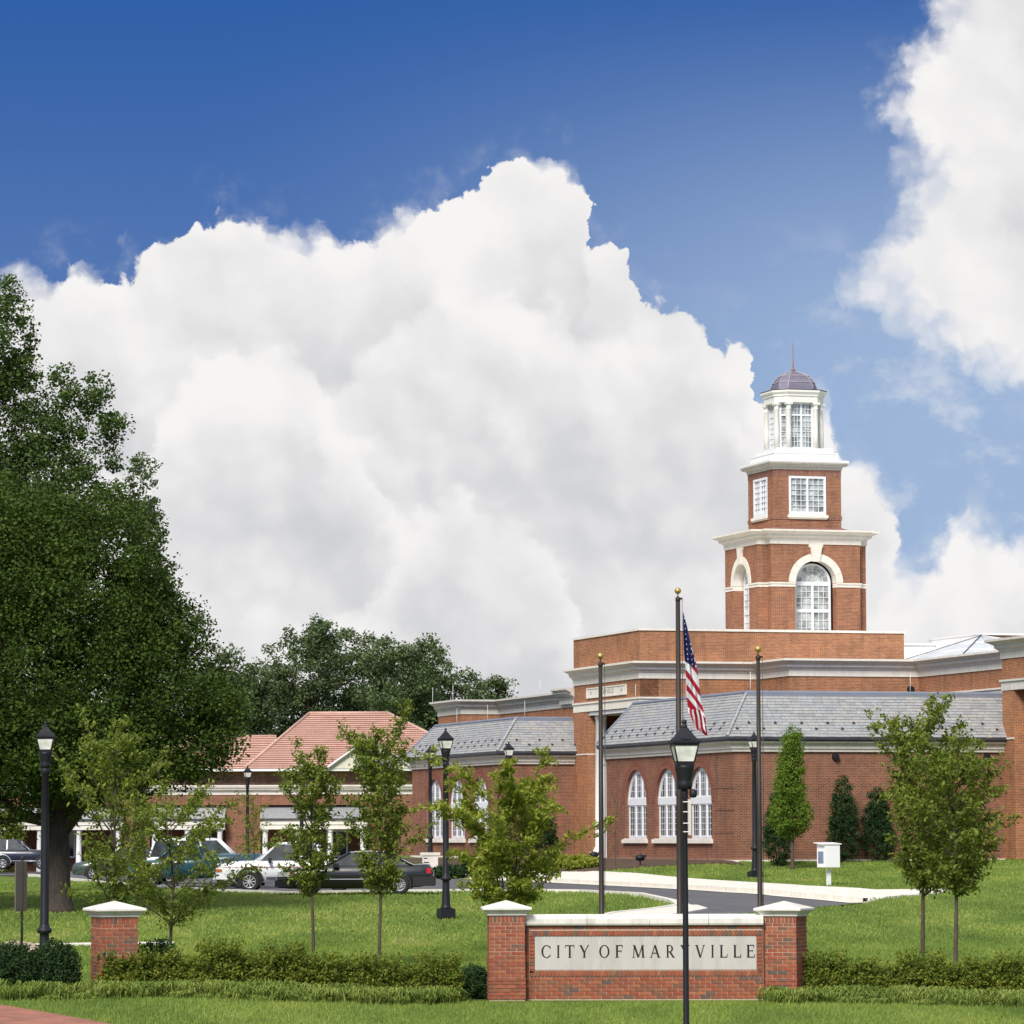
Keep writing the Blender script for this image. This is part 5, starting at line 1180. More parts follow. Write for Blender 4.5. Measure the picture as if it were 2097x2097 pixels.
def flag():
    k = 1/6.9/87.1
    Lb = [(90, 133), (300, 132), (600, 138), (760, 150), (850, 160), (990, 170), (1180, 175), (1340, 185), (1430, 195), (1500, 197), (1530, 215), (1560, 232), (1640, 262), (1700, 280), (1745, 300), (1770, 350), (1800, 385), (1825, 420), (1840, 468)]
    Rb = [(90, 137), (290, 190), (480, 230), (600, 256), (720, 290), (800, 312), (930, 330), (1040, 352), (1160, 357), (1300, 380), (1430, 402), (1600, 442), (1840, 472)]
    ny, nx = 176, 44; ly, lx = zip(*Lb); ry, rx = zip(*Rb)
    mb = MB(); X0, Z0f = 4.02, 5.20; idx = {}
    for j in range(ny+1):
        y = 90+1750*j/ny; a, b = np.interp(y, ly, lx), np.interp(y, ry, rx)
        for i in range(nx+1):
            f = i/nx; x = a+(b-a)*f; 
            if y > 1480 and f < 0.9: x += 0
            dep = 0.075*math.sin(f*7.5 - y*0.0042 + 0.7)*min(1, (y-60)/500) + 0.03*math.sin(f*15+y*0.006)*min(1, (y-60)/700)
            idx[(j, i)] = len(mb.v); mb.v.append((X0+(x-135)*k, 94+dep, Z0f-(y-90)*k))
    for j in range(ny):
        y = 90+1750*(j+0.5)/ny; a, b = np.interp(y, ly, lx), np.interp(y, ry, rx)
        for i in range(nx):
            f = (i+0.5)/nx; x = a+(b-a)*f; q = y-1.32*(x-a)-0.0010*(x-a)**2
            edge = b-x
            if y < 790+0.72*(x-a) and not (y > 590 and edge < 10+0.03*(y-590) and x > 245): mi = 0
            elif y < 880 and edge < 45 and x > 245: mi = 1 if (y < 690 or 740 < y < 800 or y > 845) else 2
            elif y > 1470 and q > 1190 and x < 440 and f < 0.86: mi = 1 if (x-a*0.35-120) % 62 < 27 else 2
            else:
                mi = 2
                for lo, hi in ((742 if x > 250 else 500, 900), (1000, 1105), (1195, 1290), (1425, 1470)):
                    if lo <= q < hi: mi = 1
                if y < 900 and x-a < 12 and y < 790: mi = 0
            mb.f.append((idx[(j, i)], idx[(j, i+1)], idx[(j+1, i+1)], idx[(j+1, i)])); mb.mi.append(mi); mb.sm.append(True)
    def cloth(n, c):
        m = NT(n); w = m.noise(m.tc('Object'), 40, 2.0); m.col(m.ramp(w, [(0.3, tuple(v*0.9 for v in c)), (0.7, c)])).rough(0.75).spec(0.15)
        t = m.n('ShaderNodeBsdfTranslucent'); t.inputs[0].default_value = (*c, 1); x = m.n('ShaderNodeMixShader'); x.inputs[0].default_value = 0.25
        m.l(m.b.outputs[0], x.inputs[1]); m.l(t.outputs[0], x.inputs[2]); m.l(x.outputs[0], m.out.inputs[0]); return m.m
    blue, wht, red = cloth('flag_blue', (0.025, 0.03, 0.115)), cloth('flag_white', (0.78, 0.78, 0.80)), cloth('flag_red', (0.42, 0.018, 0.035))
    fl = mb.build('flag', [blue, wht, red]); tag(fl, 'limp American flag with stars and red and white stripes hanging from the tallest pole', 'flag')
    for sx, sy in ((152, 182), (158, 256), (167, 328), (173, 402), (178, 474), (183, 545), (188, 616), (193, 687), (198, 758), (236, 548), (247, 618), (252, 690), (259, 760), (265, 830)):
        s = MB(); c = (X0+(sx-135)*k, Z0f-(sy-90)*k); r = 0.024
        pts = [(c[0]+(r if t % 2 == 0 else r*0.42)*0.8*math.sin(math.pi*t/5), 93.86, c[1]+(r if t % 2 == 0 else r*0.42)*math.cos(math.pi*t/5)) for t in range(10)]
        y = sy; a, b = np.interp(y, ly, lx), np.interp(y, ry, rx); f = (sx-a)/(b-a); dep = 0.075*math.sin(f*7.5 - y*0.0042 + 0.7)*min(1, (y-60)/500) + 0.03*math.sin(f*15+y*0.006)*min(1, (y-60)/700)
        s.poly([(p[0], 94+dep-0.012, p[2]) for p in pts]); s.build('star', wht, fl)
flag()

# ================================================================== book drop, directory sign, floodlights, sign plate, rock
bz = float(zg(10.80, 137.4)); e = empty('drop_box', (10.80, 137.4, bz), math.radians(24)); e.scale = (0.95, 0.95, 1.0); tag(e, 'white metal drop box on a post beside the pavement', 'drop box')
m = MB(); m.box(-0.065, 0.065, -0.065, 0.065, -0.02, 0.56); m.build('post', MT['white'], e)
m = MB(); W2, D2 = 0.31, 0.29
m.quad((-W2, -D2, 0.62), (W2, -D2, 0.62), (W2, -D2, 1.40), (-W2, -D2, 1.40)); m.quad((W2, -D2, 0.62), (W2, D2, 0.62), (W2, D2, 1.44), (W2, -D2, 1.40)); m.quad((-W2, D2, 0.62), (W2, D2, 0.62), (W2, D2, 1.44), (-W2, D2, 1.44))
m.quad((-W2, -D2, 0.62), (W2, -D2, 0.62), (W2, D2, 0.62), (-W2, D2, 0.62)); m.quad((-W2, -D2, 0.62), (-W2, D2, 0.62), (-W2, D2, 1.30), (-W2, -D2, 1.30)); m.quad((-W2+0.02, -D2, 1.3), (-W2+0.02, D2, 1.3), (-W2+0.02, D2, 1.44), (-W2+0.02, -D2, 1.40)); m.build('box', MT['white'], e)
m = MB(); m.obox((-0.03, 0, 1.435), (0.40, 0, -0.0), (0, 0.33, 0.022), (0, 0, 0.014)); m.build('lid', MT['white'], e)
m = MB(); m.box(-W2-0.008, -W2-0.002, -0.20, 0.20, 0.75, 1.16); m.build('notice', simple('blue_grey_notice', (0.16, 0.20, 0.30), 0.6, 0.2), e)
ds = empty('directory_sign', (-3.86, 186.4, float(zg(-3.86, 186.4))), 0.1); tag(ds, 'small grey stone directory pylon with dark lettering in the planting bed', 'sign')
m = MB(); m.box(-0.36, 0.36, -0.14, 0.14, 0.14, 1.02); m.build('panel', MT['stone_grey_and_shade'], ds); m = MB(); m.box(-0.46, 0.46, -0.19, 0.19, 1.024, 1.16); m.build('cap', MT['stone_grey_and_shade'], ds); m = MB(); m.box(-0.45, 0.45, -0.2, 0.2, 0, 0.137); m.build('plinth', MT['stone'], ds)
for i, wd in enumerate((0.16, 0.24, 0.14, 0.24)):
    m = MB(); z = 0.86-i*0.19; m.box(-0.30, -0.30+wd, -0.147, -0.141, z, z+0.05); m.build('text_line', MT['letter'], ds)
for lb, x, y in (('small black floodlight in front of the first arched window of the right wing', 5.32, 168), ('small black floodlight at the foot of the white portico column', 3.55, 176.5)):
    z = float(zg(x, y)); e = empty('floodlight', (x, y, z), 0.0); tag(e, lb, 'floodlight', 'ground floodlights along the hall')
    m = MB(); m.tube([(0, 0, 0), (0, 0, 0.26)], 0.03, 8); m.build('stake', MT['black'], e)
    m = MB(); m.lathe([(0.06, 0.24), (0.17, 0.27), (0.21, 0.36), (0.20, 0.44), (0.12, 0.50), (0.0, 0.52)], 14); m.obox((0.12, 0, 0.40), (0.14, 0, 0.05), (0, 0.14, 0), (0, 0, 0.06)); m.build('housing', MT['black'], e)
x, y = -10.4, 85.0; z = float(zg(x, y)); e = empty('sign_post', (x, y, z), 0.0); tag(e, 'narrow brown sign board on a thin post beside the left lamp', 'sign')
m = MB(); m.tube([(0, 0, 0), (0, 0, 2.44)], 0.028, 8); m.lathe([(0.0, 2.44), (0.035, 2.46), (0.035, 2.50), (0.0, 2.53)], 8); m.build('post', MT['bronze'], e)
m = MB(); m.obox((-0.02, -0.05, 1.88), (0.098, 0.16, 0), (0.012, -0.008, 0), (0, 0, 0.52)); m.build('board', simple('brown_sign_board', (0.13, 0.105, 0.095), 0.7, 0.15), e)
def rock(label, x, y, s):
    m = MB(); m.lathe([(0.0, 0.0), (0.9, 0.02), (1.0, 0.35), (0.8, 0.7), (0.4, 0.9), (0.0, 0.92)], 12)
    for i, v in enumerate(m.v): h = 1+0.25*math.sin(i*2.3)*math.cos(i*1.1); m.v[i] = (v[0]*h*s, v[1]*h*s*0.8, v[2]*h*s*0.6)
    o = m.build('rock', simple('pale_limestone_rock', (0.42, 0.34, 0.26), 0.9, 0.25, 5.0, bump=0.5), None, (x, y, float(zg(x, y))-0.03)); tag(o, label, 'rock')
rock('pale tan boulder on the lawn at the left edge of the view', -12.0, 98, 0.55)

# ================================================================== vehicles
def paint(name, c, rough=0.25):
    m = NT(name); n = m.noise(m.tc('Object'), 1.5, 3.0); m.col(m.ramp(n, [(0.3, tuple(x*0.93 for x in c)), (0.7, c)])).rough(rough).spec(0.5)
    m.b.inputs['Coat Weight'].default_value = 0.5; m.b.inputs['Coat Roughness'].default_value = 0.08; return m.m
PT = {'white': paint('white_car_paint', (0.78, 0.79, 0.80)), 'dark': paint('charcoal_car_paint', (0.016, 0.018, 0.020)), 'teal': paint('teal_car_paint', (0.025, 0.125, 0.16)), 'red': paint('red_car_paint', (0.35, 0.02, 0.03)),
      'navy': paint('navy_car_paint', (0.012, 0.018, 0.035)), 'green': paint('dark_green_car_paint', (0.035, 0.06, 0.055))}
def wheel(parent, x, y, r, w, side, spokes=7, flare=None):
    """axis along Y; side = -1 for the side that faces the viewer"""
    e = empty('wheel', (x, y, r), 0, parent); m = MB()
    def lathe_y(prof, n=26, sm=True):
        rg = []
        for rad, yy in prof: rg.append(m.ring([(rad*math.cos(2*math.pi*i/n), yy, rad*math.sin(2*math.pi*i/n)) for i in range(n)]))
        for a, b in zip(rg, rg[1:]): m.bridge(a, b, 0, sm)
        return rg
    s = side; rg = lathe_y([(r*0.62, 0.0), (r*0.66, s*w*0.5), (r*0.93, s*w*0.48), (r, s*w*0.36), (r, -s*w*0.4), (r*0.6, -s*w*0.5)]); m.build('tyre', MT['rubber'], e)
    m = MB(); rg = lathe_y([(0.001, s*w*0.12), (r*0.60, s*w*0.12), (r*0.64, s*w*0.40), (r*0.58, s*w*0.44), (r*0.56, s*w*0.2)])
    for k in range(spokes):
        a = 2*math.pi*k/spokes; c, sn = math.cos(a), math.sin(a)
        m.obox((c*r*0.34, s*w*0.33, sn*r*0.34), (c*r*0.26, 0, sn*r*0.26), (-sn*r*0.045, 0, c*r*0.045), (0, w*0.05, 0))
    m.obox((0, s*w*0.34, 0), (r*0.12, 0, 0), (0, 0, r*0.12), (0, w*0.07, 0)); m.build('rim', MT['chrome'], e); return e
def vehicle(name, label, cat, x, y, rz, body, cabin, W, col, wheels, wr, z=None, group='vehicles in the car park', extras=None, belt2=None, flare=False, spokes=7):
    """body: list of (x, z_low, z_top, half-width factor) from nose (-x) to tail; cabin: (x base front, x roof front, x roof rear, x base rear, z belt, z roof, pillar xs)"""
    zz = float(zg(x, y)) if z is None else z
    e = empty(name, (x, y, zz), rz); tag(e, label, cat, group); h = W/2
    m = MB(); rings = []
    for bx, zl, zt, k in body:
        w = h*k; mid = zl+(zt-zl)*0.55
        rings.append(m.ring([(bx, -w*0.93, zl), (bx, -w, mid), (bx, -w*0.97, zt-0.06), (bx, -w*0.86, zt), (bx, 0, zt+0.025), (bx, w*0.86, zt), (bx, w*0.97, zt-0.06), (bx, w, mid), (bx, w*0.93, zl)]))
    for a, b in zip(rings, rings[1:]): m.bridge(a, b, 0, True)
    m.cap(rings[0], 0, True); m.cap(rings[-1])
    if cabin:
        xb0, xr0, xr1, xb1, zb, zr, pil = cabin; tb, tr = h*0.90, h*0.70
        # roof shell and pillars; the glass fills what is between them
        def P(f_x, f_z, s, out=0.0):                 # point on the greenhouse side at fraction up f_z, x given
            w = tb+(tr-tb)*f_z; return (f_x, s*(w+out), zb+(zr-zb)*f_z)
        rr = 0.06
        roof = [m.ring([(xr0-0.02, -tr*0.9, zr-0.035), (xr0-0.02, tr*0.9, zr-0.035)]), ]
        m.v += []; top = m.ring([(xr0, -tr, zr-0.03), (xr0, tr, zr-0.03), (xr1, tr, zr-0.03), (xr1, -tr, zr-0.03)]); t2 = m.ring([(xr0+0.15, -tr*0.85, zr+0.02), (xr0+0.15, tr*0.85, zr+0.02), (xr1-0.15, tr*0.85, zr+0.015), (xr1-0.15, -tr*0.85, zr+0.015)])
        m.bridge(top, t2, 0, True); m.cap(t2)
        lowr = m.ring([(xr0-0.02, -tr-0.012, zr-0.09), (xr0-0.02, tr+0.012, zr-0.09), (xr1+0.02, tr+0.012, zr-0.09), (xr1+0.02, -tr-0.012, zr-0.09)]); m.bridge(lowr, top, 0, True)
        for s in (-1, 1):
            for (xa, xt) in [(xb0, xr0), (xb1, xr1)]:
                m.tube([P(xa, 0, s), P(xt, 0.97, s)], 0.045, 5)
            for px, wd in pil: m.obox((px, s*(tb+tr)/2, (zb+zr)/2), (wd, 0, 0), (0, s*(tr-tb)/2, (zr-zb)/2-0.02), (0, 0.014, 0.0))
        g = MB()
        for s in (-1, 1): g.quad(P(xb0, 0, s, -0.01), P(xb1, 0, s, -0.01), P(xr1, 0.96, s, -0.01), P(xr0, 0.96, s, -0.01))
        g.quad((xb0, -tb, zb), (xb0, tb, zb), (xr0, tr, zr-0.04), (xr0, -tr, zr-0.04)); g.quad((xb1, -tb, zb), (xb1, tb, zb), (xr1, tr, zr-0.04), (xr1, -tr, zr-0.04)); g.build('windows', MT['glass_car'], e)
    m.build('body', col, e)
    for wx in wheels:
        n = 20; R = wr*1.22                          # flat dark patch painted for the shaded hollow of the arch
        for s in (-1, 1):
            wl = MB(); c = wl.ring([(wx+R*math.cos(math.pi*i/n), s*(h*0.99), wr+R*math.sin(math.pi*i/n)) for i in range(n+1)] + [(wx-R, s*h*0.99, wr*0.55), (wx+R, s*h*0.99, wr*0.55)]); wl.cap(c)
            wl.build('wheel_arch_shade', MT['rubber'], e)
        if flare:
            for s in (-1, 1):
                fl = MB(); fl.tube([(wx+R*1.05*math.cos(math.pi*i/n), s*h*1.0, wr+R*1.05*math.sin(math.pi*i/n)) for i in range(n+1)], 0.05, 6); fl.build('arch_flare', MT['rubber'], e)
        for s in (-1, 1): wheel(e, wx, s*(h-0.07), wr, 0.20, s, spokes)
    return e
def bit(e, name, x0, x1, y0, y1, z0, z1, mat): m = MB(); m.box(x0, x1, y0, y1, z0, z1); return m.build(name, mat, e)
# charcoal saloon, nose to the left
e = vehicle('parked_car', 'charcoal saloon car parked side-on, nose to the left behind the young trees', 'car', -5.30, 134.9, 0.0,
    [(-2.62, 0.32, 0.58, 0.80), (-2.55, 0.24, 0.72, 0.92), (-2.2, 0.20, 0.82, 0.98), (-1.4, 0.20, 0.92, 1.0), (-0.75, 0.20, 0.98, 1.0), (0.6, 0.20, 0.98, 1.0), (1.6, 0.22, 0.98, 1.0), (2.2, 0.25, 0.99, 0.97), (2.5, 0.32, 0.97, 0.92), (2.63, 0.38, 0.75, 0.84)],
    (-0.95, -0.15, 1.05, 1.95, 0.95, 1.43, [(0.42, 0.04), (1.12, 0.035)]), 1.82, PT['dark'], (-1.52, 1.50), 0.33, z=-2.0, spokes=15)
bit(e, 'side_moulding', -1.0, 1.0, -0.925, -0.912, 0.50, 0.53, MT['chrome']); bit(e, 'bumper', 1.95, 2.68, -0.90, 0.90, 0.28, 0.60, MT['rubber']); bit(e, 'bumper', -2.66, -2.1, -0.86, 0.86, 0.26, 0.48, MT['rubber'])
bit(e, 'headlight', -2.56, -2.16, -0.895, -0.70, 0.60, 0.76, MT['head_lens']); bit(e, 'indicator', -2.16, -2.06, -0.90, -0.72, 0.60, 0.75, MT['amber']); bit(e, 'tail_light', 2.40, 2.56, -0.87, -0.70, 0.70, 0.87, MT['red_lens'])
bit(e, 'door_handle', 0.15, 0.33, -0.935, -0.915, 0.80, 0.83, MT['chrome']); bit(e, 'door_handle', 1.15, 1.33, -0.935, -0.915, 0.80, 0.83, MT['chrome'])
m = MB(); m.obox((-0.62, -0.98, 0.98), (0.10, 0, 0), (0, 0.07, 0), (0, 0, 0.06)); m.build('door_mirror', PT['dark'], e)
m = MB(); m.tube([(-0.92, -0.83, 0.97), (-0.12, -0.64, 1.41), (0.5, -0.62, 1.45), (1.08, -0.64, 1.41), (1.95, -0.82, 1.0), (2.45, -0.8, 1.0)], 0.013, 5); m.build('bright_trim', MT['chrome'], e)
# white pickup
e = vehicle('parked_pickup', 'white pickup truck with grey wheel-arch flares, nose to the left behind the charcoal saloon', 'pickup', -8.15, 142.3, 0.0,
    [(-2.33, 0.42, 0.80, 0.88), (-2.29, 0.34, 0.99, 0.96), (-1.9, 0.32, 1.04, 1.0), (-0.8, 0.32, 1.09, 1.0), (-0.3, 0.32, 1.10, 1.0), (1.50, 0.32, 1.10, 1.0), (1.6, 0.34, 1.12, 1.0), (2.6, 0.36, 1.12, 1.0), (2.95, 0.40, 1.10, 0.98)],
    (-0.80, -0.16, 1.22, 1.38, 1.08, 1.72, [(0.66, 0.05)]), 1.72, PT['white'], (-1.15, 2.0), 0.36, flare=True, z=-2.0, spokes=9)
bit(e, 'bumper', -2.44, -1.85, -0.84, 0.84, 0.44, 0.60, PT['white']); bit(e, 'air_dam', -2.30, -1.8, -0.80, 0.80, 0.18, 0.42, MT['rubber']); bit(e, 'indicator', -2.34, -2.12, -0.872, -0.70, 0.72, 0.80, MT['amber']); bit(e, 'headlight', -2.36, -2.3, -0.60, -0.25, 0.66, 0.82, MT['head_lens'])
bit(e, 'stripe', -2.1, 2.9, -0.872, -0.862, 0.86, 0.875, MT['red_lens']); bit(e, 'sill_moulding', -0.55, 1.55, -0.872, -0.85, 0.42, 0.52, MT['gutter'])
m = MB(); m.obox((-0.42, -0.98, 1.10), (0.05, 0, 0), (0, 0.10, 0), (0, 0, 0.09)); m.build('door_mirror', MT['rubber'], e)
# white estate / suburban-type truck farther back, nose to the right
vehicle('parked_car', 'big white estate car with a long glasshouse, seen above the white pickup bonnet', 'car', -12.5, 165, math.pi,
    [(-2.6, 0.4, 0.75, 0.85), (-2.5, 0.3, 0.95, 0.95), (-1.6, 0.28, 1.08, 1.0), (-1.0, 0.28, 1.12, 1.0), (2.3, 0.28, 1.12, 1.0), (2.5, 0.34, 1.08, 0.95)],
    (-1.15, -0.35, 2.15, 2.4, 1.08, 1.86, [(0.3, 0.04), (1.2, 0.04)]), 1.95, PT['white'], (-1.6, 1.55), 0.37)
vehicle('parked_car', 'white car with a red interior, its windscreen just showing above the pickup bonnet', 'car', -8.9, 150.5, 0.1,
    [(-2.2, 0.3, 0.6, 0.85), (-2.1, 0.24, 0.75, 0.95), (-1.2, 0.2, 0.9, 1.0), (1.5, 0.2, 0.95, 1.0), (2.2, 0.3, 0.9, 0.92)],
    (-1.0, -0.2, 1.0, 1.7, 0.9, 1.38, [(0.45, 0.04)]), 1.75, PT['white'], (-1.35, 1.3), 0.31)
vehicle('parked_pickup', 'teal pickup whose cargo bed shows just above the white pickup bonnet', 'pickup', -12.4, 156, 0.0,
    [(-2.5, 0.4, 0.75, 0.88), (-2.4, 0.34, 0.95, 0.95), (-1.3, 0.32, 1.05, 1.0), (0.35, 0.32, 1.08, 1.0), (0.42, 0.34, 1.26, 1.0), (2.55, 0.38, 1.26, 1.0), (2.62, 0.42, 1.22, 0.97)],
    (-1.35, -0.75, 0.15, 0.35, 1.05, 1.60, [(-0.2, 0.04)]), 1.8, PT['teal'], (-1.6, 1.6), 0.36)
vehicle('parked_car', 'dark green saloon with its bonnet pointing left, glimpsed through the young trees', 'car', -17.4, 180, 0.12,
    [(-2.35, 0.3, 0.6, 0.85), (-2.25, 0.24, 0.75, 0.95), (-1.3, 0.2, 0.9, 1.0), (1.5, 0.2, 0.95, 1.0), (2.35, 0.3, 0.9, 0.92)],
    (-1.0, -0.2, 1.1, 1.8, 0.9, 1.40, [(0.45, 0.04)]), 1.78, PT['green'], (-1.45, 1.4), 0.32)
vehicle('parked_car', 'red car of which only the roof shows under the far porch', 'car', -16.0, 201, 0.0,
    [(-2.2, 0.3, 0.6, 0.85), (-1.3, 0.24, 0.95, 1.0), (1.5, 0.2, 1.0, 1.0), (2.2, 0.3, 0.95, 0.92)],
    (-1.0, -0.3, 1.2, 1.8, 1.0, 1.62, [(0.45, 0.04)]), 1.8, PT['red'], (-1.4, 1.4), 0.33)
e = vehicle('parked_pickup', 'dark navy pickup bed with a chrome wheel-arch trim at the far left', 'pickup', -26.4, 212, math.pi,
    [(-2.9, 0.4, 0.8, 0.88), (-2.7, 0.36, 1.1, 0.95), (-1.2, 0.34, 1.18, 1.0), (0.6, 0.34, 1.2, 1.0), (2.9, 0.4, 1.2, 1.0)],
    (-1.0, -0.3, 0.9, 1.1, 1.18, 1.8, [(0.3, 0.04)]), 1.95, PT['navy'], (-1.8, 0.55), 0.38, z=-1.78); e.scale = (0.87, 0.87, 0.87)
m = MB(); m.tube([(0.55+0.52*math.cos(math.pi*i/16), 0.985, 0.38+0.52*math.sin(math.pi*i/16)) for i in range(17)], 0.03, 5); m.tube([(0.0, 0.985, 0.52), (-2.6, 0.985, 0.5)], 0.025, 5); m.build('bright_trim', MT['chrome'], e)

# ================================================================== office building across the car park
OF = empty('office_building', (-14.0, 222, -2.05), 0.02); tag(OF, 'low red brick office with a slate porch roof and white columns beyond the parked cars', 'building')
def op(name, mb, mat): return mb.build(name, mat, OF)
m = MB(); m.box(-30, 9.6, 2.2, 14, 0, 4.25); op('brick_wall', m, MT['brick'])
for a, b in ((-1.9, 0.0), (-7.5, -6.1), (6.0, 9.6), (-16, -14.6)):
    m = MB(); m.box(a, b, 0.0, 2.2, 0, 4.25); op('brick_pier', m, MT['brick'])
m = MB(); m.box(0.0, 6.0, 0.0, 2.2, 3.7, 4.25); m.box(-6.1, -1.9, 0.0, 2.2, 3.7, 4.25); m.box(-14.6, -7.5, 0.0, 2.2, 3.7, 4.25); op('lintel_wall', m, MT['brick'])
m = MB(); sweep(m, [(-30, 14), (-30, 0.0), (9.6, 0.0)][1:], CORN(4.27, 4.78, 0.35)); op('cornice', m, MT['stone'])
m = MB(); m.box(-30, 9.6, 0.05, 14, 4.75, 4.80); op('flat_roof', m, MT['stone_grey_and_shade'])
for k, (a, b) in enumerate(((0.0, 6.0), (-6.1, -1.9), (-14.6, -7.5))):
    m = MB(); m.quad((a+0.02, -0.9, 2.95), (b-0.02, -0.9, 2.95), (b-0.02, 0.4, 3.68), (a+0.02, 0.4, 3.68)); m.quad((a+0.02, -0.9, 2.90), (b-0.02, -0.9, 2.90), (b-0.02, 0.4, 3.63), (a+0.02, 0.4, 3.63)); op('porch_roof', m, MT['slate'])
    m = MB(); m.box(a+0.02, b-0.02, -0.95, -0.85, 2.86, 2.95); op('gutter', m, MT['gutter'])
    m = MB(); m.box(a+0.02, b-0.02, -0.8, -0.3, 2.35, 2.60); m.box(a+0.02, b-0.02, -0.85, -0.2, 2.605, 2.85); op('entablature', m, MT['stone'])
    n = 4 if b-a > 5 else 3
    for i in range(n):
        x = a+0.3+(b-a-0.6)*i/(n-1); c = MB(); c.lathe([(0.19, 0), (0.17, 0.1), (0.16, 0.9), (0.14, 2.2), (0.19, 2.3), (0.19, 2.35)], 16, (x, -0.55)); op('porch_column', c, MT['white'])
m = MB(); m.box(2.9, 3.5, 2.15, 2.19, 0, 2.1); op('red_door', m, PT['red'])
m = MB()
for x in (4.2, -3.4, -11.0): 
    w = empty('window', (0, 0, 0), 0, OF); m = MB(); m.box(x-0.6, x+0.6, 2.12, 2.19, 0.8, 2.3); m.build('frame', MT['white'], w); m = MB(); m.box(x-0.5, x-0.03, 2.10, 2.118, 0.9, 2.2); m.build('pane', MT['glass'], w); m = MB(); m.box(x+0.03, x+0.5, 2.10, 2.118, 0.9, 2.2); m.build('pane', MT['glass'], w)
for x in (-0.6,): m = MB(); m.box(0.4-0.14, 0.4+0.14, -0.02, 0.0, 5.2, 5.5)

# ================================================================== tiled-roof building behind it
TB = empty('tiled_roof_building', (-12.0, 282, -2.05), 0.0); tag(TB, 'building with a hipped salmon clay-tile roof and a cream gable dormer behind the office', 'building')
def tp(name, mb, mat, par=None): return mb.build(name, mat, par or TB)
def tile_plane(a, b, c, d, rows, name='roof_slope'):
    """a-b eave, d-c ridge; each course of tiles laps the one below"""
    a, b, c, d = map(Vector, (a, b, c, d)); nd = (b-a).cross(d-a).normalized(); nd = nd if nd.z > 0 else -nd
    R = empty(name, (0, 0, 0), 0, TB); me_mats = [MT['tile'], MT['tile_dark']]
    for i in range(rows):
        f0, f1 = i/rows, (i+1)/rows; p, q = a.lerp(d, f0), b.lerp(c, f0); r, s = b.lerp(c, f1), a.lerp(d, f1)
        m = MB(); m.quad(p+nd*0.10, q+nd*0.10, r+nd*0.02, s+nd*0.02, 0); m.quad(p+nd*0.0, q+nd*0.0, q+nd*0.10, p+nd*0.10, 1); m.build('tile_course', me_mats, R)
    return R
EX0, EX1, RZ, EZ = -6.6, 8.2, 10.75, 6.66
tile_plane((EX0-0.2, -1, EZ), (EX1+2.6, -1, EZ), (2.95, 8, RZ), (-2.75, 8, RZ), 26)
tile_plane((EX0-0.2, 17, EZ), (EX0-0.2, -1, EZ), (-2.75, 8, RZ), (-2.75, 8.01, RZ), 26)
tile_plane((EX1+2.6, -1, EZ), (EX1+2.6, 17, EZ), (2.95, 8.01, RZ), (2.95, 8, RZ), 26)
tile_plane((-14, 1, EZ), (-4.0, 1, EZ), (-5.0, 6, 9.05), (-14, 6, 9.05), 14)
m = MB(); m.tube([(-2.75, 8, RZ+0.08), (2.95, 8, RZ+0.08)], 0.13, 6); m.tube([(-14, 6, 9.12), (-5.0, 6, 9.12)], 0.11, 6)
m.tube([(EX0-0.2, -1, EZ+0.1), (-2.75, 8, RZ+0.08)], 0.11, 6); m.tube([(EX1+2.6, -1, EZ+0.1), (2.95, 8, RZ+0.08)], 0.11, 6); tp('ridge_tiles', m, MT['tile'])
m = MB(); m.box(-15, EX1+2.4, 0, 16, 0, EZ-0.15); tp('brick_wall', m, MT['brick_dark'])
m = MB(); m.box(-15, EX1+2.8, -1.15, 0, EZ-0.16, EZ); tp('fascia', m, MT['white'])
m = MB(); fr = Frame((2.0, -1.2, 0), (1, 0, 0), (0, -1, 0))
plate(m, fr, [(-3.0, EZ), (3.0, EZ), (0.0, 8.78)], [rect(-0.95, -0.35, EZ+0.15, EZ+1.15), rect(-0.15, 0.45, EZ+0.15, EZ+1.15), rect(0.65, 1.25, EZ+0.15, EZ+1.0)], -0.25, 0.0); g = empty('dormer', (0, 0, 0), 0, TB); m.build('gable_wall', MT['stucco'], g)
m = MB(); m.quad((-1.2, -1.5, EZ-0.05), (2.0, -1.5, 8.95), (2.0, 6, 8.95), (-1.2, 6, EZ-0.05)); m.quad((5.2, -1.5, EZ-0.05), (2.0, -1.5, 8.95), (2.0, 6, 8.95), (5.2, 6, EZ-0.05)); m.build('dormer_roof', MT['tile'], g)
m = MB(); m.tube([(-1.2, -1.45, EZ-0.1), (2.0, -1.45, 8.85), (5.2, -1.45, EZ-0.1)], 0.09, 4, sm=False); m.build('barge_board', MT['white'], g)
m = MB(); m.box(0.9, 3.4, -0.98, -0.95, EZ, EZ+1.3); m.build('pane', MT['dark'], g)
m = MB(); m.box(1.0, 3.6, -1.6, -1.55, EZ+0.05, EZ+0.60); m.build('balcony_panel', simple('grey_green_balustrade', (0.33, 0.37, 0.34), 0.6, 0.15), g)
m = MB()
for i in range(12): x = 1.05+i*0.225; m.box(x, x+0.03, -1.64, -1.605, EZ+0.05, EZ+0.62)
m.build('balusters', MT['stone_grey_and_shade'], g)

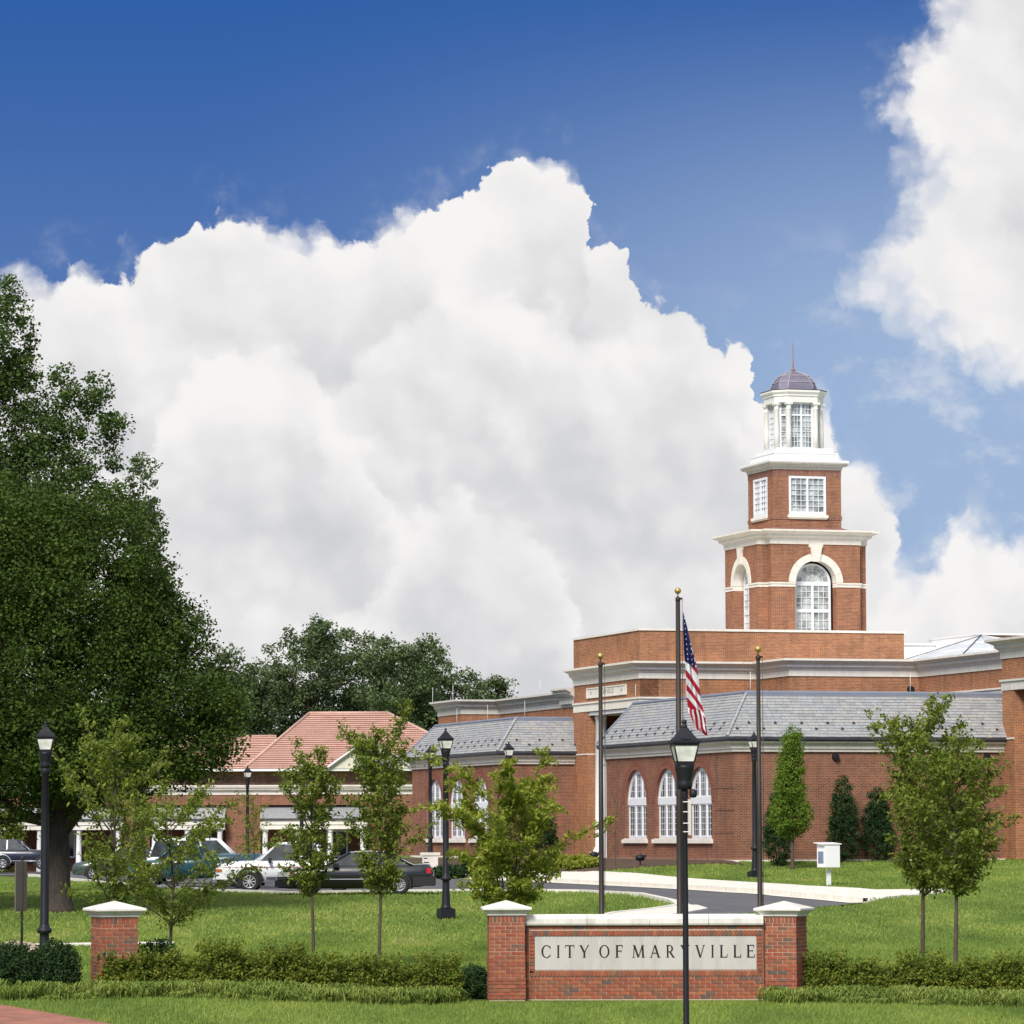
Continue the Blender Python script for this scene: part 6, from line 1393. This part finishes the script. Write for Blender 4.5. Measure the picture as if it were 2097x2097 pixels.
# ================================================================== trees and shrubs
def leaf_obj(name, C, size, elong, mat, parent, up=0.3, droop=0.0, var=0.35):
    """one leaf blade (two triangles) per centre"""
    C = np.asarray(C, float); n = len(C); s = size*RNG.uniform(1-var, 1+var, n)
    nrm = RNG.normal(size=(n, 3)); nrm[:, 2] = np.abs(nrm[:, 2])+up; nrm /= np.linalg.norm(nrm, axis=1)[:, None]
    d = RNG.normal(size=(n, 3)); d[:, 2] -= droop; d -= nrm*np.sum(d*nrm, 1)[:, None]; d /= np.linalg.norm(d, axis=1)[:, None]
    w = np.cross(nrm, d); L = d*(s*elong)[:, None]; Wd = w*(s*0.5)[:, None]
    V = np.stack([C-L*0.5, C+Wd-L*0.05, C+L*0.5, C-Wd-L*0.05], 1).reshape(-1, 3)
    return raw_mesh(name, V, np.arange(n*4).reshape(-1, 4), mat, parent)
def crown_points(blobs, n, clump, hollow=0.55, per=40, squash=0.8):
    """leaves in clumps whose centres lie towards the outside of overlapping ellipsoids"""
    vol = np.array([b[3]*b[4]*b[5] for b in blobs])**0.75; vol /= vol.sum(); out = []
    nc = max(1, n//per); pick = RNG.choice(len(blobs), nc, p=vol)
    d = RNG.normal(size=(nc, 3)); d /= np.linalg.norm(d, axis=1)[:, None]; r = hollow + (1-hollow)*RNG.uniform(0, 1, nc)**0.6
    B = np.array(blobs)[pick]; c = B[:, :3] + d*r[:, None]*B[:, 3:6]
    cs = clump*RNG.uniform(0.55, 1.35, nc)
    m = (RNG.uniform(0.5, 1.5, nc)*per).astype(int); ci = np.repeat(np.arange(nc), m)
    o = RNG.normal(size=(len(ci), 3)); o /= np.linalg.norm(o, axis=1)[:, None]; rad = RNG.uniform(0, 1, len(ci))**0.45
    o *= rad[:, None]*cs[ci][:, None]; o[:, 2] *= squash
    return c[ci]+o, c
def limbs(mb, base, targets, r0, r1=0.02, n=6, bend=0.25, sides=6):
    for t in targets:
        b, t = Vector(base), Vector(t); L = (t-b).length; mid = b.lerp(t, 0.5)+Vector((random.uniform(-1, 1), random.uniform(-1, 1), random.uniform(0.2, 1)))*L*bend*0.3
        pts = []; rad = []
        for i in range(n+1):
            f = i/n; p = b.lerp(mid, f).lerp(mid.lerp(t, f), f); pts.append(p); rad.append(r0*(1-f)**0.8+r1)
        mb.tube(pts, rad, sides)
def big_tree(name, label, cat, x, y, trunk_r, trunk_h, blobs, nleaf, clump, leaf, mat, group=None, nlimb=14, per=40, hollow=0.55, elong=1.3, z=None, bark='bark', extra=None, lean=0.0):
    z0 = float(zg(x, y)) if z is None else z; e = empty(name, (x, y, z0)); tag(e, label, cat, group)
    B = [(b[0]-x, b[1]-y, b[2]-z0, *b[3:]) for b in blobs]
    P, cc = crown_points(B, nleaf, clump, hollow, per); P = P[P[:, 2] > 0.6]
    leaf_obj('crown', P, leaf, elong, MT[mat], e, 0.3)
    m = MB(); m.tube([(0, 0, -0.1), (0, 0, 0.12), (lean*0.2, 0, 0.6), (lean*0.5, 0, trunk_h*0.5), (lean, 0, trunk_h)], [trunk_r*1.7, trunk_r*1.35, trunk_r*1.08, trunk_r, trunk_r*0.85], 16)
    tg = [tuple(c*np.array([0.8, 0.8, 0.86])) for c in cc[RNG.choice(len(cc), min(nlimb, len(cc)), replace=False)]]
    limbs(m, (lean, 0, trunk_h*0.93), tg, trunk_r*0.45, 0.02)
    if extra:
        for pts, rad in extra: m.tube(pts, rad, 8)
    m.build('trunk', MT[bark], e); return e
OX, OY = -13.84, 122.0
big_tree('oak_tree', 'huge dark green oak with a thick flared trunk at the left of the lawn', 'tree', OX, OY, 0.36, 3.3,
    [(-14.9, 122, 5.0, 4.9, 4.6, 4.9), (-11.5, 122, 4.0, 3.1, 3.2, 3.0), (-13.2, 122, 7.8, 2.8, 3.0, 2.8), (-17.4, 122.5, 6.3, 4.2, 4.2, 4.8), (-10.2, 121.5, 3.2, 2.0, 2.2, 1.7), (-13.5, 120.5, 2.7, 3.6, 3.0, 1.6), (-15.8, 123, 8.8, 3.0, 3.0, 2.3), (-10.9, 122, 6.1, 1.6, 1.6, 1.7), (-9.0, 122, 3.9, 0.9, 1.2, 0.9), (-12.5, 123, 9.8, 0.9, 1.0, 0.8), (-18.5, 121, 2.2, 2.6, 2.6, 1.2)],
    290000, 0.55, 0.082, 'leaf_oak', nlimb=26, per=70, hollow=0.5, elong=1.25,
    extra=[([(0, 0, 2.7), (-1.0, -0.4, 2.9), (-2.1, -0.8, 3.7), (-3.4, -1.2, 4.1), (-5.2, -1.4, 5.0)], [0.20, 0.17, 0.13, 0.10, 0.05]), ([(0.1, 0, 2.4), (0.9, -0.3, 3.4), (1.7, -0.6, 4.6), (3.0, -0.8, 5.6)], [0.22, 0.17, 0.12, 0.05]), ([(-0.9, -0.4, 2.85), (-1.8, -0.9, 2.7), (-2.7, -1.3, 3.0)], [0.10, 0.07, 0.04])])
big_tree('sweetgum_tree', 'tallest tree with an open spiky crown, standing behind the oak at the left edge', 'tree', -18.0, 137, 0.34, 6.0,
    [(-17.6, 137, 17.0, 1.15, 1.4, 2.3), (-18.6, 137, 14.6, 1.9, 2.0, 2.6), (-16.5, 137, 13.9, 1.1, 1.3, 1.3), (-15.4, 137, 14.6, 0.95, 1.1, 1.5), (-16.6, 137, 12.2, 2.2, 2.2, 1.7), (-15.0, 137, 12.2, 0.9, 1.0, 1.2), (-19.5, 137, 11.5, 3.4, 3.2, 4.6), (-16.6, 137, 10.2, 2.4, 2.2, 1.8), (-13.9, 137, 14.0, 0.7, 0.8, 0.6), (-14.3, 137, 15.1, 0.7, 0.8, 0.7), (-13.7, 137, 12.9, 0.55, 0.7, 0.45), (-14.0, 137, 11.8, 0.7, 0.7, 0.5), (-16.9, 137, 15.6, 0.6, 0.8, 1.4)],
    90000, 0.42, 0.092, 'leaf_tall', nlimb=34, per=55, hollow=0.35, elong=1.2)
big_tree('pine_tree', 'narrow grey-green treetop poking up between the oak and the cloud', 'tree', -13.4, 144, 0.20, 6.0,
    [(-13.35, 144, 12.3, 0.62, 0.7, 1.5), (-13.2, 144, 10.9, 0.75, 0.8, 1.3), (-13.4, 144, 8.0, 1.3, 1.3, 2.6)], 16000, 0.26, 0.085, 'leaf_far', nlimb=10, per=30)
FT = [(-22.8, 14.6, 3.4, 5.6, 'rounded tree at the left end of the far tree line, beside the oak crown'), (-17.9, 17.4, 3.6, 6.6, 'tallest light green tree of the far tree line, above the left of the tiled roof'), (-13.6, 18.2, 3.7, 7.2, 'broad tree of the far tree line, above the ridge of the tiled roof'),
      (-9.6, 16.4, 3.5, 6.6, 'dark tree of the far tree line, above the right of the tiled roof'), (-5.6, 14.9, 3.2, 6.0, 'dark tree of the far tree line with a knobbly top, left of the left wing'), (-2.3, 13.0, 2.6, 5.4, 'low dark tree at the right end of the far tree line, behind the left wing')]
for i, (fx, top, rx, rz, lb) in enumerate(FT):
    y = 332+(i % 3)*7; k = y/330; fx *= k; b = [(fx, y, top-rz*0.62, rx, rx, rz*0.62)]
    for j in range(9):
        a = random.uniform(0, 6.28); rr = random.uniform(0.35, 1.0); zz = random.uniform(-0.9, 0.75)
        b.append((fx+rx*rr*0.95*math.cos(a), y+rx*rr*math.sin(a), top-rz*0.62+zz*rz*0.75, rx*0.42, rx*0.42, rx*0.40))
    b.append((fx, y, 5.0, rx*1.15, rx, 4.6)); b.append((fx, y, 8.0, rx*1.05, rx*0.8, 3.6))
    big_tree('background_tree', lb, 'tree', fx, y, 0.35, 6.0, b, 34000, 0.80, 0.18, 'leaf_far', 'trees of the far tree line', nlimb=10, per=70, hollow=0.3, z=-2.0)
for i, (fx, fy, top, lb) in enumerate(((-34, 300, 9, 'dark tree behind the far end of the office, left of the oak trunk'), (-27, 310, 11, 'dark tree showing through gaps under the oak crown'))):
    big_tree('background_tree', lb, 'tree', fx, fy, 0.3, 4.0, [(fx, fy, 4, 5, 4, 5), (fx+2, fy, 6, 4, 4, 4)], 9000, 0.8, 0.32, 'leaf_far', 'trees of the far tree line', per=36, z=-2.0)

def young_tree(label, x, y, H, fork, spread, nlimb, mat, leaf=0.085, twigs=11, perleaf=20, tr=0.042, multi=1, seed=1, upright=0.62, shape=None, cat='tree', elong=2.1, group='young trees planted on the lawn', zoff=0.0, lean=0.0, skew=0.0, name='young_tree'):
    rs = np.random.default_rng(seed); random.seed(seed); z0 = float(zg(x, y))+zoff
    e = empty(name, (x, y, z0)); tag(e, label, cat, group); m = MB(); C = []
    stems = []
    for s in range(multi):
        a = 2*math.pi*s/max(1, multi)+0.4; o = 0.0 if multi == 1 else 0.10
        bx, by = o*math.cos(a), o*math.sin(a); k = 0 if multi == 1 else spread*0.30
        P = [Vector((bx+k*math.cos(a)*f**1.3+lean*f+0.03*math.sin(5*f+seed), by+k*math.sin(a)*f**1.3, H*0.96*f)) for f in np.linspace(0, 1, 10)]
        m.tube([P[0]-Vector((0, 0, 0.1))]+P, [tr*1.25]+[max(0.006, tr*(1-0.85*i/9)) for i in range(10)], 8); stems.append(P)
    for i in range(nlimb):
        P = stems[i % multi]; f0 = (fork + (0.93*H-fork)*((i/(nlimb-1))**1.15))/H; j = f0*9/0.96; j = min(8.99, j); b = P[int(j)].lerp(P[min(9, int(j)+1)], j-int(j))
        a = i*2.39996+seed; fr_ = (f0-fork/H)/(1-fork/H)
        prof = (0.55+1.1*fr_*(1-fr_)*2) if shape is None else shape(fr_)
        L = spread*prof*rs.choice([0.7, 0.9, 1.0, 1.15, 1.55]); el = upright+rs.uniform(-0.15, 0.2)
        d = Vector((math.cos(a)*math.cos(el)+skew, math.sin(a)*math.cos(el), math.sin(el))).normalized()
        n = 8; pts = [b]; 
        for q in range(n):
            d = (d+Vector((rs.normal(0, .07), rs.normal(0, .07), 0.06-0.012*q))).normalized(); pts.append(pts[-1]+d*L/n)
        m.tube(pts, [max(0.004, tr*0.42*(1-0.9*q/n)) for q in range(n+1)], 5)
        for w in range(twigs):
            f = 0.18+0.82*(w+rs.uniform(0, 1))/twigs; q = f*n; p = pts[min(n-1, int(q))].lerp(pts[min(n, int(q)+1)], q-int(q))
            td = (d*0.5+Vector((rs.normal(0, .7), rs.normal(0, .7), rs.normal(0.1, .35)))).normalized(); tl = rs.uniform(0.12, 0.32)*(0.6+0.4*spread)
            t1 = p+td*tl+Vector((0, 0, -0.08*tl)); m.tube([p, p.lerp(t1, 0.5)+Vector((0, 0, 0.02)), t1], [0.0045, 0.0035, 0.002], 3, cap=False)
            k = int(perleaf*rs.uniform(0.5, 1.5))
            g = rs.uniform(0.1, 1.1, k)[:, None]; C.append(np.array(p)[None]+(np.array(t1-p))[None]*g + rs.normal(0, 0.045+0.012*spread, (k, 3))*np.array([1, 1, 0.8]))
    leaf_obj('crown', np.concatenate(C), leaf*0.56, elong, MT[mat], e, 0.5, 1.3)
    m.build('trunk', MT['bark_young'], e); return e
young_tree('spreading young tree directly behind the free-standing brick pier', -8.15, 82, 4.9, 1.15, 1.3, 24, 'leaf_young', seed=3, upright=0.68, skew=0.05, twigs=13, perleaf=20, tr=0.05)
young_tree('low wide young tree to the right of the free-standing brick pier', -7.5, 88, 3.5, 0.85, 1.75, 24, 'leaf_young', seed=5, upright=0.45, twigs=14, perleaf=25, tr=0.045)
young_tree('slender young tree in front of the white pickup and the nose of the saloon', -4.5, 90, 4.5, 1.45, 0.95, 24, 'leaf_young', seed=8, upright=0.82, skew=0.02, perleaf=23, twigs=13)
young_tree('full young tree in front of the rear of the charcoal saloon', -3.0, 90, 5.15, 1.5, 1.15, 34, 'leaf_young', seed=12, upright=0.78, perleaf=25, twigs=13)
young_tree('multi-stemmed yellow-green tree between the lawn lamp and the first flagpole', -0.1, 100, 4.1, 0.9, 1.55, 44, 'leaf_lime', seed=21, multi=5, upright=0.46, perleaf=27, twigs=14, tr=0.035, leaf=0.10, elong=2.6)
young_tree('left tree of the close pair at the right of the sign', 8.34, 82, 5.2, 1.75, 1.12, 36, 'leaf_young', seed=31, upright=0.72, perleaf=24, twigs=14, tr=0.052)
young_tree('right tree of the close pair at the right of the sign, with a drooping branch', 8.80, 80, 4.6, 1.75, 1.25, 34, 'leaf_young', seed=37, upright=0.55, skew=0.12, perleaf=23, twigs=14, tr=0.052)
young_tree('thin bare-stemmed sapling at the portico beside the first flagpole', 4.35, 170, 2.9, 0.6, 0.5, 9, 'leaf_young', seed=41, upright=1.1, perleaf=2, twigs=4, tr=0.02, group=None)
young_tree('small brownish sapling beside the porch behind the white pickup', -9.7, 150, 3.1, 1.4, 0.8, 16, 'leaf_lime', seed=44, perleaf=8, twigs=8, tr=0.025, group=None)
pear = big_tree('pear_tree', 'neat upright bright green tree against the brick wall, right of the third flagpole', 'tree', 11.0, 158, 0.06, 1.9,
    [(11.05, 158, 3.45, 0.42, 0.45, 0.75), (10.95, 158, 2.6, 0.58, 0.6, 0.8), (10.9, 158, 1.7, 0.66, 0.7, 0.9), (10.95, 158, 0.75, 0.86, 0.8, 0.95)], 30000, 0.17, 0.052, 'leaf_pear', nlimb=18, per=26, hollow=0.3, bark='bark_young')
def shrub(name, label, x, y, rx, ry, h, n, mat, leaf=0.05, cat='shrub', group=None, cone=False, clump=0.10, elong=1.8, zoff=0.0, sprays=0):
    z0 = float(zg(x, y))+zoff; e = empty(name, (x, y, z0)); tag(e, label, cat, group)
    if cone: B = [(0, 0, h*0.30, rx, ry, h*0.34), (0, 0, h*0.52, rx*0.85, ry*0.85, h*0.30), (0, 0, h*0.74, rx*0.58, ry*0.58, h*0.25)]
    else: B = [(0, 0, h*0.45, rx, ry, h*0.52), (rx*0.45, -ry*0.2, h*0.4, rx*0.5, ry*0.6, h*0.45), (-rx*0.45, -ry*0.1, h*0.42, rx*0.5, ry*0.6, h*0.42)]
    P, cc = crown_points(B, n, clump, 0.55, 22, 0.9)
    if sprays:
        k = sprays; a = RNG.uniform(0, 6.28, k); t = RNG.uniform(0, 1, (k, 14)); ex = RNG.uniform(0.6, 1.1, k)
        sx = np.cos(a)[:, None]*rx*ex[:, None]*(0.5+0.55*t); sy = np.sin(a)[:, None]*ry*ex[:, None]*(0.5+0.5*t); sz = h*(0.6+RNG.uniform(0.30, 0.62, k)[:, None]*t)
        S = np.stack([sx, sy, sz], 2).reshape(-1, 3)+RNG.normal(0, 0.018, (k*14, 3)); P = np.concatenate([P, S])
    P = P[P[:, 2] > 0.0]; leaf_obj('foliage', P, leaf, elong, MT[mat], e, 0.2)
    m = MB()
    for k in range(5): a = k*1.26; m.tube([(0.03*math.cos(a), 0.03*math.sin(a), -0.05), (rx*0.4*math.cos(a), ry*0.4*math.sin(a), h*0.55)], [0.018, 0.006], 5)
    m.build('stem', MT['bark'], e); return e
for x, y, rx, h, lb in ((10.35+0.3, 161.3, 0.62, 3.2, 'dark conical evergreen behind the neat upright tree'), (13.5, 164.8-0.9, 0.70, 3.6, 'dark conical evergreen at the middle of the long brick wall'), (15.0, 165.0, 0.75, 3.1, 'dark conical evergreen behind the close pair of trees'), (18.3, 166.2, 1.1, 2.6, 'dark rounded evergreen in the corner by the right pavilion')):
    shrub('conical_evergreen', lb, x, y, rx, rx, h, 14000, 'leaf_yew', 0.042, 'evergreen', 'evergreens along the brick wall', True, 0.13)
shrub('rounded_evergreen', 'dark evergreen shrub half hidden behind the yellow-green tree, by the left wing', 1.2, 181.5, 0.9, 0.8, 3.3, 14000, 'leaf_yew', 0.045, 'evergreen', None, True, 0.15)
bx = [(-9.45, 70.6, 0.46, 1.22, 'tall left shrub of the dark evergreen clump beside the free-standing pier'), (-8.75, 70.2, 0.46, 1.0, 'middle shrub of the dark evergreen clump beside the free-standing pier'), (-8.05, 70.4, 0.46, 1.02, 'right shrub of the dark evergreen clump beside the free-standing pier'), (-6.3, 71.3, 0.40, 1.0, 'dark evergreen shrub peeping out at the right of the free-standing pier'), (-0.75, 75.3, 0.30, 0.62, 'small dark shrub tucked against the left end of the sign')]
for x, y, r, h, lb in bx: shrub('evergreen_shrub', lb, x, y, r, 0.42, h, 14000, 'leaf_yew', 0.026, 'shrub', 'dark evergreen shrubs near the piers', False, 0.09)
jl = []
N1 = 11
for i in range(N1):
    x = -6.95+(i+0.15)*(6.05/N1); y = 70.3+0.36*i+0.12*(i % 2); h = 0.68+0.10*math.sin(i*2.7)+(0.08 if 3 <= i <= 6 else 0)
    jl.append((x, y, 0.42, h, ('first', 'second', 'third', 'fourth', 'fifth', 'sixth', 'seventh', 'eighth', 'ninth', 'tenth', 'eleventh')[i] + ' juniper from the free-standing pier in the low hedge that runs to the sign'))
for i in range(8):
    x = 5.75+i*0.60; y = 74.9-0.12*i; h = 0.68+0.10*math.sin(i*2.3+1)
    jl.append((x, y, 0.44, h, ('first', 'second', 'third', 'fourth', 'fifth', 'sixth', 'seventh', 'eighth')[i] + ' juniper right of the sign in the low hedge below the close pair of trees'))
for i, (x, y, r, h, lb) in enumerate(jl): shrub('juniper_shrub', lb, x, y, r, 0.46, h, 8000, 'leaf_juniper', 0.030, 'shrub', 'junipers of the low hedge', False, 0.12, 2.2, 0.0, 150)
for i, (x, y, h, m_, lb) in enumerate(((-4.6, 181, 0.7, 'leaf_juniper', 'rounded shrub at the foot of the directory pylon'), (-2.9, 180, 0.65, 'leaf_yew', 'dark rounded shrub right of the directory pylon'), (-1.6, 179.5, 0.7, 'leaf_yew', 'dark rounded shrub under the second arched window of the left wing'), (-0.7, 178.5, 0.6, 'leaf_yew', 'small dark shrub left of the yellow-green tree trunk line'), (1.8, 174, 0.8, 'leaf_lime', 'light green arching shrub by the portico pier'), (2.9, 171.5, 0.6, 'leaf_lime', 'low light green shrub in front of the white portico column'), (17.0, 163, 0.7, 'leaf_young', 'leafy shrub at the foot of the right pavilion'))):
    shrub('bed_shrub', lb, x, y, 0.8, 0.7, h, 2600, m_, 0.075, 'shrub', 'small shrubs in the planting bed', False, 0.16)
shrub('ivy_mound', 'tall brownish green ivy-covered mound in front of the office porch at the left edge', -28.3, 217, 1.9, 1.2, 3.9, 12000, 'leaf_juniper', 0.09, 'shrub', None, False, 0.3)
def blades(name, label, poly_pts, n, h, w, mat, cat='border grass'):
    xs, ys = np.array([p[0] for p in poly_pts]), np.array([p[1] for p in poly_pts]); VV = []
    nt = n//26; tx = RNG.uniform(xs.min(), xs.max(), nt); ty = np.interp(tx, xs, ys)+RNG.normal(0, w*0.40, nt); th = RNG.uniform(0.35, 1.45, nt)
    k = RNG.integers(0, nt, n); x = tx[k]+RNG.normal(0, 0.075, n); y = ty[k]+RNG.normal(0, 0.075, n); th = th[k]; z = zg(x, y)
    for rep in range(4):
        a = RNG.uniform(0, 2*math.pi, n); hh = th*h*RNG.uniform(0.45, 1.2, n); bw = 0.009*RNG.uniform(0.8, 1.6, n); ox, oy = RNG.normal(0, .03, n), RNG.normal(0, .03, n); k = RNG.uniform(0.5, 1.5, n)*hh
        dx, dy = np.cos(a), np.sin(a)
        p0 = np.stack([x+ox-dy*bw, y+oy+dx*bw, z], 1); p1 = np.stack([x+ox+dy*bw, y+oy-dx*bw, z], 1)
        p2 = np.stack([x+ox+dx*k*0.4+dy*bw, y+oy+dy*k*0.4-dx*bw, z+hh], 1); p3 = np.stack([x+ox+dx*k*0.4-dy*bw, y+oy+dy*k*0.4+dx*bw, z+hh], 1); p4 = np.stack([x+ox+dx*k, y+oy+dy*k, z+hh*0.62], 1)
        V = np.stack([p0, p1, p2, p0, p2, p3, p3, p2, p4], 1).reshape(-1, 3); VV.append(V)
    V = np.concatenate(VV); o = raw_mesh(name, V, np.arange(len(V)).reshape(-1, 3), MT[mat]); tag(o, label, cat, kind='stuff'); return o
blades('border_grass', 'strappy light green border grass in front of the left hedge and pier', [(-9.9, 69.6), (-7.5, 69.1), (-4.5, 70.3), (-1.0, 73.6)], 8000, 0.20, 0.80, 'leaf_liriope')
blades('border_grass', 'strappy green border grass in front of the right hedge', [(4.7, 73.6), (7.0, 73.2), (10.0, 71.5)], 5600, 0.19, 0.72, 'leaf_liriope')
